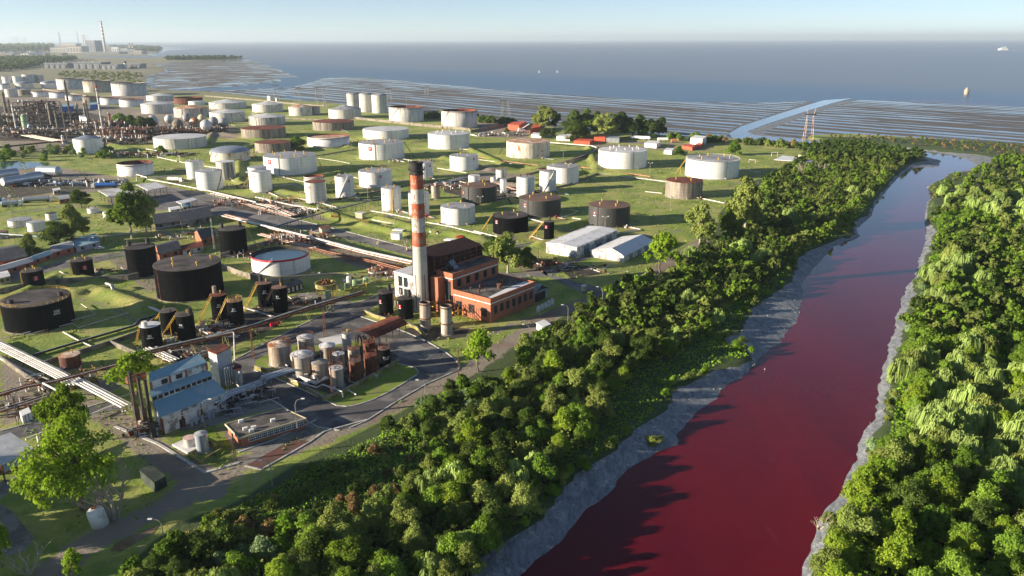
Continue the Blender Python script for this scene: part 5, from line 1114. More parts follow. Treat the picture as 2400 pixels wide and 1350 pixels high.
for i in range(5):
    x_, y_ = cf(-1.5 - .3*(i % 2), 1 + i*1.4); mb.tube([(x_, y_, 0), (x_, y_, 3.5), (x_+.6, y_+.5, 4.2), (x_+.9, y_+.9, 2.6)], .22, 6)
part(cn, 'loading_arm', mb, M['darkmetal'])
# --- sheds in the bottom left
sh_ = thing('open_shed', 'open sided shed with striped grey white sheet roof cut by the left edge', 'shed', (*G(20, 1130), 0))
q = [W3(-60, 1090, 5), W3(9, 1088, 5), W3(80, 1058, 5.5), W3(24, 1013, 6.5)]; q = [W3(-70, 1045, 6.4), W3(3, 1090, 4.6), W3(79, 1050, 4.6), W3(24, 1013, 6.4)]
part(sh_, 'roof', slab_quad(MB(), q, .2), M['whitecorr']); c_ = [xy(p) for p in q]; sq = shrink(c_, .96)
part(sh_, 'side_wall', MB().prism([sq[1], sq[2], (sq[2][0]-.2, sq[2][1]+.3), (sq[1][0]-.2, sq[1][1]+.3)], 2.2, 4.4), M['greysheet'])
mb = MB()
for p in sq: mb.tube([(p[0], p[1], 0), (p[0], p[1], 4.5)], .2, 5)
part(sh_, 'post', mb, M['rustmetal'])
part(sh_, 'machinery', MB().box((sq[1][0]-3, sq[1][1]+5, 0), (5, 3, 1.5), .6).box((sq[1][0]+3, sq[1][1]+7, 0), (3, 2, 2), .6), M['rustmetal'])
gbx = thing('green_container', 'dark green site container alone on the shaded grass', 'container', (*G(365, 1155), 0)); pp = pxbox((365, 1155), (392, 1139), (331, 1125))
part(gbx, 'wall', MB().prism(pp, 0, 2.6), M['dkgreen']); part(gbx, 'lid', MB().prism(shrink(pp, 1.03), 2.6, 2.75), M['dkgreen'])
wb = thing('white_cabinet', 'white three door cabinet beside the left asphalt road', 'cabinet', (*G(55, 994), 0)); pp = pxbox((55, 994), (77, 984), (49, 982))
part(wb, 'body', MB().prism(pp, 0, 2.4), M['whitepaint']); mb = MB()
for t0 in (.33, .66): x_, y_ = lerp2(pp[0], pp[1], t0); mb.box((x_+.05, y_-.08, .1), (.12, .12, 2.2), .8)
part(wb, 'door_seam', mb, M['bluepaint'])
bl = thing('awning_roof', 'small blue white sheet shelter between the yellow tree and the striped shed', 'shelter', (*G(110, 1100), 0)); part(bl, 'roof', slab_quad(MB(), [W3(92, 1118, 2.6), W3(126, 1106, 2.6), W3(110, 1085, 2.8), W3(86, 1096, 2.8)], .12), M['pipeblue']); mb = MB()
for (a_, b_) in ((96, 1116), (122, 1106), (108, 1088)): x_, y_ = G(a_, b_, 2.6); mb.tube([(x_, y_, 0), (x_, y_, 2.6)], .08, 4)
part(bl, 'post', mb, M['darkmetal'])
# pad with the two small tanks
pd = thing('tank_plinth', 'white concrete plinth with a low brick bund under the pink and silver tanks', 'plinth', (*G(445, 1065), 0)); part(pd, 'slab', MB().prism(GP([(404, 1045), (440, 1065), (494, 1038), (460, 1022)]), 0, .5), M['padwhite']); mb = MB()
P_ = GP([(445, 1068), (470, 1085), (520, 1056), (492, 1038)])
for a_, b_ in ((0, 1), (1, 2), (2, 3), (3, 0)):
    p, q = Vector(P_[a_]), Vector(P_[b_]); c = (p+q)/2; mb.box((c.x, c.y, 0), ((q-p).length, .3, .8), math.atan2((q-p).y, (q-p).x))
part(pd, 'bund_wall', mb, M['bundy'])
hb = thing('roadside_hut', 'little hut with pale sheet roof half hidden in the trees by the dirt road', 'hut', (*G(1272, 782), 0)); pp = pxbox((1272, 782), (1290, 775), (1257, 772)); part(hb, 'wall', MB().prism(pp, 0, 2.4), M['greyplate']); part(hb, 'roof', MB().prism(shrink(pp, 1.12), 2.4, 2.6), M['roofwhite2'])
kb = thing('guard_kiosk', 'small cream kiosk on legs on the grass beside the bend', 'kiosk', (*G(1368, 690), 0)); pp = pxbox((1368, 688), (1374, 686), (1362, 686)); part(kb, 'body', MB().prism(pp, .8, 3.0), M['cream']); part(kb, 'roof', MB().prism(shrink(pp, 1.25), 3.0, 3.2), M['roofwhite2']); part(kb, 'pedestal', MB().prism(shrink(pp, .3), 0, .8), M['darkmetal'])
tr_ = thing('transformer_bank', 'row of white transformers in a fenced bay beside the brick building', 'transformers', (*G(1280, 722), 0)); mb = MB()
for i in range(5): x_, y_ = G(1262 + i*8, 730 - i*4.2); mb.box((x_, y_, 0), (1.3, 1.1, 1.9), .5); mb.cyl((x_, y_, 1.9), .3, .5, 8)
part(tr_, 'transformer', mb, M['whitepaint']); part(tr_, 'fence_frame', MB().tube([(*G(1250, 738), 1.2), (*G(1266, 744), 1.2), (*G(1300, 722), 1.2)], .08, 4).tube([(*G(1266, 744), 0), (*G(1266, 744), 1.4)], .1, 4).tube([(*G(1250, 738), 0), (*G(1250, 738), 1.4)], .1, 4), M['cream'])
# --- old brick sheds, left
def gable(tn, label, pts, h, hr, wall, roof, cat='shed', group=None):
    """pts: A,B long side near; C behind B; D behind A"""
    t_ = thing(tn, label, cat, (pts[0][0], pts[0][1], 0), group); A_, B_, C_, D_ = [Vector((*p, 0)) for p in pts]
    mb = MB().prism(pts, 0, h); mA, mB = (A_+D_)/2, (B_+C_)/2; z = Vector((0, 0, 1))
    for a_, b_, m_ in ((A_, D_, mA), (B_, C_, mB)): mb.add([a_ + z*h, b_ + z*h, m_ + z*hr], [(0, 1, 2)])
    part(t_, 'wall', mb, M[wall]); mb = MB(); ex = (B_-A_).normalized()*.3; ey = (D_-A_).normalized()*.3
    slab_quad(mb, [A_ - ex - ey + z*h, B_ + ex - ey + z*h, mB + ex + z*(hr+.05), mA - ex + z*(hr+.05)], .12); slab_quad(mb, [mA - ex + z*(hr+.05), mB + ex + z*(hr+.05), C_ + ex + ey + z*h, D_ - ex + ey + z*h], .12)
    part(t_, 'roof', mb, M[roof]); windows(t_, pts[0], pts[1], h*.35, h*.75, max(2, int((B_-A_).length/6)), 1.3); return t_
OLD = 'old brick sheds by the left yard'
gable('brick_shed', 'long brick shed with dark slate roof at the left edge', pxbox((0, 630), (66, 616), (-12, 598)), 3.2, 5.5, 'brick', 'slate', group=OLD)
gable('brick_shed', 'long low brick shed with white graffiti patch running along the lane, leftmost', pxbox((-10, 652), (80, 625), (-14, 640)), 2.6, 3.4, 'brick', 'greysheet', group=OLD)
gable('brick_shed', 'brick shed with blue sheet roof beside the dark green tree', pxbox((78, 622), (125, 606), (74, 612)), 2.4, 3.2, 'brick', 'bluesheet', group=OLD)
gable('brick_shed', 'brick wall building with pale roof in the middle of the lane', pxbox((125, 606), (175, 592), (120, 590)), 3.0, 4.0, 'brick', 'greysheet', group=OLD)
gable('car_port', 'blue sheet carport with a white car parked at its right', pxbox((180, 592), (235, 578), (172, 572)), 2.8, 3.1, 'greyplate', 'bluesheet', cat='carport')
gable('brick_shed', 'brick shed with dark slate roof right of the tall black tank', pxbox((375, 612), (425, 598), (366, 588)), 3.2, 5.0, 'brick', 'slate', group=OLD)
gable('brick_house', 'bright orange brick gabled house beside a black tank', pxbox((474, 578), (508, 570), (458, 562)), 4.2, 7.0, 'brick', 'slate', cat='house')
gable('lean_to', 'white walled lean-to with rust red roof below the orange gable', pxbox((430, 600), (478, 588), (424, 588)), 2.6, 3.2, 'stain', 'roof_rust')
gable('brick_shed', 'sprawling old building with black roofs beneath the tall green tree, left wing', pxbox((365, 540), (420, 532), (360, 515)), 3.5, 6.0, 'bund', 'slate', group=OLD)
gable('brick_shed', 'sprawling old building with black roofs, right wing with pale end wall', pxbox((425, 535), (500, 520), (410, 510)), 3.5, 6.2, 'bund', 'slate', group=OLD)
gable('pump_hut', 'yellow walled hut with white sheet roof at the left edge', pxbox((0, 668), (26, 662), (-6, 655)), 3.0, 3.2, 'cream', 'whitecorr', cat='hut')
gable('utility_hut', 'small blue roofed hut with yellow front on the truck yard', pxbox((430, 495), (449, 490), (424, 488)), 2.6, 3.0, 'cream', 'bluesheet', cat='hut')
gable('utility_hut', 'small white roofed kiosk on the truck yard left of the blue one', pxbox((400, 500), (424, 496), (396, 494)), 2.0, 2.3, 'whitepaint', 'roofwhite2', cat='hut')
gable('gate_hut', 'tiny cream hut with flat pale roof beside the tanker trucks', pxbox((127, 457), (143, 454), (125, 452)), 2.8, 3.0, 'cream', 'roofwhite2', cat='hut')
gable('gate_hut', 'small orange brick hut left of the truck canopy', pxbox((140, 478), (168, 474), (138, 470)), 2.8, 3.2, 'brick', 'greysheet', cat='hut')
def canopy(label, q, z, mat, group=None, n=3):
    t_ = thing('truck_canopy', label, 'canopy', (*G(q[0][0], q[0][1], z), 0), group); Q_ = [W3(a_, b_, z + (.4 if i > 1 else 0)) for i, (a_, b_) in enumerate(q)]; part(t_, 'roof', slab_quad(MB(), Q_, .35), M[mat]); mb = MB(); s_ = shrink([xy(p) for p in Q_], .9)
    for i in range(4):
        for j in range(n): x_, y_ = lerp2(s_[i], s_[(i+1) % 4], j/n); mb.tube([(x_, y_, 0), (x_, y_, z)], .18, 5)
    part(t_, 'post', mb, M['darkmetal']); return t_
canopy('large pale flat canopy over the truck loading bays, left half behind the tall trees', [(258, 463), (330, 452), (300, 437), (229, 446)], 6, 'roof_white')
canopy('pale flat canopy over the truck loading bays, right half', [(346, 446), (393, 437), (365, 427), (318, 432)], 6, 'roof_white')
canopy('small white canopy beside the pipe manifold', [(425, 478), (463, 467), (452, 463), (412, 472)], 4, 'roofwhite2')
canopy('white flat roofed open shelter on the right lawn near two goals', [(1814, 374), (1856, 377), (1874, 368), (1834, 364)], 4.5, 'roofwhite2')
canopy('smaller grey flat shelter right of the white one', [(1872, 380), (1899, 381), (1908, 375), (1880, 374)], 3.2, 'roof_white')
# ---- containers, sheds and vehicles by the shore
CT = 'containers and site sheds by the shore'
def cont(label, a, b, c, h, mat, name='container', roofm=None):
    t_ = thing(name, label, 'container' if name == 'container' else 'shed', (*G(*a), 0), CT); pp = pxbox(a, b, c); part(t_, 'body', MB().prism(pp, .1, h), M[mat]); part(t_, 'roof', MB().prism(shrink(pp, 1.02), h, h+.15), M[roofm or mat]); mb = MB()
    for i in range(1, 8): x_, y_ = lerp2(pp[0], pp[1], i/8); mb.box((x_, y_-.03, .3), (.12, .12, h-.5))
    part(t_, 'rib', mb, M[mat])
cont('red orange stacked containers at the left of the shore yard', (1190, 304), (1216, 306), (1208, 295), 6, 'orange')
cont('red orange container beside the white crane boom', (1243, 314), (1265, 310), (1250, 304), 6, 'orange')
cont('red container low behind the dark trees, left', (1358, 327), (1376, 325), (1366, 320), 3.2, 'orange')
cont('red container with white lettering patch right of the big tree trunk', (1392, 333), (1418, 334), (1396, 328), 5, 'orange')
cont('grey pale container joined to the red one', (1420, 334), (1451, 335), (1422, 328), 4.5, 'greysheet')
cont('long red container lying on the near side of the yard', (1345, 338), (1382, 340), (1356, 333), 3.5, 'orange')
cont('white site cabin with blue grey end under the trees, left', (1304, 329), (1335, 331), (1318, 321), 4, 'whitepaint', 'site_cabin')
cont('long white site cabin in the middle of the yard', (1510, 345), (1538, 348), (1520, 339), 4, 'whitepaint', 'site_cabin')
cont('tall white site shed at the right of the yard', (1617, 340), (1645, 343), (1628, 333), 7, 'whitepaint', 'site_cabin')
cont('pair of orange containers in front of the tall white shed, left', (1598, 349), (1622, 353), (1612, 344), 3, 'orange')
cont('orange container in front of the tall white shed, right', (1626, 350), (1642, 347), (1634, 343), 3, 'orange')
cont('small white cabin beside the round bush', (1556, 361), (1574, 363), (1562, 355), 3.4, 'whitepaint', 'site_cabin')
cont('low white cabin behind two small dark trees', (1245, 322), (1268, 324), (1250, 317), 3, 'whitepaint', 'site_cabin')
for i, (a_, b_, m_) in enumerate([((1478, 326), (1525, 328), 'whitepaint'), ((1541, 331), (1566, 331), 'whitepaint'), ((1572, 334), (1590, 334), 'roof_rustspot')]):
    x0_, y0_ = G(*a_); x1_, y1_ = G(*b_); t_ = thing('horizontal_tank', ['white horizontal tank with orange end lying by the shore trees', 'short white horizontal tank lying on the shore yard', 'rusty brown horizontal tank lying on the shore yard'][i], 'tank', (x0_, y0_, 0), 'horizontal tanks by the shore')
    part(t_, 'drum', MB().tube([(x0_, y0_, 2), (x0_*.95+x1_*.05, y0_*.95+y1_*.05, 2), (x0_*.05+x1_*.95, y0_*.05+y1_*.95, 2), (x1_, y1_, 2)], [1.2, 1.8, 1.8, 1.2], 12), M[m_]); part(t_, 'saddle', MB().box((x0_*.75+x1_*.25, y0_, 0), (1, 3, 1), 0).box((x0_*.25+x1_*.75, y1_, 0), (1, 3, 1), 0), M['darkmetal'])
cr_ = thing('mobile_crane', 'white crane with raised boom between the red containers', 'crane', (*G(1222, 309), 0)); x_, y_ = G(1222, 310); part(cr_, 'body', MB().box((x_, y_, 1), (8, 3, 2), .2).box((x_-2, y_, 3), (2.5, 2.5, 1.8), .2), M['whitepaint'])
part(cr_, 'boom', MB().tube([(x_-1, y_, 3), (x_+9, y_+3, 9)], .5, 4), M['whitepaint']); part(cr_, 'wheel', MB().tube([(x_-3, y_-1.8, .8), (x_-3, y_+1.8, .8)], .8, 10).tube([(x_+2.6, y_-1.8, .8), (x_+2.6, y_+1.8, .8)], .8, 10), M['darkmetal'])
# silver vessels on the left yard
for i, (a_, b_, r_, lab) in enumerate([((8, 440), (103, 424), 4.0, 'long silver blue horizontal vessel with conical step, front of three'), ((92, 412), (143, 414), 4.4, 'fat silver vessel with domed end behind the long one'), ((-12, 424), (46, 416), 4.2, 'silver vessel cut by the left edge')]):
    p, q = Vector(W3(*a_, 0)), Vector(W3(*b_, 0)); t_ = thing('silver_vessel', lab, 'pressure vessel', p, 'silver vessels lying in the left yard'); zz = Vector((0, 0, r_*.82+.7)); rr_ = r_*.82
    part(t_, 'shell', MB().tube([p + zz, p.lerp(q, .03) + zz, p.lerp(q, .55) + zz, p.lerp(q, .62) + zz, p.lerp(q, .93) + zz, q + zz], [rr_*.8, rr_, rr_, rr_*(1.15 if i == 0 else 1), rr_*(1.15 if i == 0 else 1), rr_*.4], 20), M['silver'])
    mb = MB()
    for t0 in (.2, .5, .8): c = p.lerp(q, t0); mb.box((c.x, c.y, 0), (.8, rr_*1.7, 1.5), math.atan2((q-p).y, (q-p).x))
    part(t_, 'saddle', mb, M['orange' if i == 0 else 'darkmetal'])
def truck(label, px, py, ang, col, L=12, name='tanker_truck', cab='whitepaint'):
    x_, y_ = G(px, py); t_ = thing(name, label, 'truck', (x_, y_, 0), 'tanker trucks'); c, s_ = math.cos(ang), math.sin(ang); at = lambda u, v: (x_ + c*u - s_*v, y_ + s_*u + c*v)
    a_, b_ = at(-L/2, 0), at(L/2-2.8, 0); part(t_, 'tank_body', MB().tube([(*a_, 2.5), (*at(-L/2+.4, 0), 2.5), (*at(L/2-3.2, 0), 2.5), (*b_, 2.5)], [.9, 1.35, 1.35, .9], 12), M[col]); p = at(L/2-1.2, 0); part(t_, 'cab', MB().box((*p, .7), (2.3, 2.5, 2.5), ang).box((*at(L/2-1.6, 0), 3.2), (1.4, 2.3, .35), ang), M[cab])
    p = at(L/2-.1, 0); part(t_, 'windscreen', MB().box((*p, 1.8), (.12, 2.2, 1.0), ang), M['glass']); part(t_, 'chassis', MB().box((*at(-.5, 0), .8), (L-1, 1.2, .35), ang), M['darkmetal']); 
    for u in (-L/2+1, -L/2+2.3, L/2-4, L/2-1): part(t_, 'wheel', MB().tube([(*at(u, -1.25), .52), (*at(u, 1.25), .52)], .52, 10), M['darkmetal'])
truck('blue tanker truck with white cab beside the loading canopy', 245, 441, R(188), 'bluepaint', 17)
truck('silver grey tanker truck on the grass road left of the cream hut', 92, 474, R(15), 'silver', 18); truck('blue and white tanker truck at the left edge, with another ahead of it', 30, 484, R(20), 'pipeblue', 12); truck('pale blue tanker cut by the left edge', -4, 478, R(20), 'bluepaint', 10)
truck('white tanker parked behind the white pipeline by the slender tanks', 412, 427, R(-10), 'whitepaint', 12)
def car(label, px, py, ang, col):
    x_, y_ = G(px, py); t_ = thing('parked_car', label, 'car', (x_, y_, 0)); c, s_ = math.cos(ang), math.sin(ang); at = lambda u, v: (x_ + c*u - s_*v, y_ + s_*u + c*v); mb = MB()
    prof = [(-2.1, .4), (-2.1, .9), (-1.5, 1.0), (-.9, 1.45), (.6, 1.45), (1.2, .98), (2.0, .85), (2.1, .4)]
    n = len(prof); mb.add([(*at(u, -.85), z) for u, z in prof] + [(*at(u, .85), z) for u, z in prof], [tuple(range(n)), tuple(range(n, 2*n))[::-1]] + [(i, n+i, n+(i+1) % n, (i+1) % n) for i in range(n)]); part(t_, 'body', mb, M[col])
    part(t_, 'window', MB().box((*at(-.15, 0), 1.0), (1.6, 1.74, .36), ang), M['glass'])
    for u in (-1.3, 1.3): part(t_, 'wheel', MB().tube([(*at(u, -.9), .33), (*at(u, .9), .33)], .33, 10), M['darkmetal'])
car('white car parked at the right side of the blue carport', 234, 584, R(10), 'whitepaint'); car('red pickup-like vehicle on grass right of the chimney', 1079, 558, R(-8), 'redband')
cont('orange brick-coloured open skip on the verge of the main street', (750, 548), (775, 544), (748, 541), 2.6, 'roof_rustspot', 'site_cabin') if 0 else None
sk = thing('rusty_skip', 'rusty orange skip on the verge of the main street', 'skip', (*G(755, 548), 0)); pp = pxbox((755, 549), (776, 543), (748, 543)); part(sk, 'body', MB().prism(pp, .1, 2.6), M['roof_rustspot']); part(sk, 'rim', MB().prism(shrink(pp, 1.03), 2.5, 2.65), M['rustmetal'])
for i, (a_, lab) in enumerate([((845, 512), 'little pale brick hut behind the yellow manifold'), ((930, 560), 'white hut left of the pale bare tree'), ((1058, 573), 'white sheet roofed stand right of the chimney'), ((935, 549), 'white sheet roofed stand above the white hut')]):
    x_, y_ = G(*a_); t_ = thing('equipment_hut', lab, 'hut', (x_, y_, 0)); part(t_, 'body', MB().box((x_, y_, 0 if i < 2 else 2.2), ((4.5, 5, 7, 6)[i], 3.5, (3.4, 3.0, .6, .5)[i]), -.35), M[('cream', 'whitepaint', 'whitepaint', 'whitepaint')[i]]); part(t_, 'roof' if i < 2 else 'leg', MB().box((x_, y_, (3.4, 3.0)[i]), (5.3, 4.2, .25), -.35) if i < 2 else MB().box((x_-2, y_, 0), (.3, .3, 2.2)).box((x_+2, y_, 0), (.3, .3, 2.2)), M['roof_white' if i < 2 else 'darkmetal'])
ym = thing('yellow_manifold', 'row of yellow framed machinery on the grass beside the main street', 'machinery', (*G(820, 520), 0)); mb = MB(); mb2 = MB()
for i in range(26): x_, y_ = G(778 + i*3.4, 509 + i*.65); mb.box((x_, y_, .9), (.7, 3.2, .8), .2); mb.box((x_, y_, 0), (.2, 3.0, 1.6), .2); mb2.box((x_+.6, y_-1.8, .1), (1.1, 1.2, .9), .2)
part(ym, 'frame', mb, M['yellow']); part(ym, 'base', mb2, M['rustmetal'])
# ------------------------------------------------------------ bund walls
def wall_line(label, pts, h=1.6, th=.4, mat='bund', group='concrete bund walls around the tanks'):
    P_ = [Vector((*q, 0)) for q in GP(pts)]; t_ = thing('bund_wall', label, 'wall', P_[0], group); mb = MB(); cp = MB()
    for a, b in zip(P_[:-1], P_[1:]):
        d = b-a; c = (a+b)/2; an_ = math.atan2(d.y, d.x); mb.box((c.x, c.y, -.2), (d.length + th*.5, th, h+.2), an_); cp.box((c.x, c.y, h), (d.length + th*.6, th+.12, .14), an_)
    part(t_, 'wall', mb, M[mat]); part(t_, 'coping', cp, M['conc']); return t_
wall_line('low beige wall angling round the oily yard of tank 85, left foreground', [(100, 858), (259, 808), (340, 842)], 1.5)
wall_line('dark bund wall behind the slim black tanks on their left', [(259, 808), (330, 782), (365, 750)], 1.4)
wall_line('long bund wall passing left of the largest black tank', [(0, 690), (100, 668), (240, 660), (300, 657), (362, 642)], 2.4)
wall_line('bund wall behind the water tank climbing to the pipe rack', [(517, 606), (600, 582), (660, 566), (665, 548)], 2.4)
wall_line('bund wall folding round the near side of the blue water tank', [(520, 630), (560, 646), (600, 658), (640, 672), (700, 662)], 2.4)
wall_line('long beige wall running in front of the two tall open grey tanks', [(830, 279), (960, 293), (1000, 297), (1099, 306), (1103, 311)], 2.8)
wall_line('dark wall continuing right of the second open grey tank', [(1103, 311), (1150, 302), (1195, 294)], 2.8)
wall_line('pale wall running below the far row of low tanks', [(100, 210), (200, 226), (340, 244), (420, 255), (560, 262)], 2.2)
wall_line('pale wall between the creek and the low cone roofed tanks', [(480, 226), (600, 236), (700, 246), (770, 250)], 2.0)
wall_line('wall below the red cone roofed tank leading right', [(590, 268), (660, 278), (740, 282), (800, 286)], 1.6)
wall_line('yellow bund wall in front of the tank cluster', [(598, 866), (640, 878), (700, 905), (762, 940), (800, 925)], 1.3, mat='bundy')
wall_line('yellow bund wall closing the right side of the tank cluster', [(800, 925), (860, 893), (935, 850)], 1.3, mat='bundy')
wall_line('yellow bund wall below the black tanks by the brick building', [(855, 734), (880, 745), (905, 752)], 1.2, mat='bundy')
wall_line('yellow bund wall beside the loading canopy', [(948, 762), (975, 772), (1000, 792)], 1.2, mat='bundy')
wall_line('concrete wall crossing the lower left yard under the pipes', [(0, 842), (60, 885), (115, 920)], 1.4)
wall_line('low wall beside the two small emblem black tanks', [(216, 633), (240, 642), (228, 646)], 1.3)
wall_line('concrete strip wall along the lawn between slender tanks', [(640, 500), (736, 478), (877, 452), (960, 434), (1060, 418)], .8)
wall_line('concrete strip wall crossing the upper lawn', [(741, 366), (839, 350), (960, 334), (1010, 322)], .7)
wall_line('concrete strip wall on the lawn near the white drums', [(1100, 470), (1225, 455), (1330, 435), (1400, 408), (1470, 412)], .9)
wall_line('earth coloured wall along the rust pipe to the brown striped tank', [(1120, 452), (1180, 424), (1260, 404), (1340, 382), (1400, 352)], .9)
# ------------------------------------------------------------ pipelines
PLG = 'pipelines of the refinery'
def pipes(label, pts, r=.25, n=1, sp=.8, mat='pipe', z=.6, support=9, smat='darkmetal', trestle=False, mats=None, group=PLG, name='pipeline'):
    P_ = []
    for q in pts:
        zz = q[2] if len(q) > 2 else z; P_.append(Vector(W3(q[0], q[1], zz)))
    t_ = thing(name, label, 'pipe rack' if name == 'pipe_rack' else 'pipeline', (P_[0].x, P_[0].y, 0), group)
    offs = [(i - (n-1)/2)*sp for i in range(n)]
    for k_, o_ in enumerate(offs):
        Q_ = []
        for i, p in enumerate(P_):
            d = P_[min(i+1, len(P_)-1)] - P_[max(i-1, 0)]; d.z = 0; d.normalize() if d.length > 1e-6 else None; s_ = Vector((d.y, -d.x, 0)); Q_.append(p + s_*o_ + Vector((0, 0, (k_ % 2)*.12)))
        part(t_, 'pipe', MB().tube(Q_, r*(.75 + .5*((k_*37 % 5)/4)) if n > 1 else r, 6), M[(mats[k_ % len(mats)] if mats else mat)])
    mb = MB(); L = 0; nxt = support*.4; wd = max(.5, (n-1)*sp + .8)
    for a, b in zip(P_[:-1], P_[1:]):
        seg = (b-a).length
        while nxt < L + seg:
            p = a.lerp(b, (nxt-L)/seg); d = (b-a); an_ = math.atan2(d.y, d.x); s_ = Vector((math.sin(an_), -math.cos(an_), 0))*wd/2
            if p.z > .35:
                if n == 1 and not trestle: mb.box((p.x, p.y, -.1), (.22, .22, p.z-r+.1), an_)
                else:
                    for g_ in (-1, 1): mb.tube([p*1 + s_*g_*(1.35 if trestle else 1) - Vector((0, 0, p.z+.1)), p + s_*g_ - Vector((0, 0, r))], .11, 4)
                    mb.tube([p - s_*1.1 - Vector((0, 0, r+.05)), p + s_*1.1 - Vector((0, 0, r+.05))], .12, 4)
                    if trestle:
                        mb.tube([p + s_*1.3 - Vector((0, 0, p.z)), p - s_ - Vector((0, 0, r))], .08, 4); mb.tube([p - s_*1.3 - Vector((0, 0, p.z)), p + s_ - Vector((0, 0, r))], .08, 4)
            nxt += support
        L += seg
    if mb.v: part(t_, 'support', mb, M[smat])
    return t_
pipes('bundle of bright white pipes crossing the left foreground towards the blue roofed plant', [(-20, 800, 1.4), (30, 824, 1.4), (141, 879, 1.4), (178, 903, 1.4)], .3, 6, .75, support=12)
pipes('second length of the white pipe bundle ending at the rusty stacks', [(176, 889, 2.4), (190, 896, 1.6), (240, 922, 1.6), (297, 952, 1.6), (299, 962, .3)], .32, 4, .9, support=10)
pipes('lone white pipe running beside the bundle at its left', [(-20, 832, .6), (60, 868, .6), (120, 893, .6)], .26)
pipes('zigzag white pipe left of the yellow green tree', [(84, 900, .6), (103, 914, .6), (101, 898, 3.2), (133, 915, 3.2), (138, 921, .6)], .28)
pipes('rusty pipe rack crossing the lower left yard', [(-20, 930, 2.4), (60, 906, 2.4), (130, 893, 2.4), (230, 866, 2.4), (310, 844, 2.4)], .16, 5, .55, support=9, mats=['rustmetal', 'darkmetal', 'pipe', 'rustmetal'], smat='rustmetal')
pipes('second rack of dark pipes in the lower left yard', [(-20, 968, 2.0), (60, 945, 2.0), (110, 928, 2.0)], .15, 6, .6, support=8, mats=['pipe', 'darkmetal', 'rustmetal'], smat='rustmetal')
pipes('pale pipe along the left asphalt road', [(60, 1030, 3.5), (105, 1012, 3.5), (88, 1022, 2.6), (92, 1045, .4)], .28)
pipes('white pipe skirting the road to the blue roofed plant', [(205, 975, 1.2), (245, 958, 1.2), (280, 945, 1.2)], .3)
pipes('elevated twin conveyor of pipes on yellow trestles passing in front of the slim black tanks', [(337, 828, 4.5), (400, 812, 4.5), (484, 793, 4.5), (600, 762, 4.5), (690, 732, 4.5), (776, 706, 4.5), (854, 684, 4.5)], .28, 3, 1.5, support=11, trestle=True, smat='bundy', mats=['pipe', 'darkmetal', 'rustmetal'], name='pipe_rack')
pipes('white gantry pipe dropping to the road beside the clad tower', [(484, 791, 5.2), (545, 778, 5.2), (549, 852, 5.2), (550, 860, .2)][:2] + [(548, 781, 5.0), (550, 845, .2)], .2, support=30)
pipes('bundle of silver blue elevated pipes bridging from the blue roofed plant to the tank cluster', [(500, 945, 3.8), (535, 922, 3.8), (616, 894, 3.8), (618, 885, 5.0), (682, 865, 5.0), (700, 868, 3)], .2, 5, .85, mat='pipeblue', support=13, mats=['pipeblue', 'pipe'])
pipes('white pipes zigzagging in front of the stained tank cluster', [(690, 878, 1.4), (742, 898, 1.4), (765, 884, 1.4)], .2, 3, .6, support=7)
pipes('long thin white pipe descending to a valve in front of the cluster', [(690, 892, 1.6), (742, 908, 1.6), (756, 901, 1.6), (802, 918, 1.6), (804, 932, .3)], .2)
pipes('short white pipe with valves beside the frontmost tank', [(800, 915, .6), (810, 911, .6), (835, 925, .6)], .22)
pipes('white pipe climbing down the lawn left of the largest black tank', [(250, 664, 2.6), (262, 668, 2.6), (268, 684, .8), (300, 697, .8), (375, 730, .8)], .4, 2, .8)
pipes('blue grey pipe bending along the lawn to the slim black tanks', [(58, 838, .7), (170, 805, .7), (315, 763, .7), (327, 750, .7), (365, 739, .7)], .38, 2, .9, mats=['pipeblue', 'darkmetal'])
pipes('thin grey pipe loop in front of tank 200, upper', [(0, 795, .9), (90, 772, .9), (224, 736, .9), (190, 712, .9)], .14, support=8)
pipes('thin grey pipe loop in front of tank 200, lower', [(60, 785, .7), (170, 757, .7), (184, 768, .7), (300, 733, .7)], .12, support=8)
pipes('short white and rust pipe stub pointing down the lawn below tank 200', [(148, 778, .5), (178, 795, .5), (215, 812, .5)], .22, mats=['pipe'])
pipes('white pipes in front of tank 85', [(345, 815, .9), (390, 836, .9), (410, 845, .9)], .26, 4, 1.0)
pipes('white pipes between tanks 86 and 87', [(570, 720, .6), (640, 742, .6), (600, 735, .6)][:2], .2, 2, .8)
pipes('pipes running from tank 88 to the trestle', [(455, 762, .6), (500, 785, .6), (560, 788, .6)], .22, 3, .8, mats=['pipe', 'pipepink'])
pipes('main rusty pipe rack climbing behind the water tank, many pipes wide', [(520, 503, 2.6), (560, 513, 2.6), (640, 534, 2.6), (751, 563, 2.6), (852, 590, 2.6), (970, 617, 2.6)], .22, 9, .7, support=8, mats=['pipe', 'rustmetal', 'pipepink', 'pipe', 'rustmetal', 'pipepink', 'darkmetal'], smat='rustmetal', name='pipe_rack')
pipes('upper white pipe of the main rack', [(555, 512, 4.2), (640, 534, 4.2), (751, 561, 4.2), (852, 588, 4.2), (968, 613, 4.2)], .34, 2, 1.2, support=16, smat='rustmetal', name='pipe_rack')
pipes('lower rusty branch of the pipe rack in shade by the brick building', [(640, 558, 1.4), (760, 590, 1.4), (880, 615, 1.4), (950, 634, 1.4)], .18, 6, .65, support=8, mats=['rustmetal', 'pipepink', 'rustmetal'], smat='rustmetal', name='pipe_rack')
pipes('tangle of pipes beside the water tank', [(610, 548, 1.6), (680, 566, 1.6), (740, 580, 1.6)], .16, 7, .6, support=6, mats=['pipe', 'rustmetal', 'pipepink'], smat='rustmetal', name='pipe_rack')
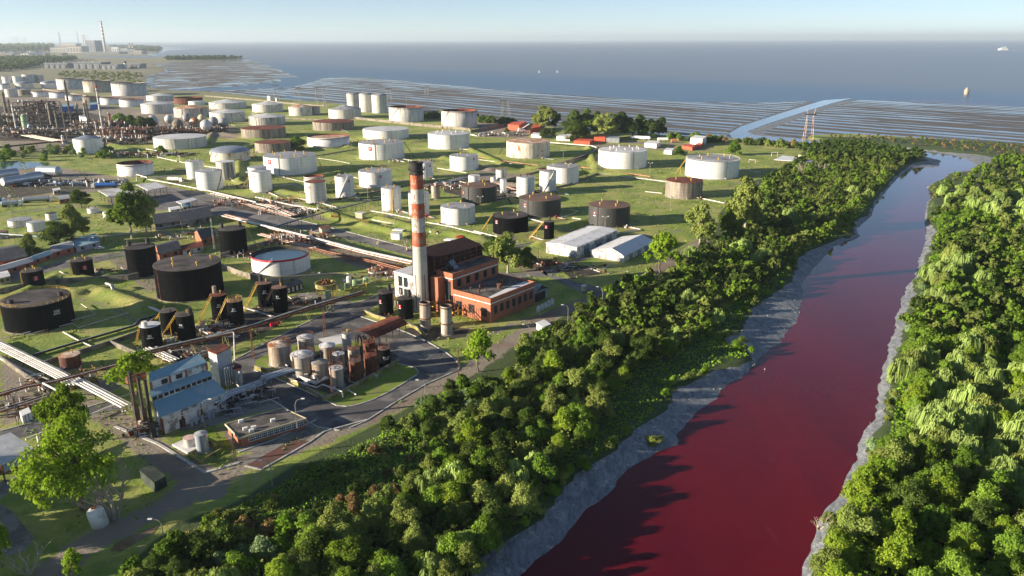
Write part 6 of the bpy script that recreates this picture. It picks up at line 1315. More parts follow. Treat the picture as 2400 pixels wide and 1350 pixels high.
pipes('white pipe with a square expansion loop above the truck canopy', [(320, 426, .8), (320, 409, 5), (345, 416, 5), (345, 420, 3.0), (393, 428, 3.0), (489, 447, 3.0), (560, 464, 3.0), (600, 474, 3.0)], .38, support=14)
pipes('white pipe behind the open white tank with two square loops', [(342, 349, 3), (367, 353, 3), (369, 368, .8), (415, 378, .8), (416, 365, 5), (421, 366, 5), (421, 379, .8), (470, 388, .8), (580, 404, .8)], .34, support=16)
pipes('white pipes of the manifold left of the slender rust roofed tank, upper', [(600, 462, 1.8), (680, 480, 1.8), (743, 491, 1.8)], .3, 2, 1.2, support=9)
pipes('white pipes of the manifold, lower bunch', [(500, 452, 1.4), (560, 466, 1.4), (640, 484, 1.4), (690, 505, 1.4)], .24, 5, 1.0, support=7, mats=['pipe', 'pipepink', 'pipe', 'rustmetal'], smat='rustmetal', name='pipe_rack')
pipes('red and white pipe tangle at the edge of the main street', [(560, 474, 1.0), (620, 490, 1.0), (680, 507, 1.0)], .2, 6, .7, support=6, mats=['pipepink', 'pipe', 'rustmetal'], smat='rustmetal', name='pipe_rack')
pipes('dark elevated pipe line crossing the main street on thin posts', [(640, 532, 4), (700, 514, 4), (751, 500, 4), (800, 487, 4), (870, 470, 4), (960, 455, 4)], .2, 3, .7, support=9, mats=['darkmetal', 'pipeblue'])
pipes('white pipe pair on grass below the slender tanks', [(867, 494, .6), (910, 501, .6), (965, 512, .6)], .26, 2, 1.0)
pipes('long white pipe on the lawn left of the chimney', [(872, 515, .6), (930, 526, .6), (1048, 548, .6)], .24)
pipes('twin white pipes running right of the chimney', [(1000, 521, .6), (1060, 532, .6), (1129, 549, .6)], .26, 2, .9)
pipes('white pipe in front of the black tank and trees', [(1110, 541, .6), (1150, 551, .6), (1180, 557, .6)], .3)
pipes('orange oxide pipe beneath the large bright white tank', [(1355, 391, .6), (1420, 399, .6), (1525, 414, .6)], .32, 2, .8, mat='pipepink')
pipes('white pipe from the orange one towards the brown striped tank', [(1452, 413, .6), (1500, 418, .6), (1563, 426, .6)], .34, 2, 1.0)
pipes('orange oxide pipe in front of the rusty spotted tank', [(1110, 366, .6), (1200, 380, .6), (1262, 388, .6)], .3, 2, .9, mat='pipepink')
pipes('white pipe across the dark lawn below the rusty spotted tank', [(1122, 374, .6), (1200, 384, .6), (1300, 395, .6)], .26)
pipes('white pipeline right of the rusty spotted tank', [(1289, 334, 2), (1340, 338, 2), (1388, 342, 2), (1400, 346, 2)], .5, 2, 1.2, support=14)
pipes('dark pipe rack leading to the rusty spotted tank', [(1260, 396, 1.4), (1330, 378, 1.4), (1388, 356, 1.4), (1402, 346, 1.4)], .25, 5, 1.0, support=12, mats=['darkmetal', 'rustmetal', 'pipe'])
pipes('white pipes from the small drum to the black tank', [(1236, 513, .6), (1255, 516, .6), (1276, 522, .6)], .3, 2, .9)
pipes('white pipe stub beside the lone dark grey tank', [(1342, 511, .6), (1376, 516, .6), (1384, 512, .6)], .32)
pipes('square white pipe loop right of the four-vented dark tank', [(1314, 489, .6), (1356, 494, .6), (1340, 502, .6), (1316, 509, .6)], .2)
pipes('thin white pipe near the brown striped tank', [(1512, 449, .6), (1552, 453, .6)], .28)
pipes('white pipe bundles between the slender tanks and the manifold', [(700, 465, .6), (760, 478, .6), (790, 486, .6)], .22, 2, .9)
pipes('white pipe on the lawn below the widest white tank', [(640, 409, .5), (700, 424, .5), (745, 432, .5)], .22)
pipes('white pipe on the lawn right of the widest white tank', [(740, 370, .5), (790, 377, .5), (820, 383, .5)], .22)
pipes('white pipe leading to the left of the emblem tank', [(770, 404, .5), (800, 409, .5), (840, 418, .5)], .24)
pipes('white pipe below the emblem tank towards the chimney', [(935, 371, .5), (980, 378, .5), (1000, 384, .5)], .24)
pipes('blue white pipe bunch right of the chimney top', [(990, 438, .9), (1040, 428, .9), (1090, 415, .9)], .2, 6, .8, mats=['pipe', 'pipeblue', 'pipe', 'rustmetal'])
pipes('white pipe bunch between the thin vessels', [(1075, 440, .8), (1120, 425, .8), (1165, 430, .8), (1210, 445, .8)], .2, 4, .8, mats=['pipe', 'pipepink'])
pipes('white pipe pair left of the small white emblem tank', [(1025, 394, .5), (1060, 400, .5), (1094, 405, .5)], .24, 2, 1.1)
pipes('white pipes from the dark grey tank towards the lawn', [(1113, 551, .6), (1129, 549, .6)], .2) if 0 else None
pipes('pink grey pipe rack crossing the left process yard', [(15, 307, 4), (60, 316, 4), (100, 324, 4), (142, 331, 4)], .5, 6, 1.8, support=26, mats=['pipepink', 'pipe'], smat='darkmetal', name='pipe_rack')
pipes('dark elevated duct on the left edge of the yard', [(-10, 346, 4), (50, 340, 4), (140, 331, 4)], .8, 2, 2, support=26, mat='darkmetal', name='pipe_rack')
pipes('pipe rack between the spheres and the wide grey tank', [(200, 336, 3), (300, 322, 3), (420, 308, 3), (560, 300, 3)], .4, 5, 1.5, support=20, mats=['rustmetal', 'darkmetal', 'pipe'], smat='rustmetal', name='pipe_rack')
pipes('pipe in the lane above the tall black tanks', [(0, 548, 4), (120, 556, 4), (260, 553, 4), (440, 523, 4)], .2, 2, .8, mat='pipeblue', support=24, smat='rustmetal')
pipes('thin pipe from the small emblem black tank', [(140, 636, .5), (168, 652, .5)], .2)
for k_, (cx, cy, r_, h_, lab, st) in list(TANKS.items()):      # each lawn tank has its own ground pipes
    if k_[0] not in 'gh' or r_ < 5 or cy > 1000 or k_ == 'g3': continue
    q = random.Random(sum(map(ord, k_))*7); a = q.choice([.62, .62+math.pi, .62-math.pi/2, .62-math.pi/2]); c_, s_ = math.cos(a), math.sin(a); L1, L2 = q.uniform(8, 22), q.uniform(14, 34)*q.choice([-1, 1]); nn = q.choice([1, 2, 2, 3])
    t_ = thing('ground_pipes', 'ground pipes of the ' + ' '.join(lab.split()[:12]), 'pipeline', (cx + c_*(r_+1), cy + s_*(r_+1), 0), 'ground pipes beside the tanks')
    for i in range(nn):
        o_ = i*.9; P_ = [(cx + c_*(r_-.1) - s_*o_, cy + s_*(r_-.1) + c_*o_, .6), (cx + c_*(r_+L1+o_) - s_*o_, cy + s_*(r_+L1+o_) + c_*o_, .6), (cx + c_*(r_+L1+o_) - s_*(L2+o_), cy + s_*(r_+L1+o_) + c_*(L2+o_), .6)]
        P_[2] = (cx + c_*(r_+L1+o_) - s_*L2, cy + s_*(r_+L1+o_) + c_*L2, .6); part(t_, 'pipe', MB().tube(P_, q.uniform(.13, .24), 5), M[q.choice(['pipe', 'pipe', 'rustmetal', 'pipepink', 'pipeblue'])])
    x_, y_ = cx + c_*(r_+3), cy + s_*(r_+3); part(t_, 'valve_stand', MB().box((x_, y_, 0), (1.6, 2.4, 1.1), a), M[q.choice(['darkmetal', 'rustmetal', 'conc'])]); part(t_, 'valve', MB().cyl((x_, y_, 1.1), .35, .8, 8), M[q.choice(['redband', 'yellow', 'pipe'])])
# ------------------------------------------------------------ lamps, poles, masts, pylons
def lamp(px, pb, pt, label, dx=-1, kind='arm', group='street lamps'):
    x_, y_ = G(px, pb); h = HT(x_, y_, pt); t_ = thing('street_lamp', label, 'street lamp', (x_, y_, 0), group)
    part(t_, 'pole', MB().tube([(x_, y_, 0), (x_, y_, h*.82), (x_ + dx*.5, y_, h*.95), (x_ + dx*1.9, y_, h)] if kind == 'arm' else [(x_, y_, 0), (x_, y_, h)], [.13, .10, .08, .06] if kind == 'arm' else .12, 6), M['conc'])
    if kind == 'arm': part(t_, 'lamp_head', MB().box((x_ + dx*2.2, y_, h-.12), (.9, .35, .22)), M['whitepaint'])
    else:
        mb = MB()
        for s_ in (-1, 1): mb.tube([(x_, y_, h-.3), (x_+s_*1.3, y_, h)], .06, 4); mb.box((x_+s_*1.5, y_, h), (.7, .5, .4))
        part(t_, 'lamp_head', mb, M['whitepaint'])
for a in [(1412, 710, 672, 'curved lamp by the bend of the dirt road beneath the bushes', -1), (1331, 757, 714, 'curved lamp at the roadside next to the transformer bank', -1), (1241, 800, 760, 'curved lamp whose head peeks over the bush by the little hut', -1), (998, 947, 890, 'curved lamp beside the asphalt turning', -1), (640, 1150, 1079, 'curved lamp by the red brown yard and the dirt road', -1), (386, 1276, 1216, 'curved lamp by the muddy puddle', -1),
          (482, 1011, 935, 'tall lamp bent right in front of the blue roofed wall', 1), (698, 1018, 934, 'tall lamp bent right behind the office windows', 1), (640, 934, 880, 'lamp at the junction before the pipe bridge', -1), (932, 683, 648, 'curved lamp by the white annex', -1), (213, 592, 556, 'curved lamp above the white parked car', 1), (1262, 632, 580, 'lamp by the warehouse lane', -1), (1481, 668, 636, 'curved lamp on the shaded verge right of the warehouses', -1), (650, 520, 488, 'curved lamp on the main street corner', -1)]:
    lamp(*a)
for a in [(1320, 384, 353, 'twin headed lamp right of the rusty spotted tank'), (1523, 408, 382, 'twin headed lamp below the bright white tank'), (1418, 540, 508, 'twin headed lamp in front of the lone dark grey tank'), (1126, 498, 461, 'twin headed lamp in front of the dark grey tank'), (911, 420, 330, 'tall lamp mast rising in front of the big emblem tank'), (824, 355, 332, 'lamp left of the emblem tank'), (863, 478, 441, 'lamp on the lawn left of the slender tank'), (1331, 452, 384, 'tall mast before the grey roofed white tank'), (1300, 450, 421, 'dark lamp before the slender white tank'), (926, 537, 506, 'lamp by the white hut on the lawn'), (1571, 494, 458, 'thin pole in front of the brown striped tank'), (742, 660, 640, 'small pole behind the machinery')]:
    lamp(a[0], a[1], a[2], a[3], 0, 'twin')
def mast(px, pb, pt, label, w_=1.0, group='lattice masts', mat='conc', platform=True, name='lattice_mast'):
    x_, y_ = G(px, pb); h = HT(x_, y_, pt); t_ = thing(name, label, 'mast', (x_, y_, 0), group); mb = MB(); n = max(4, int(h/3)); rr = max(.06, w_*.07)
    for sx, sy in ((-1, -1), (1, -1), (1, 1), (-1, 1)): mb.tube([(x_+sx*w_, y_+sy*w_, 0), (x_+sx*w_*.4, y_+sy*w_*.4, h)], rr, 4)
    for i in range(n):
        z0, z1 = h*i/n, h*(i+1)/n; a0, a1 = w_*(1-.6*i/n), w_*(1-.6*(i+1)/n); s_ = 1 if i % 2 else -1
        mb.tube([(x_-s_*a0, y_-a0, z0), (x_+s_*a1, y_-a1, z1)], rr*.6, 3); mb.tube([(x_-a0, y_-s_*a0, z0), (x_-a1, y_+s_*a1, z1)], rr*.6, 3); mb.tube([(x_-a1, y_-a1, z1), (x_+a1, y_-a1, z1)], rr*.6, 3)
    part(t_, 'lattice', mb, M[mat])
    if platform: part(t_, 'platform', MB().box((x_, y_, h), (w_*2.6, w_*2.2, .5)).box((x_, y_, h+.5), (w_*1.6, .4, .9)), M['conc'])
    return t_
mast(41, 551, 462, 'tall floodlight mast rising over the low white tanks', .8); mast(503, 588, 518, 'slim concrete mast left of the tall black tank', .35); mast(1076, 905, 818, 'rusty lattice mast beside the small tree', .3, mat='rustmetal', platform=False)
mast(762, 790, 722, 'rusty lattice mast beside the road behind the tank cluster', .45, mat='rustmetal', platform=False); mast(780, 933, 862, 'thin rusty mast in front of the cluster', .2, mat='rustmetal', platform=False); mast(46, 1000, 930, 'dark lattice mast beside the white cabinet', .4, mat='darkmetal', platform=False)
mast(552, 1080, 1015, 'dark thin mast left of the office', .25, mat='darkmetal', platform=False); mast(955, 297, 230, 'slim lattice mast before the open grey tank', .6)
mast(594, 840, 770, 'rusty mast by the road left of the cluster', .3, mat='rustmetal', platform=False)
def hframe(px, pb, pt, label, w_=5.0, group='power line pylons', mat='conc', horns=True):
    x_, y_ = G(px, pb); h = HT(x_, y_, pt); t_ = thing('pylon', label, 'pylon', (x_, y_, 0), group); hb = h*.82 if horns else h; mb = MB(); r_ = max(.25, w_*.05)
    for s_ in (-1, 1):
        for k_ in (-1, 1): mb.tube([(x_+s_*w_+k_*w_*.32, y_, 0), (x_+s_*w_*.72 + k_*w_*.06, y_, hb)], r_, 4)
        for i in range(8): z = hb*i/8; z1 = hb*(i+1)/8; q = w_*.32*(1-.8*i/8); mb.tube([(x_+s_*w_*(1-.28*i/8)-q, y_, z), (x_+s_*w_*(1-.28*(i+1)/8)+q*.8, y_, z1)], r_*.5, 3)
        if horns: mb.tube([(x_+s_*w_*.72, y_, hb), (x_+s_*w_*1.15, y_, h)], r_*.7, 4)
    part(t_, 'mast', mb, M[mat]); mb = MB(); mb.box((x_, y_, hb-.4), (w_*2.7, .8, .9)); mb.tube([(x_-w_*.85, y_, hb*.55), (x_+w_*.85, y_, hb*.55)], r_*.7, 4); part(t_, 'crossarm', mb, M['darkmetal']); return t_
hframe(1893, 331, 254, 'rusty twin-legged pylon with V horns behind the right tree belt', 4.2, mat='roof_rustspot')
hframe(1185, 272, 227, 'grey twin-legged pylon on the shore right of the open tanks', 5.0)
hframe(752, 250, 196, 'grey twin-legged pylon on the shore left of the silos', 7)
hframe(457, 214, 182, 'pair of thin pylon poles by the creek', 7); hframe(697, 242, 205, 'thin pylon standing in the creek mud', 5, horns=False); hframe(649, 236, 200, 'thin pylon left of the small shore tanks', 4, horns=False)
hframe(1000, 222, 203, 'small distant pylon on the mudflat shore', 3, horns=False); hframe(912, 240, 208, 'distant pylon behind the silos', 4, horns=False)
# windsock, small items
x_, y_ = G(474, 790); t_ = thing('windsock', 'pink windsock on a pole among the slim black tanks', 'windsock', (x_, y_, 0)); part(t_, 'pole', MB().tube([(x_, y_, 0), (x_, y_, 6.2)], .1, 5), M['conc']); part(t_, 'sock', MB().tube([(x_, y_, 3.4), (x_+.5, y_, 4.4), (x_+1.5, y_+.3, 6.0)], [.25, .5, .55], 8), M['windsock'])
rd_ = thing('red_drum', 'red horizontal fire drum on the verge beside the road', 'drum', (*G(645, 766), 0)); x_, y_ = G(645, 766); part(rd_, 'drum', MB().tube([(x_-1.4, y_-1, 1.1), (x_+1.4, y_+1, 1.1)], .7, 12), M['redband']); part(rd_, 'cradle', MB().box((x_, y_, 0), (2, 1, .5), .6), M['darkmetal'])
# machinery area behind the trestle
x_, y_ = G(765, 690); mt = thing('round_scrubber', 'round olive green open vessel with rusty machinery on top', 'machinery', (x_, y_, 0)); part(mt, 'drum', MB().lathe((x_, y_, 0), [(4.2, 3.2), (4.2, 5), (4.6, 5.1), (3.9, 5.1), (3.8, 3.6)], 20), M['bundy']); mb = MB()
rs = random.Random(3)
for i in range(9): a = rs.uniform(0, 6.28); mb.tube([(x_+3*math.cos(a), y_+3*math.sin(a), 3.5), (x_+rs.uniform(-2, 2), y_+rs.uniform(-2, 2), 6.5)], .3, 6)
for i in range(10): a = i*.628; mb.tube([(x_+4*math.cos(a), y_+4*math.sin(a), 0), (x_+4*math.cos(a), y_+4*math.sin(a), 3.4)], .12, 4)
part(mt, 'pipework', mb, M['rustmetal']); mp = thing('pump_skid', 'pale green pump skids with hand rails right of the round vessel', 'machinery', (*G(820, 676), 0)); mb = MB()
for i, (a_, b_) in enumerate([(800, 682), (815, 678), (832, 672), (843, 668), (858, 664), (770, 700)]): x_, y_ = G(a_, b_); mb.cyl((x_, y_, .6), 1.2, 1.5 + (i % 3)*.6, 10)
part(mp, 'pump', mb, M['green']); mb = MB(); P_ = [Vector(W3(a_, b_, 2.2)) for a_, b_ in ((776, 694), (860, 672), (856, 655), (790, 668))]
for p, q in zip(P_, P_[1:] + P_[:1]):
    mb.tube([p, q], .07, 4); mb.tube([p - Vector((0, 0, .7)), q - Vector((0, 0, .7))], .07, 4)
    for k_ in range(6): c = p.lerp(q, k_/6); mb.tube([c, (c.x, c.y, 0)], .07, 4)
part(mp, 'railing', mb, M['yellow'])
x_, y_ = G(819, 672); wt = thing('white_tank', 'little white domed tank behind the pump skids', 'tank', (x_, y_, 0)); part(wt, 'body', MB().lathe((x_, y_, 0), [(1.1, 1.2), (1.1, 4.0), (.8, 4.6), (.01, 4.8)], 14), M['whitepaint']); part(wt, 'stand', MB().box((x_, y_, 0), (1.6, 1.6, 1.2)), M['darkmetal'])
lb = thing('low_control_room', 'low black roofed control room with white pillars behind tanks 87 and 81', 'building', (*G(672, 688), 0)); pp = pxbox((673, 690), (711, 678), (668, 682)); part(lb, 'wall', MB().prism(shrink(pp, .9), 0, 2.6), M['darkmetal']); part(lb, 'roof', MB().prism(pp, 2.6, 2.9), M['flatroof']); windows(lb, pp[0], pp[1], .4, 2.4, 4, 1.2, glass='whitepaint')
# steel debris among the numbered tanks
def clutter(label, px, py, w_, d_, n, zmax, mats, seed, group=None, name='pipework', cat='pipework', r=(.08, .2), vert=.3):
    x0_, y0_ = G(px, py); t_ = thing(name, label, cat, (x0_, y0_, 0), group); rs = random.Random(seed)
    for m_ in mats:
        mb = MB()
        for i in range(n):
            x_, y_ = x0_ + rs.uniform(-w_, w_)/2, y0_ + rs.uniform(-d_, d_)/2; z_ = rs.uniform(.2, zmax); L = rs.uniform(1, 5)*(w_/12)**.5; r_ = rs.uniform(*r); a = rs.choice([.62, .62+math.pi/2, .3]); k_ = rs.random()
            if k_ < vert: mb.tube([(x_, y_, 0), (x_, y_, z_*1.6)], r_, 5)
            elif k_ < .8: mb.tube([(x_, y_, z_), (x_+L*math.cos(a), y_+L*math.sin(a), z_), (x_+L*math.cos(a), y_+L*math.sin(a), max(0, z_-rs.uniform(0, 2)))], r_, 5)
            else: mb.box((x_, y_, 0 if rs.random() < .5 else z_), (rs.uniform(.5, 1.6), rs.uniform(.5, 1.4), rs.uniform(.4, 1.4)), a)
        part(t_, 'pipework', mb, M[m_])["kind"] = "stuff"
    return t_
clutter('rusty pipework at the feet of tanks 85 and 88', 405, 805, 12, 10, 26, 1.2, ['rustmetal', 'pipe'], 1); clutter('valves and pipework between tanks 86 and 83', 500, 775, 10, 8, 24, 1.4, ['pipe', 'rustmetal'], 2); clutter('valves at the foot of tank 85', 345, 828, 10, 6, 16, 1.0, ['pipe', 'darkmetal'], 3)
clutter('manifold of red and white valves left of the main street', 600, 478, 50, 16, 60, 2.6, ['pipe', 'pipepink', 'rustmetal'], 5, r=(.12, .3)); clutter('manifold of valves near the crossing pipe rack', 690, 498, 46, 14, 50, 2.4, ['pipe', 'rustmetal'], 6, r=(.12, .3)); clutter('heap of pipework on the rack behind the water tank', 700, 566, 30, 16, 70, 3.5, ['rustmetal', 'pipe', 'pipepink'], 7, r=(.12, .28)); clutter('pipework right of the chimney among dark soil', 1060, 440, 50, 24, 50, 2, ['pipe', 'pipepink', 'darkmetal'], 8, r=(.15, .3)); clutter('pipework among the slender white tanks on the right', 1190, 455, 40, 26, 40, 1.6, ['pipe', 'darkmetal'], 9, r=(.15, .3))
clutter('dark pumps and pipes beside the rusty stacks', 340, 1012, 8, 8, 26, 1.6, ['rustmetal', 'pipe', 'darkmetal'], 10); clutter('blue grey equipment in front of the blue roofed wall', 500, 960, 14, 9, 26, 2.0, ['pipeblue', 'darkmetal'], 11); clutter('pipes and pumps under the pipe bridge', 560, 935, 18, 9, 26, 2.0, ['pipe', 'darkmetal'], 12); clutter('pump set before the stained tanks', 715, 895, 9, 6, 20, 1.6, ['pipe', 'darkmetal'], 13); clutter('steelwork between the two upright silos and the brick wall', 1040, 735, 12, 12, 36, 5, ['rustmetal', 'yellow'], 14); clutter('steelwork at the foot of the chimney', 935, 715, 14, 10, 36, 3.4, ['rustmetal', 'pipe'], 15)
clutter('scrap metal heaps in the old yard below the blue canopy', 490, 545, 30, 20, 30, 1.5, ['darkmetal', 'pipe'], 16); clutter('rusty scrap on red earth left of the brick building', 915, 635, 22, 14, 24, .8, ['rustmetal', 'pipepink'], 17); clutter('scrap pipes stacked beside the warehouses, red and white', 1260, 618, 20, 10, 30, .8, ['rustmetal', 'pipepink'], 18, vert=0); clutter('scrap pipes lying on the shaded lawn in front of the warehouses', 1345, 632, 30, 14, 24, .5, ['rustmetal', 'pipe'], 19, vert=0)
clutter('vehicles scrap and drums on the far left truck yard', 150, 432, 90, 20, 60, 2.5, ['darkmetal', 'pipe', 'pipeblue'], 20, r=(.3, .7)); clutter('pump yard in front of the wide grey tank', 330, 366, 80, 26, 60, 3, ['darkmetal', 'pipe', 'rustmetal'], 21, r=(.3, .6)); clutter('machinery on the site yard near the shore left', 1160, 318, 60, 20, 30, 3, ['darkmetal', 'pipe'], 22, r=(.3, .6)); clutter('pipes and drums in the lower left yard', 30, 960, 22, 12, 30, 1.8, ['rustmetal', 'pipe'], 23)
for i, (px, py, w_, d_, lab) in enumerate([(105, 905, 20, 10, 'rusty pipework beside the white pipe bundle'), (225, 880, 16, 9, 'rusty pipework between the stained low tank and the airy tree'), (440, 838, 16, 8, 'pipework under the trestle by the blue roofed plant'), (700, 712, 22, 9, 'pipework on the verge behind the tank cluster'), (880, 655, 26, 12, 'rusty pipework on red ground left of the white annex'), (560, 600, 14, 10, 'pipework beside the bund of the water tank'), (640, 590, 14, 8, 'valves behind the blue water tank'), (420, 560, 26, 12, 'old scrap beside the sheds under the tall tree'), (250, 640, 14, 8, 'scrap and drums by the lane near a tall black tank'), (560, 440, 26, 12, 'valves between the slender white tanks at left'), (820, 470, 30, 10, 'valves along the strip wall of the slender tanks'), (1000, 545, 26, 10, 'valves on the lawn around the chimney'), (450, 400, 50, 16, 'pumps below the domed tank'), (620, 420, 40, 10, 'pumps in front of the widest white tank'), (960, 380, 40, 10, 'pumps right of the emblem tank')]):
    clutter(lab, px, py, w_, d_, 16, 1.6, ['rustmetal', 'pipe'], 60+i, r=(.12, .26))
# ------------------------------------------------------------ gas spheres
for i, (sx, sy, r_, mt_, lab) in enumerate([(360, 283, 13, 'roof_white', 'white gas sphere at the left end of the group'), (398, 279, 10, 'roof_white', 'pale gas sphere second from left, at the back'), (419, 291, 12, 'bund', 'dark brown gas sphere in the front'), (440, 275, 10, 'roof_grey', 'grey brown gas sphere at the back, half hidden'), (459, 288, 12.5, 'roof_rustspot', 'orange gas sphere in the middle'), (475, 277, 9.5, 'cream', 'cream gas sphere at the back'), (485, 293, 13, 'roof_white', 'pale grey blue gas sphere in front'), (502, 284, 11, 'roof_grey', 'grey gas sphere behind the pale one'), (525, 287, 11, 'roof_grey', 'rightmost grey gas sphere')]):
    gy = sy + r_*1.55; x_, y_ = G(sx, gy); D_ = PJ(x_, y_, 5)[2]; rr_ = r_*D_/F; t_ = thing('gas_sphere', lab, 'gas sphere', (x_, y_, 0), 'gas spheres'); zc = rr_*1.5
    part(t_, 'sphere', MB().lathe((x_, y_, 0), [(max(.01, rr_*math.sin(a)), zc - rr_*math.cos(a)) for a in [math.pi*j/12 for j in range(13)]], 20), M[mt_]).data.polygons.foreach_set("use_smooth", [True]*240); mb = MB()
    for j in range(7): a = j*.9; mb.tube([(x_+rr_*.95*math.cos(a), y_+rr_*.95*math.sin(a), 0), (x_+rr_*.95*math.cos(a), y_+rr_*.95*math.sin(a), zc)], .28, 5)
    part(t_, 'leg', mb, M['darkmetal']); part(t_, 'stair', MB().tube([(x_-rr_*1.1, y_-1, 0), (x_-rr_*.9, y_-1, zc), (x_, y_, zc+rr_+.6)], .3, 4), M['rustmetal'])
# ------------------------------------------------------------ process units (upper left)
PU = 'process towers in the upper left'
def column(px, pb, pt, wpx, mat, label, rings=4, taper=1.0, tip=None):
    x_, y_ = G(px, pb); h = HT(x_, y_, pt); D_ = PJ(x_, y_, h/2)[2]; r_ = wpx/2*D_/F; t_ = thing('process_column', label, 'column', (x_, y_, 0), PU)
    part(t_, 'shell', MB().lathe((x_, y_, 0), [(r_, 0), (r_*taper, h-r_), (r_*taper*.7, h-r_*.3), (.01, h)], 14), M[mat]); mb = MB()
    for i in range(rings): z = h*(i+1)/(rings+.4); q = r_*(1 + (taper-1)*z/h); mb.lathe((x_, y_, z), [(q, 0), (q+1.1, 0), (q+1.1, .3), (q, .3)], 10); mb.tube([(x_+q+.9, y_, z), (x_+q+.9, y_, z-3)], .15, 3)
    mb.tube([(x_-r_-.4, y_, 0), (x_-r_*taper-.4, y_, h*.95)], .3, 4)
    part(t_, 'platform', mb, M['darkmetal'])
    if tip: part(t_, 'tip', MB().tube([(x_, y_, h-.5), (x_, y_, h+2.5)], r_*1.2, 8), M[tip])
column(243, 318, 206, 3.6, 'pipe', 'slim pale tower with a bright red tip', 7, tip='redband'); column(262, 316, 263, 5.5, 'roof_rustspot', 'orange banded tower beside the red tipped one', 4); column(186, 286, 241, 5, 'tan', 'twin beige column, left', 3); column(202, 283, 240, 4.5, 'tan', 'twin beige column, right', 3)
column(171, 305, 187, 3.2, 'darkmetal', 'tallest dark flare stack in front of the tall tanks', 6); column(214, 312, 233, 2.4, 'darkmetal', 'thin leaning black stack', 2); column(63, 311, 266, 15, 'green', 'fat pale green column', 3, .95); column(73, 312, 290, 12, 'pipeblue', 'stubby pale blue column beside the green one', 1)
column(121, 292, 240, 6, 'tan', 'beige column right of the dark furnace frame', 4); column(20, 292, 215, 6, 'concrete', 'brown column at the far left', 4); column(2, 302, 228, 9, 'concrete', 'fat brown column cut by the left edge', 4); column(38, 300, 245, 4, 'pipe', 'pale slim column left of the furnace frame', 4); column(150, 342, 316, 6, 'pipe', 'short white column by the tall pure white tank', 2); column(297, 306, 283, 7, 'whitepaint', 'white drum tower right of the orange banded one', 1); column(157, 325, 240, 2.2, 'concrete', 'thin brown mast-like column', 3)
column(98, 300, 238, 3, 'darkmetal', 'thin dark column in the furnace frame', 4); column(30, 290, 232, 3, 'rustmetal', 'rusty slim column by the left edge', 4); column(135, 300, 258, 3.5, 'concrete', 'slim grey column behind the furnace', 3); column(228, 318, 285, 3, 'pipe', 'short pale column near the white clad block', 2); column(283, 318, 288, 2.5, 'rustmetal', 'slim rusty column right of the orange one', 2); column(310, 322, 292, 2.5, 'pipe', 'slim white column near the bushes', 2)
def steel(label, px, pb, wm, dm, pt, mats=('darkmetal',), seed=1, fill=.5, name='process_structure', pipes_=40):
    x_, y_ = G(px, pb); h = HT(x_, y_, pt); t_ = thing(name, label, 'steel structure', (x_, y_, 0), 'process steelwork'); rs = random.Random(seed); mb = MB(); nx_, nz_ = max(2, int(wm/6)), max(2, int(h/5))
    for i in range(nx_+1):
        for j in (0, dm): mb.box((x_-wm/2+wm*i/nx_, y_+j, 0), (.5, .5, h))
    for k_ in range(1, nz_+1):
        z = h*k_/nz_
        for j in (0, dm): mb.box((x_, y_+j, z-.4), (wm, .45, .5))
        mb.box((x_, y_+dm/2, z-.1), (wm, dm*.9, .15))
        for i in range(nx_):
            if rs.random() < .5: mb.tube([(x_-wm/2+wm*i/nx_, y_, z), (x_-wm/2+wm*(i+1)/nx_, y_, z-h/nz_)], .2, 3)
    part(t_, 'frame', mb, M[mats[0]])
    for m_ in mats[1:] + ('pipe', 'rustmetal'):
        mb = MB()
        for i in range(pipes_):
            a_, b_, z = x_ + rs.uniform(-wm, wm)/2, y_ + rs.uniform(0, dm), rs.uniform(.5, h)
            k_ = rs.random(); r_ = rs.uniform(.2, .5)
            if k_ < .35: mb.tube([(a_, b_, z), (a_, b_, min(h+3, z+rs.uniform(2, 7)))], r_, 5)
            elif k_ < .75: mb.tube([(a_, b_, z), (a_+rs.uniform(-6, 6), b_, z)], r_, 5)
            else: mb.cyl((a_, b_, z), rs.uniform(.8, 1.8), rs.uniform(1, 3), 8)
        part(t_, 'equipment', mb, M[m_])["kind"] = "stuff"
    return t_
steel('big dark furnace frame crowded with pipes', 82, 292, 46, 22, 240, ('darkmetal', 'darkmetal', 'rustmetal'), 1, pipes_=90); steel('dark pipe frame at the left edge', 10, 300, 40, 20, 272, ('darkmetal', 'rustmetal'), 2, pipes_=70); steel('low process frame in front of the dark furnace', 60, 326, 60, 14, 305, ('darkmetal', 'concrete'), 3, pipes_=60); steel('process frame behind the slim red tipped tower', 225, 312, 50, 20, 288, ('darkmetal', 'rustmetal'), 4, pipes_=80); steel('white clad exchanger block on dark legs', 192, 318, 20, 10, 290, ('darkmetal', 'whitepaint'), 5, pipes_=20)
steel('rusty process frame right of the orange banded tower', 285, 328, 54, 18, 302, ('rustmetal', 'darkmetal'), 6, pipes_=80); steel('low dark racks below the spheres, left', 345, 318, 60, 14, 305, ('darkmetal', 'rustmetal'), 7, pipes_=70); steel('low dark racks below the spheres, right', 450, 313, 70, 14, 303, ('rustmetal', 'darkmetal'), 8, pipes_=70); steel('row of fans on a low frame in the process yard', 115, 318, 50, 12, 308, ('darkmetal', 'pipe'), 9, pipes_=60); steel('dark frame behind the twin beige columns', 150, 288, 40, 18, 268, ('darkmetal', 'rustmetal'), 10, pipes_=60); steel('pipe frame in front of the tall pure white tank', 275, 340, 50, 12, 325, ('darkmetal', 'pipe'), 11, pipes_=50)
bx = box4('process_block', 'white clad equipment block hanging among the process pipes', 'equipment', pxbox((192, 305), (207, 306), (190, 301)), 15, 'whitepaint', 'roof_white')
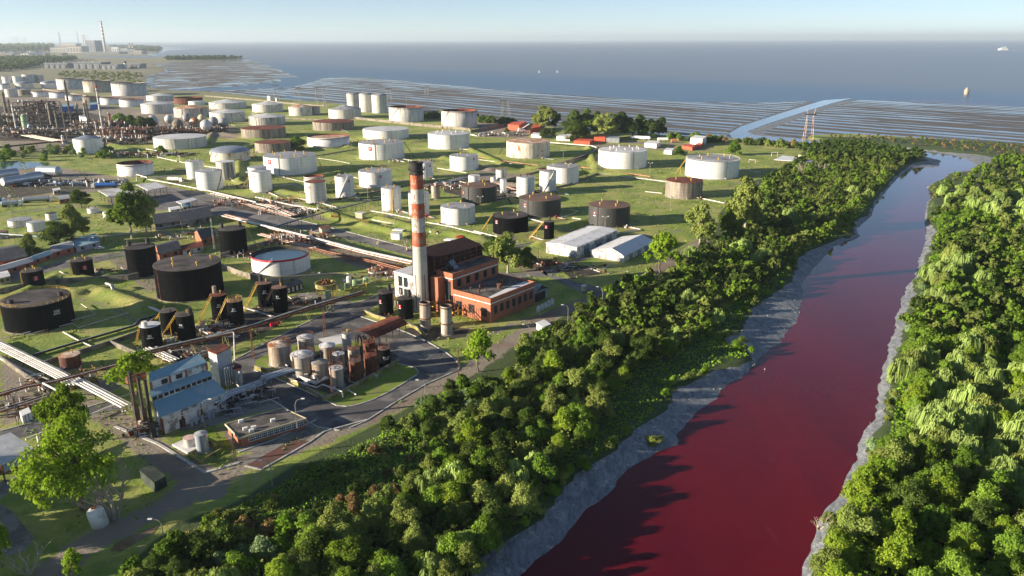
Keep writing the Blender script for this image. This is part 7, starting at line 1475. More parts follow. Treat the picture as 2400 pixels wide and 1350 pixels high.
box4('process_shed', 'bright blue roofed shed behind the dark flare stack', 'shed', pxbox((146, 262), (173, 260), (148, 257)), 7, 'bluepaint', 'bluesheet', 'blue sheds in the process area'); box4('process_shed', 'bright blue shed behind the slim stacks, right one', 'shed', pxbox((212, 257), (233, 255), (212, 252)), 7, 'bluepaint', 'bluesheet', 'blue sheds in the process area'); box4('process_shed', 'small teal green shed at the left edge', 'shed', pxbox((6, 296), (24, 294), (8, 291)), 6, 'green', 'green')
# ------------------------------------------------------------ far shore: power station and plants
def farbox(label, pl, pr, pb, pt, depth, mat, name='far_building', cat='building', group='buildings of the distant power station'):
    x0_, y0_ = G(pl, pb); x1_, y1_ = G(pr, pb); h = HT(x0_, y0_, pt); t_ = thing(name, label, cat, (x0_, y0_, 0), group)
    part(t_, 'wall', MB().prism([(x0_, y0_), (x1_, y1_), (x1_+depth*.1, y1_+depth), (x0_+depth*.1, y0_+depth)], 0, h), M[mat]); d = Vector((x1_-x0_, y1_-y0_)); n = max(3, int(d.length/22)); mb = MB()
    for i in range(n): x_, y_ = x0_ + d.x*(i+.5)/n, y0_ + d.y*(i+.5)/n; mb.box((x_, y_-1.0, h*.12), (d.length/n*.45, 2.0, h*.7))
    part(t_, 'window', mb, M['far_grey']); part(t_, 'roof', MB().prism([(x0_-2, y0_-2), (x1_+2, y1_-2), (x1_+depth*.1+2, y1_+depth+2), (x0_+depth*.1-2, y0_+depth+2)], h, h+3), M['far_grey']); return t_
def farstack(label, px, pb, pt, wpx, banded=False, mat='far_beige', group='stacks of the distant power station', tn='far_stack'):
    x_, y_ = G(px, pb); h = HT(x_, y_, pt); D_ = PJ(x_, y_, h/2)[2]; r_ = wpx/2*D_/F; t_ = thing(tn, label, 'chimney', (x_, y_, 0), group); mb = MB(); n = 18 if banded else 1
    for i in range(n):
        z0, z1 = h*i/n, h*(i+1)/n; m_ = 0 if (not banded or i < n*.45) else (1 + i % 2); mb.lathe((x_, y_, 0), [(r_*(1.25-.5*i/n), z0), (r_*(1.25-.5*(i+1)/n), z1)], 12, m_)
    mb.lathe((x_, y_, 0), [(r_*.8, h), (.01, h)], 12, 0); o = mb.build('shaft', [M[mat], M['orange'], M['whitepaint']], parent=t_); part(t_, 'rim', MB().lathe((x_, y_, 0), [(r_*.8, h-6), (r_*1.05, h-5), (r_*1.05, h+1), (r_*.7, h+1)], 12), M['darkmetal'])
farbox('long brown grey turbine hall at the left of the power station', 119, 160, 122, 112, 120, 'far_beige'); farbox('pale ribbed turbine hall in the middle of the power station', 158, 192, 124, 110, 100, 'far_beige'); farbox('upper pinkish hall behind the ribbed one', 143, 180, 118, 103, 90, 'far_beige'); farbox('dark boiler block under the three stacks', 190, 206, 122, 108, 120, 'far_grey'); farbox('tallest dark blue boiler house', 204, 225, 122, 95.5, 110, 'far_grey')
farbox('flat grey sheds at the foot of the tall chimney', 193, 280, 126, 122.5, 120, 'far_grey'); farbox('white annex right of the tall chimney', 263, 279, 123, 111, 80, 'whitepaint'); farbox('pale blue hall beside the white annex', 284, 300, 125, 114, 90, 'greyplate'); farbox('dark block under the twin small stacks', 300, 318, 126, 116, 80, 'far_grey'); farbox('beige box at the right end of the power station', 315, 333, 127, 119, 70, 'far_beige')
farstack('very tall banded chimney of the distant power station', 247.5, 122, 50, 4.6, True); farstack('left one of the three station stacks', 196.5, 106, 83, 3.0); farstack('middle one of the three station stacks', 201, 106, 82, 3.0); farstack('right one of the three station stacks', 207, 100, 83, 3.0); farstack('short pale stack right of the boiler house', 227.5, 121, 101, 2.0); farstack('left one of the twin small stacks', 305, 118, 101.5, 3.2); farstack('right one of the twin small stacks', 312, 118, 101.5, 3.2)
mast(144, 112, 73, 'distant lattice transmission tower on the left', 12, 'distant transmission towers', 'far_grey', True); mast(186, 110, 73, 'distant lattice transmission tower left of the station stacks', 10, 'distant transmission towers', 'far_grey', True)
farbox('pale terminal halls with small columns left of the flats', 105, 158, 160, 150, 60, 'far_grey', group='mid distance plant'); farbox('long grey plant behind the dry field', 174, 238, 162, 148, 60, 'far_grey', group='mid distance plant'); farbox('low grey plant buildings right', 240, 276, 162, 153, 50, 'greyplate', group='mid distance plant'); farbox('white round ended hall by the mudflat', 304, 330, 160, 151, 40, 'far_grey', group='mid distance plant')
farstack('white cylinder tower by the mudflat', 295, 161, 144, 6, mat='whitepaint', group='mid distance plant', tn='far_tower')
for i, (a_, t_p) in enumerate([(109, 141), (121, 142), (138, 141), (152, 140), (188, 139), (192, 142), (196, 139), (207, 141), (214, 140), (221, 139)]): farstack('thin white column %s of the mid distance plant' % ['leftmost', 'second', 'third', 'fourth', 'fifth', 'sixth', 'seventh', 'eighth', 'ninth', 'rightmost'][i], a_, 156, t_p, 1.3, mat='whitepaint', group='mid distance plant', tn='far_tower')
rs = random.Random(8)
for i in range(60):
    px, pb = rs.uniform(-10, 150), rs.uniform(103, 129); sc_ = (pb-93)/30
    if px > 115 and pb < 124: continue
    farbox(['small pale distant house among the far left trees', 'small reddish distant house among the far left trees', 'small grey distant shed among the far left trees'][i % 3], px, px + rs.uniform(3, 11)*(.5+sc_), pb, pb - rs.uniform(1.2, 3.2)*(.5+sc_*.8), 60, ['whitepaint', 'brick', 'far_grey'][i % 3], name='far_house', cat='house', group=['pale houses of the distant town', 'reddish houses of the distant town', 'grey sheds of the distant town'][i % 3])
farbox('bright white pointed hall in the far left town', 49, 68, 129, 125.5, 90, 'whitepaint'); farbox('hazy block on the far left horizon', 22, 36, 99, 84.5, 300, 'far_grey', group='hazy blocks on the horizon'); farbox('low hazy hangar on the far left horizon', 46, 56, 99, 88, 300, 'far_grey', group='hazy blocks on the horizon')
# ------------------------------------------------------------ things on the water
x_, y_ = G(2265, 219); by = thing('channel_beacon', 'round brown beacon standing in the water off the right shore', 'beacon', (x_, y_, WZ)); part(by, 'body', MB().lathe((x_, y_, WZ), [(3.2, -1), (4.2, 2), (4.6, 6), (4.2, 9), (3.0, 11), (1.6, 12), (1.4, 13), (.01, 13.2)], 14), M['tan'])
def boat(label, px, py, L, h, name='boat'):
    x_, y_ = G(px, py); t_ = thing(name, label, 'boat', (x_, y_, WZ)); mb = MB(); P_ = [(-L/2, -L*.1), (L*.3, -L*.12), (L/2, 0), (L*.3, L*.12), (-L/2, L*.1)]; P_ = [(x_-p[0], y_+p[1]) for p in P_]; part(t_, 'hull', mb.prism(P_, WZ-1, WZ+h*.4), M['whitepaint']); part(t_, 'cabin', MB().prism([(x_-L*.2, y_-L*.07), (x_+L*.28, y_-L*.07), (x_+L*.28, y_+L*.07), (x_-L*.2, y_+L*.07)], WZ+h*.4, [WZ+h*.6, WZ+h*.9, WZ+h*.9, WZ+h*.6]), M['whitepaint']); part(t_, 'window', MB().box((x_+L*.05, y_-L*.075, WZ+h*.48), (L*.3, .4, h*.12)), M['glass'])
boat('white fast ferry with pale wake at the upper right', 2350, 117, 90, 34, 'ferry'); wk = sheet_obj('wake_foam', [(G(2361, 117.2)), (G(2382, 116.4)), (G(2382, 117.4))], WZ+.1, M['whitepaint'], 'structure'); boat('tiny pale ship on the horizon left of centre', 628, 96.6, 330, 90, 'ship'); boat('tiny white ship on the horizon right of centre', 1356, 101.5, 90, 26, 'ship'); boat('tiny white ship trailing the other on the horizon', 1384, 101.3, 60, 20, 'ship')
for px, lab in ((1263, 'left one of two tiny white sails near the middle'), (1305, 'right one of two tiny white sails near the middle')):
    x_, y_ = G(px, 168); t_ = thing('sail_boat', lab, 'boat', (x_, y_, WZ)); part(t_, 'sail', MB().add([(x_, y_, WZ+1), (x_+3, y_, WZ+1), (x_, y_, WZ+8), (x_, y_+.4, WZ+1), (x_+3, y_+.4, WZ+1), (x_, y_+.4, WZ+8)], [(0, 1, 2), (5, 4, 3), (0, 2, 5, 3), (1, 4, 5, 2), (0, 3, 4, 1)]), M['whitepaint']); part(t_, 'hull', MB().box((x_+1, y_, WZ-.5), (8, 2.4, 1.6)), M['whitepaint'])
# beached barge and goals near the right lawn
x_, y_ = G(1893, 368); bg_ = thing('beached_boat', 'pale boat hull beached between the shelter and the trees', 'boat', (x_, y_, 0)); part(bg_, 'hull', MB().prism([(x_-9, y_-1), (x_-7, y_-3), (x_+8, y_-2), (x_+10, y_), (x_+8, y_+2), (x_-7, y_+2)], .1, 2.2), M['cream']); part(bg_, 'deck', MB().prism([(x_-7, y_-2), (x_+8, y_-1.5), (x_+8, y_+1), (x_-7, y_+1)], 2.2, 2.35), M['rustmetal'])
for i, (a_, b_, c_) in enumerate([((1755, 381), (1770, 382), 374), ((1808, 366), (1822, 366), 358)]):
    p, q = Vector((*G(*a_), 0)), Vector((*G(*b_), 0)); h = HT(p.x, p.y, c_); t_ = thing('football_goal', ['white football goal nearer the big white tank', 'white football goal farther away by the fence'][i], 'goal', p, 'football goals'); part(t_, 'goal_frame', MB().tube([p, p + Vector((0, 0, h)), q + Vector((0, 0, h)), q], .22, 5), M['whitepaint'])
def fence(label, pts, h=2.0, sp=3.0, mat='darkmetal', group='fences'):
    P_ = [Vector((*q, 0)) for q in GP(pts)]; t_ = thing('fence', label, 'fence', P_[0], group); mb = MB(); L = 0; nx_ = 0; rl = MB()
    for a, b in zip(P_[:-1], P_[1:]):
        seg = (b-a).length
        while nx_ < L+seg: p = a.lerp(b, (nx_-L)/seg); mb.box((p.x, p.y, 0), (.12, .12, h)); nx_ += sp
        L += seg
        for zz in (h*.5, h*.95): rl.tube([a + Vector((0, 0, zz)), b + Vector((0, 0, zz))], .04, 3)
    part(t_, 'post', mb, M[mat]); part(t_, 'rail', rl, M[mat])
fence('pale post fence along the far edge of the right lawn', [(1738, 344), (1800, 350), (1880, 354)], 2.2, 6, 'conc'); fence('thin dark fence on the lawn beside the warehouses', [(1300, 640), (1400, 648), (1500, 632), (1520, 615)], 2.0, 4); fence('thin dark fence behind the yellow machinery', [(790, 505), (850, 490), (900, 478)], 3.0, 4); fence('fence in front of the scrap pipes', [(1240, 612), (1350, 606)], 2.0, 3); fence('fence along the little lawn by the large bright white tank', [(1525, 408), (1560, 396), (1600, 388)], 1.6, 4)
# ------------------------------------------------------------ trees one can tell apart
random.seed(11)
def at(px, py): return G(px, py)
def tree_at(key, px, py, top, label, group=None, sx=1.0, rz=None):
    x_, y_ = G(px, py); h = HT(x_, y_, top); s = h/PROTO[key][4]*1.08; return plant(key, x_, y_, s*sx, label, group, sz=s, rz=rz)
tree_at('big', 192, 1196, 985, 'large yellow green tree leaning over the shaded grass in the left foreground', sx=.78, rz=1.0)
tree_at('bigs', 165, 1040, 912, 'smaller yellow green tree behind the big one', sx=.72, rz=2.0)
tree_at('small_airy', 322, 925, 832, 'airy pale green tree hanging over the pipes left of the blue roofs', sx=1.15)
tree_at('small_airy', 1122, 872, 775, 'slim light green tree standing alone beside the dirt road', sx=.8, rz=.3)
tree_at('e2', 310, 558, 432, 'tall dense green tree with two crowns rising over the old sheds', sx=.95, rz=.6); tree_at('e0', 345, 552, 446, 'darker half of the tall tree pair over the old sheds', sx=.8)
tree_at('e0', 170, 560, 478, 'olive green round tree among the small white tanks', sx=1.0); tree_at('b2', 140, 578, 520, 'dark green low tree before the olive one', sx=1.5); tree_at('b5', 195, 555, 505, 'olive tree behind the blue carport', sx=1.0); tree_at('b3', 190, 488, 445, 'dark small tree left of the loading canopy', sx=1.1); tree_at('b6', 70, 600, 550, 'small scruffy tree by the slate roofed shed', sx=.8)
for i, (px, pb, pt, k_, sx) in enumerate([(1275, 305, 247, 'e0', .95), (1300, 302, 262, 'e1', .7), (1345, 318, 258, 'e1', .9), (1372, 316, 256, 'e2', .9), (1400, 318, 262, 'e1', .8), (1422, 325, 264, 'e0', .9), (1452, 322, 262, 'e1', .95), (1498, 316, 268, 'e1', .8), (1545, 320, 275, 'e1', .9), (1348, 330, 285, 'b2', 1.2), (1276, 324, 300, 'b3', .7), (1296, 324, 300, 'b2', .7), (1480, 322, 285, 'b3', 1.2), (1520, 322, 280, 'b2', 1.1)]):
    tree_at(k_, px, pb, pt, ['tall olive tree at the left of the shore tree row', 'dark tree joined to the left of the shore row', 'broad dark tree in the shore row, third from left', 'tall dark tree in the shore row above the white cabin', 'dense tree in the middle of the shore row', 'olive tree with visible trunk in the shore row', 'dark broad tree right of the visible trunk', 'feathery dark tree in the shore row, second from right', 'dark tree at the right end of the shore row', 'narrow dark tree in front of the shore row', 'tiny dark conical tree before the red container', 'tiny dark tree beside the conical one', 'low dark tree in a gap of the shore row', 'low dark tree near the right end of the shore row'][i], 'trees along the shore yard', sx*1.45)
tree_at('e0', 1640, 572, 478, 'tall eucalyptus with pale trunk, left of two by the warehouse lawn', 'tall eucalyptus trees', 1.0); tree_at('e0', 1745, 545, 415, 'tall eucalyptus with pale trunk, largest at the lawn edge', 'tall eucalyptus trees', 1.0, 2.2); tree_at('e2', 1706, 560, 488, 'bright green tree between the two eucalyptus trees', None, 1.0); tree_at('small_airy', 1548, 642, 546, 'rounded light green tree in front of the small warehouse', None, .95)
tree_at('e0', 1190, 640, 545, 'broad dark tree behind the brick power house, right', 'trees behind the brick power house', 1.0); tree_at('e1', 1155, 620, 556, 'dark tree behind the brick power house, left', 'trees behind the brick power house', 1.0); tree_at('b5', 1232, 630, 580, 'olive tree at the lane right of the brick power house', 'trees behind the brick power house', 1.2)
tree_at('b0', 700, 352, 320, 'round green tree beside a rust roofed brown tank', None, 1.3); tree_at('b0', 1723, 364, 332, 'round tree at the far corner of the right lawn', None, 1.1); tree_at('b1', 1590, 364, 343, 'round bush-like tree by the small white cabin', None, 1.3); tree_at('s0', 380, 362, 343, 'round dark bush in front of the wide grey tank', None, 1.0); tree_at('b6', 1188, 312, 300, 'small round grey tree at the shore yard corner', None, 1.2)
for i, (px, py, pt) in enumerate([(290, 302, 266), (312, 305, 270), (335, 308, 272), (275, 300, 270), (350, 305, 275)]): tree_at(['b0', 'b1', 'b2', 'b7', 'b3'][i], px, py, pt, 'green tree in the clump between the process towers and the spheres', 'clump of trees by the spheres', 1.2)
for i in range(34):
    px = random.uniform(0, 270); py = 368 + random.uniform(-12, 12) - px*.02; x_, y_ = G(px, py); plant(random.choice(['s0', 's2', 's5', 's3']), x_, y_, random.uniform(1.3, 2.2), 'scrubby bush around the pond in the left yard', 'bushes around the pond', name='bush')
for i in range(60):
    px = random.uniform(960, 1200); py = np.interp(px, [960, 1020, 1120, 1200], [278, 281, 288, 296]) - random.uniform(1, 5)
    if 1030 < px < 1122: py = random.uniform(272, 279)
    x_, y_ = G(px, py); plant(random.choice(['s0', 's1', 's1']), x_, y_, random.uniform(1.6, 2.6), 'dark bush in the hedge between the grey tanks and the mudflat', 'dark bushes behind the bund wall', name='bush')
for i in range(40):
    px = random.uniform(1560, 1890); py = np.interp(px, [1560, 1700, 1890], [326, 334, 348]) + random.uniform(-2, 3); x_, y_ = G(px, py); plant(random.choice(['s0', 's2', 's1', 's4']), x_, y_, random.uniform(1.3, 2.3), 'low bush along the shore edge of the right lawn', 'bushes along the shore edge', name='bush')
# bare and dead trees
def dead_proto(seed, h, spread, n0=7, r=.28):
    rs = random.Random(seed); mb = MB()
    def br(p, d, L, r_, lv):
        q = p + d*L + Vector((rs.uniform(-.2, .2), rs.uniform(-.2, .2), .1))*L*.4; mb.tube([p, p.lerp(q, .5) + Vector((rs.uniform(-1, 1), rs.uniform(-1, 1), 0))*L*.06, q], [r_, r_*.8, r_*.5], 5 if lv < 2 else 3, cap=False)
        if lv < 4:
            for k_ in range(rs.choice([2, 3, 3])): dd = (d + Vector((rs.uniform(-1, 1), rs.uniform(-1, 1), rs.uniform(-.1, .7)))*.75).normalized(); br(p.lerp(q, rs.uniform(.45, 1)), dd, L*rs.uniform(.5, .8), r_*.55, lv+1)
    for i in range(n0): a = 6.28*i/n0; br(Vector((.3*math.cos(a), .3*math.sin(a), -.1)), Vector((math.cos(a)*spread, math.sin(a)*spread, 1)).normalized(), h*.38*rs.uniform(.8, 1.1), r, 0)
    o = mb.build('branches', M['barkpale']); d = o.data; bpy.data.objects.remove(o); return d
DP = [dead_proto(1, 10, .3, 4), dead_proto(2, 6, .7, 5, .18), dead_proto(3, 5, .6, 3, .15)]
def dead(i, px, py, top, label, group='bare trees', rz=0):
    x_, y_ = G(px, py); h = HT(x_, y_, top); s = h/(10, 6.2, 5.2)[i]; t_ = thing('bare_tree', label, 'tree', (x_, y_, 0), group, rz); t_.scale = (s, s, s); o = bpy.data.objects.new('branches', DP[i]); COL.objects.link(o); o.parent = t_
    b_ = MB().tube([(0, 0, -.2), (0, 0, .5), (0, .1, 1.0)], [.35, .3, .2], 7).build('trunk', M['barkpale']); b_.parent = t_
dead(0, 268, 1215, 1040, 'tall bare dead tree with pale branches beside the tilted white tank', rz=.5); dead(1, 215, 1195, 1110, 'spreading bare grey branches left of the tilted white tank'); dead(1, 68, 1345, 1262, 'bare pale tree at the bottom left corner', rz=1)
for a in [(2, 955, 588, 542, 'pale bare tree left of the chimney on the street verge'), (2, 1010, 590, 548, 'pale bare tree right of the chimney'), (2, 885, 572, 536, 'pale bare tree on the verge left of two'), (1, 1880, 408, 372, 'grey bare thicket at the edge of the right tree belt'), (1, 1925, 404, 370, 'second grey bare thicket in the right tree belt'), (2, 1918, 1240, 1195, 'bare twigs sticking out over the red water on the right bank'), (2, 1000, 1010, 975, 'bare greyish shrub among the left bank bushes'), (1, 1205, 985, 940, 'bare shrub in the left bank trees')]: dead(a[0], a[1], a[2], a[3], a[4], rz=a[1])
# trees standing just left of the frame: they shade the lower left lawn
for i, (wx, wy, s) in enumerate([(-128, 118, .9), (-135, 130, 1.0), (-124, 142, .8), (-148, 152, 1.1), (-118, 128, .6), (-160, 140, 1.0), (-140, 108, .9)]):
    plant(['e1', 'e2', 'e1', 'e0', 'b0', 'e1', 'e2'][i], wx, wy, s, 'tall dark tree just outside the left edge of the photo', 'trees left of the shaded lawn')
tree_at('bigs', 5, 1330, 1225, 'leafy green tree cut by the left edge, low in the photo', None, .5); tree_at('small_airy', 175, 1362, 1290, 'small yellow green tree at the bottom edge beside the bare tree', None, .7)
# ------------------------------------------------------------ the two wooded banks
def inside(P, poly):
    return sdf(np.array(P, float).reshape(-1, 2), poly)
def scatter(poly, spacing, seed, ymax=None, jitter=.45):
    rs = np.random.RandomState(seed); a = np.array(poly); x0, y0 = a.min(0); x1, y1 = a.max(0); out = []; y = y0; k_ = 0
    while y < y1:
        sp = spacing(y); x = x0 + (k_ % 2)*sp*.5
        while x < x1: out.append((x + rs.uniform(-1, 1)*sp*jitter, y + rs.uniform(-1, 1)*sp*jitter)); x += sp
        y += sp*.87; k_ += 1
    P = np.array(out); return P[sdf(P, poly) > 0]
LB = GP([(470, 1420), (640, 1330), (830, 1235), (1000, 1120), (1100, 1010), (1190, 900), (1215, 830), (1290, 790), (1360, 738), (1430, 700), (1500, 668), (1560, 650), (1610, 612), (1660, 585), (1700, 560), (1720, 500), (1780, 440), (1830, 410), (1900, 362), (1960, 348), (2060, 352), (2140, 372), (2120, 385), (2070, 425), (2035, 470), (2000, 505), (1985, 530), (1930, 560), (1850, 600), (1800, 660), (1730, 715), (1660, 770), (1600, 830), (1520, 850), (1440, 940), (1340, 1080), (1250, 1190), (1130, 1300), (1060, 1420)], 0)
LBR = GP([(200, 1420), (400, 1275), (500, 1215), (640, 1150), (720, 1100), (860, 1040), (960, 975), (1060, 905), (1120, 890), (1190, 900), (1100, 1010), (1000, 1120), (830, 1235), (640, 1330), (470, 1420)], 0)
RBP = GP([(1885, 1430), (1935, 1310), (2000, 1190), (2060, 1110), (2090, 1000), (2105, 900), (2130, 790), (2160, 700), (2185, 640), (2200, 560), (2190, 500), (2200, 455), (2235, 415), (2310, 402), (2380, 385), (2500, 380), (2750, 400), (2900, 700), (2900, 1430)], 0)
spc = lambda y: 5.6 + max(0, y-130)*.010
nb_ = 0; stuffP = []
def place_wood(P, seed):
    global nb_
    rs = random.Random(seed); P = sorted(P, key=lambda p: p[1])
    for x_, y_, side in P:
        px, py, _ = PJ(x_, y_, 4)
        if px > 2600 or py > 1500: continue
        k_ = rs.random()
        if side == 'right':
            n_ = math.sin(x_*.045+1)+math.sin(y_*.03+x_*.02)
            if n_ > .25 and k_ < .75: key = 'w%d' % rs.choice([0, 1, 2, 3])
            else: key = rs.choice(['b0', 'b1', 'b4', 'b5', 'b7', 'b2', 'b6', 'b4'])
        else: key = rs.choice(['b0', 'b1', 'b2', 'b3', 'b5', 'b6', 'b7', 'b2', 'b5', 'b0', 'b6', 'b4', 'b5'] if k_ < .93 else ['w1'])
        s = rs.uniform(.52, .92) if side == 'left' else rs.uniform(.6, 1.0)
        if side == 'left' and y_ < 230: s *= .95
        if rs.random() < .18: s *= .6
        if key[0] == 'b' and nb_ >= 255 or y_ > 520: stuffP.append((x_, y_)); continue
        zone = 'nearest the camera' if y_ < 190 else ('halfway up' if y_ < 330 else 'far up near the lawn')
        kd = {'w': 'pale weeping willow', 'b0': 'mid green bushy tree', 'b1': 'mid green bushy tree', 'b7': 'mid green bushy tree', 'b2': 'dark green dense tree', 'b3': 'dark green dense tree', 'b4': 'bright yellow green tree', 'b5': 'olive green tree', 'b6': 'olive green tree'}[key if key[0] == 'b' else 'w']
        plant(key, x_, y_, s, '%s on the %s bank of the red river, %s' % (kd, side, zone), '%ss on the %s bank %s' % (kd, side, zone)); nb_ += key[0] == 'b'
Pa = [(*p, 'left') for p in scatter(LB, spc, 1).tolist()] + [(*p, 'right') for p in scatter(RBP, lambda y: 6.2 + max(0, y-130)*.012, 2).tolist()]
place_wood(Pa, 1)
# brushy strip between the dirt road and the trees
rs = random.Random(5)
for i, (x_, y_) in enumerate(scatter(LBR, lambda y: 4.6 + max(0, y-130)*.01, 3)):
    px, py, _ = PJ(x_, y_, 1); k_ = math.sin(x_*.11+1.3)+math.sin(y_*.09)
    key = rs.choice(['s0', 's3', 's1', 's0', 's5', 's2', 'b2', 's2', 's0'] if k_ < 1.0 else ['s4', 's4', 's1', 's2']); s = rs.uniform(.6, 1.45)
    if 560 < px < 1000 and 1010 < py < 1230: key = rs.choice(['s1', 's4', 's2', 's0']); s *= .6
    if key == 'b2': s = rs.uniform(.4, .55)
    kd = {'s3': 'bright green leafy shrub', 's0': 'green rounded shrub', 's1': 'dark green shrub', 's2': 'olive shrub', 's4': 'dry reddish brown shrub', 's5': 'grey green cane clump', 'b2': 'dark low tree'}[key]
    plant(key, x_, y_, s, kd + ' in the brushy strip below the dirt road', kd + 's below the dirt road', cat='bush')
# river-edge bushes
def edge(pts, n, seed, keys, smin, smax, off, label, group):
    rs = random.Random(seed); P = [Vector(q) for q in GP(pts)]; L = [0]
    for a, b in zip(P[:-1], P[1:]): L.append(L[-1] + (b-a).length)
    for i in range(n):
        u = rs.random()*L[-1]; j = max(k_ for k_ in range(len(L)-1) if L[k_] <= u); p = P[j].lerp(P[j+1], (u-L[j])/(L[j+1]-L[j])); plant(rs.choice(keys), p.x + rs.uniform(-off, off), p.y + rs.uniform(-off, off), rs.uniform(smin, smax), label, group, cat='bush', name='bush')
edge([(p[0]-8, p[1]-2) for p in VL[1:34]], 90, 1, ['s2', 's0', 's3', 's2'], .35, .8, 2.0, 'low bush at the left edge of the grey mud bank', 'bushes at the left edge of the mud')
edge([(p[0]+8, p[1]) for p in VR[18:-1]], 70, 2, ['s2', 's3', 's0', 's5'], .4, .95, 1.6, 'bush overhanging the right edge of the red river', 'bushes at the right edge of the river')
x_, y_ = G(1530, 1035, -1.2); plant('s2', x_, y_, 1.1, 'isolated grassy bush on a mud spit in the river', None, z=-1.4, sz=.45)
# undergrowth, far wood, reeds: stuff
def stuff_leaves(name, poly, dens, size, hfun, mat, seed, ymax=1e9, nmax=90000, asp=1.0, cond=None, label=None):
    rs = np.random.RandomState(seed); a = np.array(poly); x0, y0 = a.min(0); x1, y1 = a.max(0); n = int(min(nmax*4, (x1-x0)*(min(y1, ymax)-y0)*dens)); P = np.stack([rs.uniform(x0, x1, n), rs.uniform(y0, min(y1, ymax), n)], 1); P = P[sdf(P, poly) > 0]
    if cond is not None: P = P[cond(P)]
    P = P[:nmax]; n = len(P); h = hfun(P, rs)
    d = sdf(P, Vp); wv = sdf(P, Wp); keep = wv < -.5; P = P[keep]; h = h[keep]; d = d[keep]; n = len(P); base = np.where(d > 0, -1.0, 0)
    C = np.stack([P[:, 0], P[:, 1], base + h], 1); Nn = np.stack([rs.normal(size=n)*.5 - .3, rs.normal(size=n)*.5 - .3, np.ones(n)], 1)
    V_ = leafquads(rs, C, Nn, size, asp, .6); cl = .5 + .5*np.sin(P[:, 0]*.35 + 2*np.sin(P[:, 1]*.21)); o = quads_object(name, V_, mat, attr=np.clip(cl*.6 + rs.rand(n)*.4, 0, 1)); o["kind"] = "stuff"
    if label: o["label"] = label
    return o
hillf = lambda lo, hi: (lambda P, rs: (lo + (hi-lo)*rs.rand(len(P))*(.5 + .5*np.sin(P[:, 0]*.5 + 1.7*np.sin(P[:, 1]*.4)))))
GW = GP([(1080, 1420), (1160, 1290), (1250, 1215), (1320, 1120), (1440, 1045), (1530, 965), (1580, 900), (1690, 850), (1760, 835), (1700, 790), (1750, 725), (1850, 645), (1870, 600), (1990, 540), (2040, 470), (2100, 405), (2000, 470), (1900, 570), (1800, 650), (1680, 720), (1560, 800), (1450, 860), (1400, 960), (1300, 1080), (1180, 1200), (1000, 1380)], 0)
stuff_leaves('ground_cover', GW, 7.0, .26, hillf(.1, .9), M['leaf_weed'], 1, nmax=60000)
stuff_leaves('undergrowth', LB + [], 4.5, .27, hillf(.5, 4.2), M['leaf_olive'], 2, nmax=150000)
stuff_leaves('undergrowth', LBR, 5.0, .20, hillf(.1, 1.5), M['leaf_green'], 3, nmax=60000); stuff_leaves('dry_weeds', LBR, 3.0, .18, hillf(.2, 1.5), M['leaf_dry'], 4, nmax=40000, cond=lambda P: (np.sin(P[:, 0]*.10 + 1.3) + np.sin(P[:, 1]*.08 + P[:, 0]*.03)) > .35)
stuff_leaves('ground_cover', RBP, 5.5, .27, hillf(.3, 3.2), M['leaf_weed'], 5, ymax=470, nmax=180000)
YARD = GP([(-10, 1260), (-10, 380), (300, 345), (600, 300), (860, 300), (1100, 320), (1600, 345), (1740, 345), (1860, 400), (1720, 470), (1600, 580), (1500, 640), (1380, 700), (1180, 800), (1070, 870), (850, 990), (560, 1090), (300, 1230)], 0)
def tufty(P): return (np.sin(P[:, 0]*.13 + 1.5*np.sin(P[:, 1]*.09)) + np.sin(P[:, 1]*.17 + P[:, 0]*.05) + .8*np.sin(P[:, 0]*.51 + P[:, 1]*.43)) > 1.15
PAV = [GP(q) for q in ([(545, 846), (700, 765), (935, 668), (960, 672), (870, 735), (1045, 826), (1078, 858), (800, 1012), (600, 930)], [(395, 438), (690, 513), (960, 581), (1280, 638), (1180, 655), (790, 554), (560, 508), (290, 500), (250, 470)])]
stuff_leaves('grass_tufts', YARD, .75, .26, hillf(.05, .35), M['leaf_weed'], 15, nmax=60000, cond=lambda P: tufty(P) & (sdf(P, PAV[0]) < 0) & (sdf(P, PAV[1]) < 0)); stuff_leaves('grass_tufts', YARD, .4, .30, hillf(.05, .4), M['leaf_olive'], 16, nmax=40000, cond=lambda P: ~tufty(P) & (np.sin(P[:, 0]*.3+P[:, 1]*.21) > .5) & (sdf(P, PAV[0]) < 0) & (sdf(P, PAV[1]) < 0))
# far wood on the right bank and beyond, as one mass of crowns
def mass(name, P, keylist, smin, smax, seed, leaf, nl, size, z=0):
    rs = np.random.RandomState(seed); VV = []; TT = []; C = {}
    for i in range(5): C[i] = crown(900+seed*7+i, 10, 8.5, .5, nl, size, 8, 'round', .8)
    for (x_, y_) in P:
        V_, t_ = C[rs.randint(5)]; s = rs.uniform(smin, smax); a = rs.rand()*6.28; c, s_ = math.cos(a), math.sin(a); W_ = V_*s; X = W_[..., 0]*c - W_[..., 1]*s_ + x_; Y = W_[..., 0]*s_ + W_[..., 1]*c + y_; VV.append(np.stack([X, Y, W_[..., 2] + z], -1)); TT.append(np.clip(t_*.7 + rs.rand()*.3, 0, 1))
    o = quads_object(name, np.concatenate(VV), M[leaf], attr=np.concatenate(TT)); o["kind"] = "stuff"; return o
sp_ = np.array(stuffP); rs = np.random.RandomState(3); idx = rs.rand(len(sp_))
mass('woodland', sp_[idx < .4], None, .55, .95, 1, 'leaf_green', 900, .5); mass('woodland', sp_[(idx >= .4) & (idx < .7)], None, .6, .9, 2, 'leaf_olive', 900, .5); mass('woodland', sp_[idx >= .7], None, .55, 1.0, 3, 'leaf_dark', 900, .5)
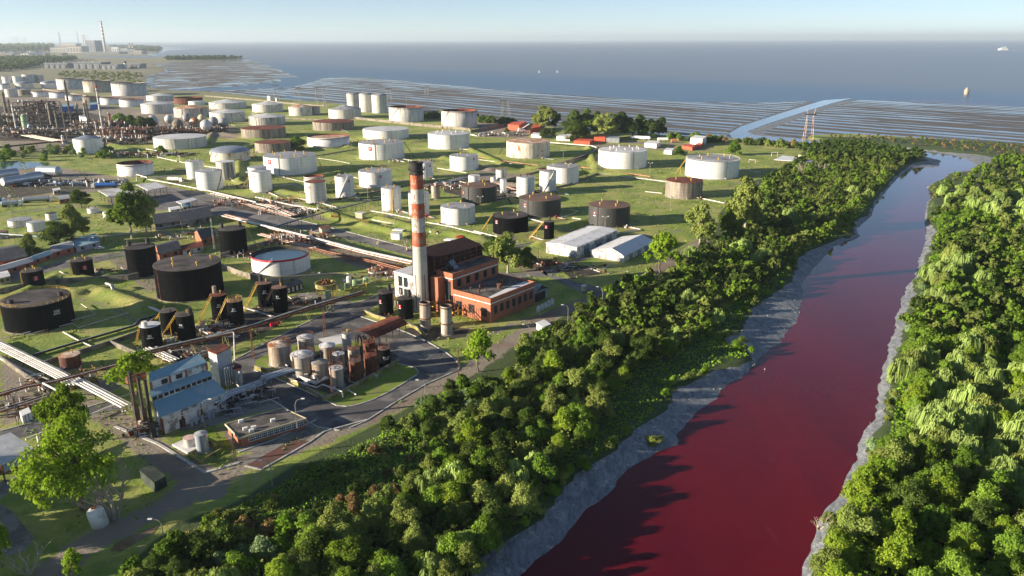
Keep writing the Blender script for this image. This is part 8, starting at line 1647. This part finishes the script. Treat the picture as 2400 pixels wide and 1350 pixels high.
MARSH = GP([(1905, 322), (2000, 318), (2130, 325), (2250, 332), (2400, 341), (2700, 356), (2800, 385), (2500, 378), (2400, 376), (2350, 366), (2290, 358), (2213, 350), (2130, 341), (2060, 333), (1960, 325)], 0)
pm = scatter(MARSH, lambda y: 11, 7); mass('marsh_scrub', pm[::2], None, .28, .6, 4, 'leaf_olive', 160, .9); mass('marsh_scrub', pm[1::2], None, .22, .5, 5, 'leaf_dry', 160, .9)
BR2 = GP([(2345, 372), (2420, 372), (2800, 380), (2900, 420), (2400, 400), (2300, 400)], 0); pq = scatter(BR2, lambda y: 8, 8)
if len(pq): mass('woodland', pq, None, .5, .9, 6, 'leaf_green', 300, .8)
TIP = GP([(1880, 350), (1950, 338), (2050, 346), (2130, 362), (2170, 370), (2120, 385), (2000, 380), (1900, 372)], 0); pt_ = scatter(TIP, lambda y: 7.5, 9); mass('woodland', pt_, None, .7, 1.05, 7, 'leaf_dark', 420, .7)
# far left: woods around the town, jetty trees, scrub on the dry field
FW = [GP([(-300, 128), (0, 128), (60, 131), (110, 131), (160, 136), (178, 140), (100, 152), (60, 162), (0, 168), (-300, 172)], 0), GP([(-300, 101), (0, 101), (140, 104), (110, 122), (0, 124), (-300, 124)], 0), GP([(250, 109), (330, 110), (380, 115), (370, 121), (335, 122), (330, 116)], 0), GP([(150, 168), (330, 172), (345, 200), (300, 196), (130, 180)], 0)]
mass('far_woodland', scatter(FW[0], lambda y: 34, 1)[:1500], None, 1.5, 2.8, 8, 'leaf_dark', 60, 1.9); mass('far_woodland', scatter(FW[1], lambda y: 110, 2)[:1200], None, 3, 7, 9, 'leaf_dark', 40, 2.4); mass('far_woodland', scatter(FW[2], lambda y: 70, 3)[:500], None, 2.2, 4, 10, 'leaf_dark', 50, 2.2); mass('far_scrub', scatter(FW[3], lambda y: 26, 4)[:900], None, .35, .9, 11, 'leaf_olive', 50, 1.6)
JT = GP([(390, 139), (470, 137.3), (570, 137.5), (560, 138.6), (470, 140.5), (395, 142)], 0); mass('far_scrub', scatter(JT, lambda y: 24, 5)[:300], None, 1.2, 2.6, 12, 'leaf_dark', 60, 1.8)
rs = np.random.RandomState(21); MB_ = GP([(p[0]-10, p[1]) for p in VL[1:31]] + [(p[0]+6, p[1]) for p in WL[34:1:-1]], -1); a_ = np.array(MB_); P = np.stack([rs.uniform(a_[:, 0].min(), a_[:, 0].max(), 60000), rs.uniform(a_[:, 1].min(), 480, 60000)], 1); dv, dw = sdf(P, Vp), sdf(P, Wp); P_ok = (dv > .3) & (dw < .1) & (np.sin(P[:, 0]*.4)+np.sin(P[:, 1]*.3+P[:, 0]*.2) > .4); P = P[P_ok][:2600]; dv, dw = dv[P_ok][:2600], dw[P_ok][:2600]
zz = -.25 + (WZ + .25)*np.clip(dv/np.maximum(dv - dw, .5), 0, 1); C_ = np.stack([P[:, 0], P[:, 1], zz + .08], 1)
o = quads_object('bank_debris', leafquads(rs, C_, np.tile([0, 0, 1.0], (len(P), 1)), .17, 1.0, .5), M['conc']); o["kind"] = "stuff"
BIRDS = []
for i, (px, py) in enumerate([(1764, 860), (1768, 858), (1792, 868)]):
    x_, y_ = G(px, py, WZ); t_ = thing('white_bird', 'tiny white bird standing at the edge of the red water', 'bird', (x_, y_, WZ), 'white birds'); part(t_, 'body', MB().lathe((x_, y_, WZ), [(.01, .15), (.16, .25), (.2, .4), (.1, .55), (.06, .75), (.01, .8)], 8), M['whitepaint'])
# ------------------------------------------------------------ the air
hz = bpy.data.materials.new('haze_air'); hz.use_nodes = True; t = hz.node_tree; t.nodes.clear(); n = NT(t)
pv = n.n('ShaderNodeVolumePrincipled', {'Color': (.74, .87, .98, 1), 'Density': 4.2e-5, 'Anisotropy': .2}); o = n.n('ShaderNodeOutputMaterial'); t.links.new(pv.outputs[0], o.inputs['Volume'])
hb_ = MB().add([(x, y, z) for z in (-6.0, 330.0) for x, y in ((-45000, -300), (45000, -300), (45000, 60000), (-45000, 60000))], [(0, 3, 2, 1), (4, 5, 6, 7), (0, 1, 5, 4), (1, 2, 6, 5), (2, 3, 7, 6), (3, 0, 4, 7)]).build('haze', hz); hb_["kind"] = "stuff"
print("WOOD", nb_, len(stuffP), "objects", len(bpy.data.objects))
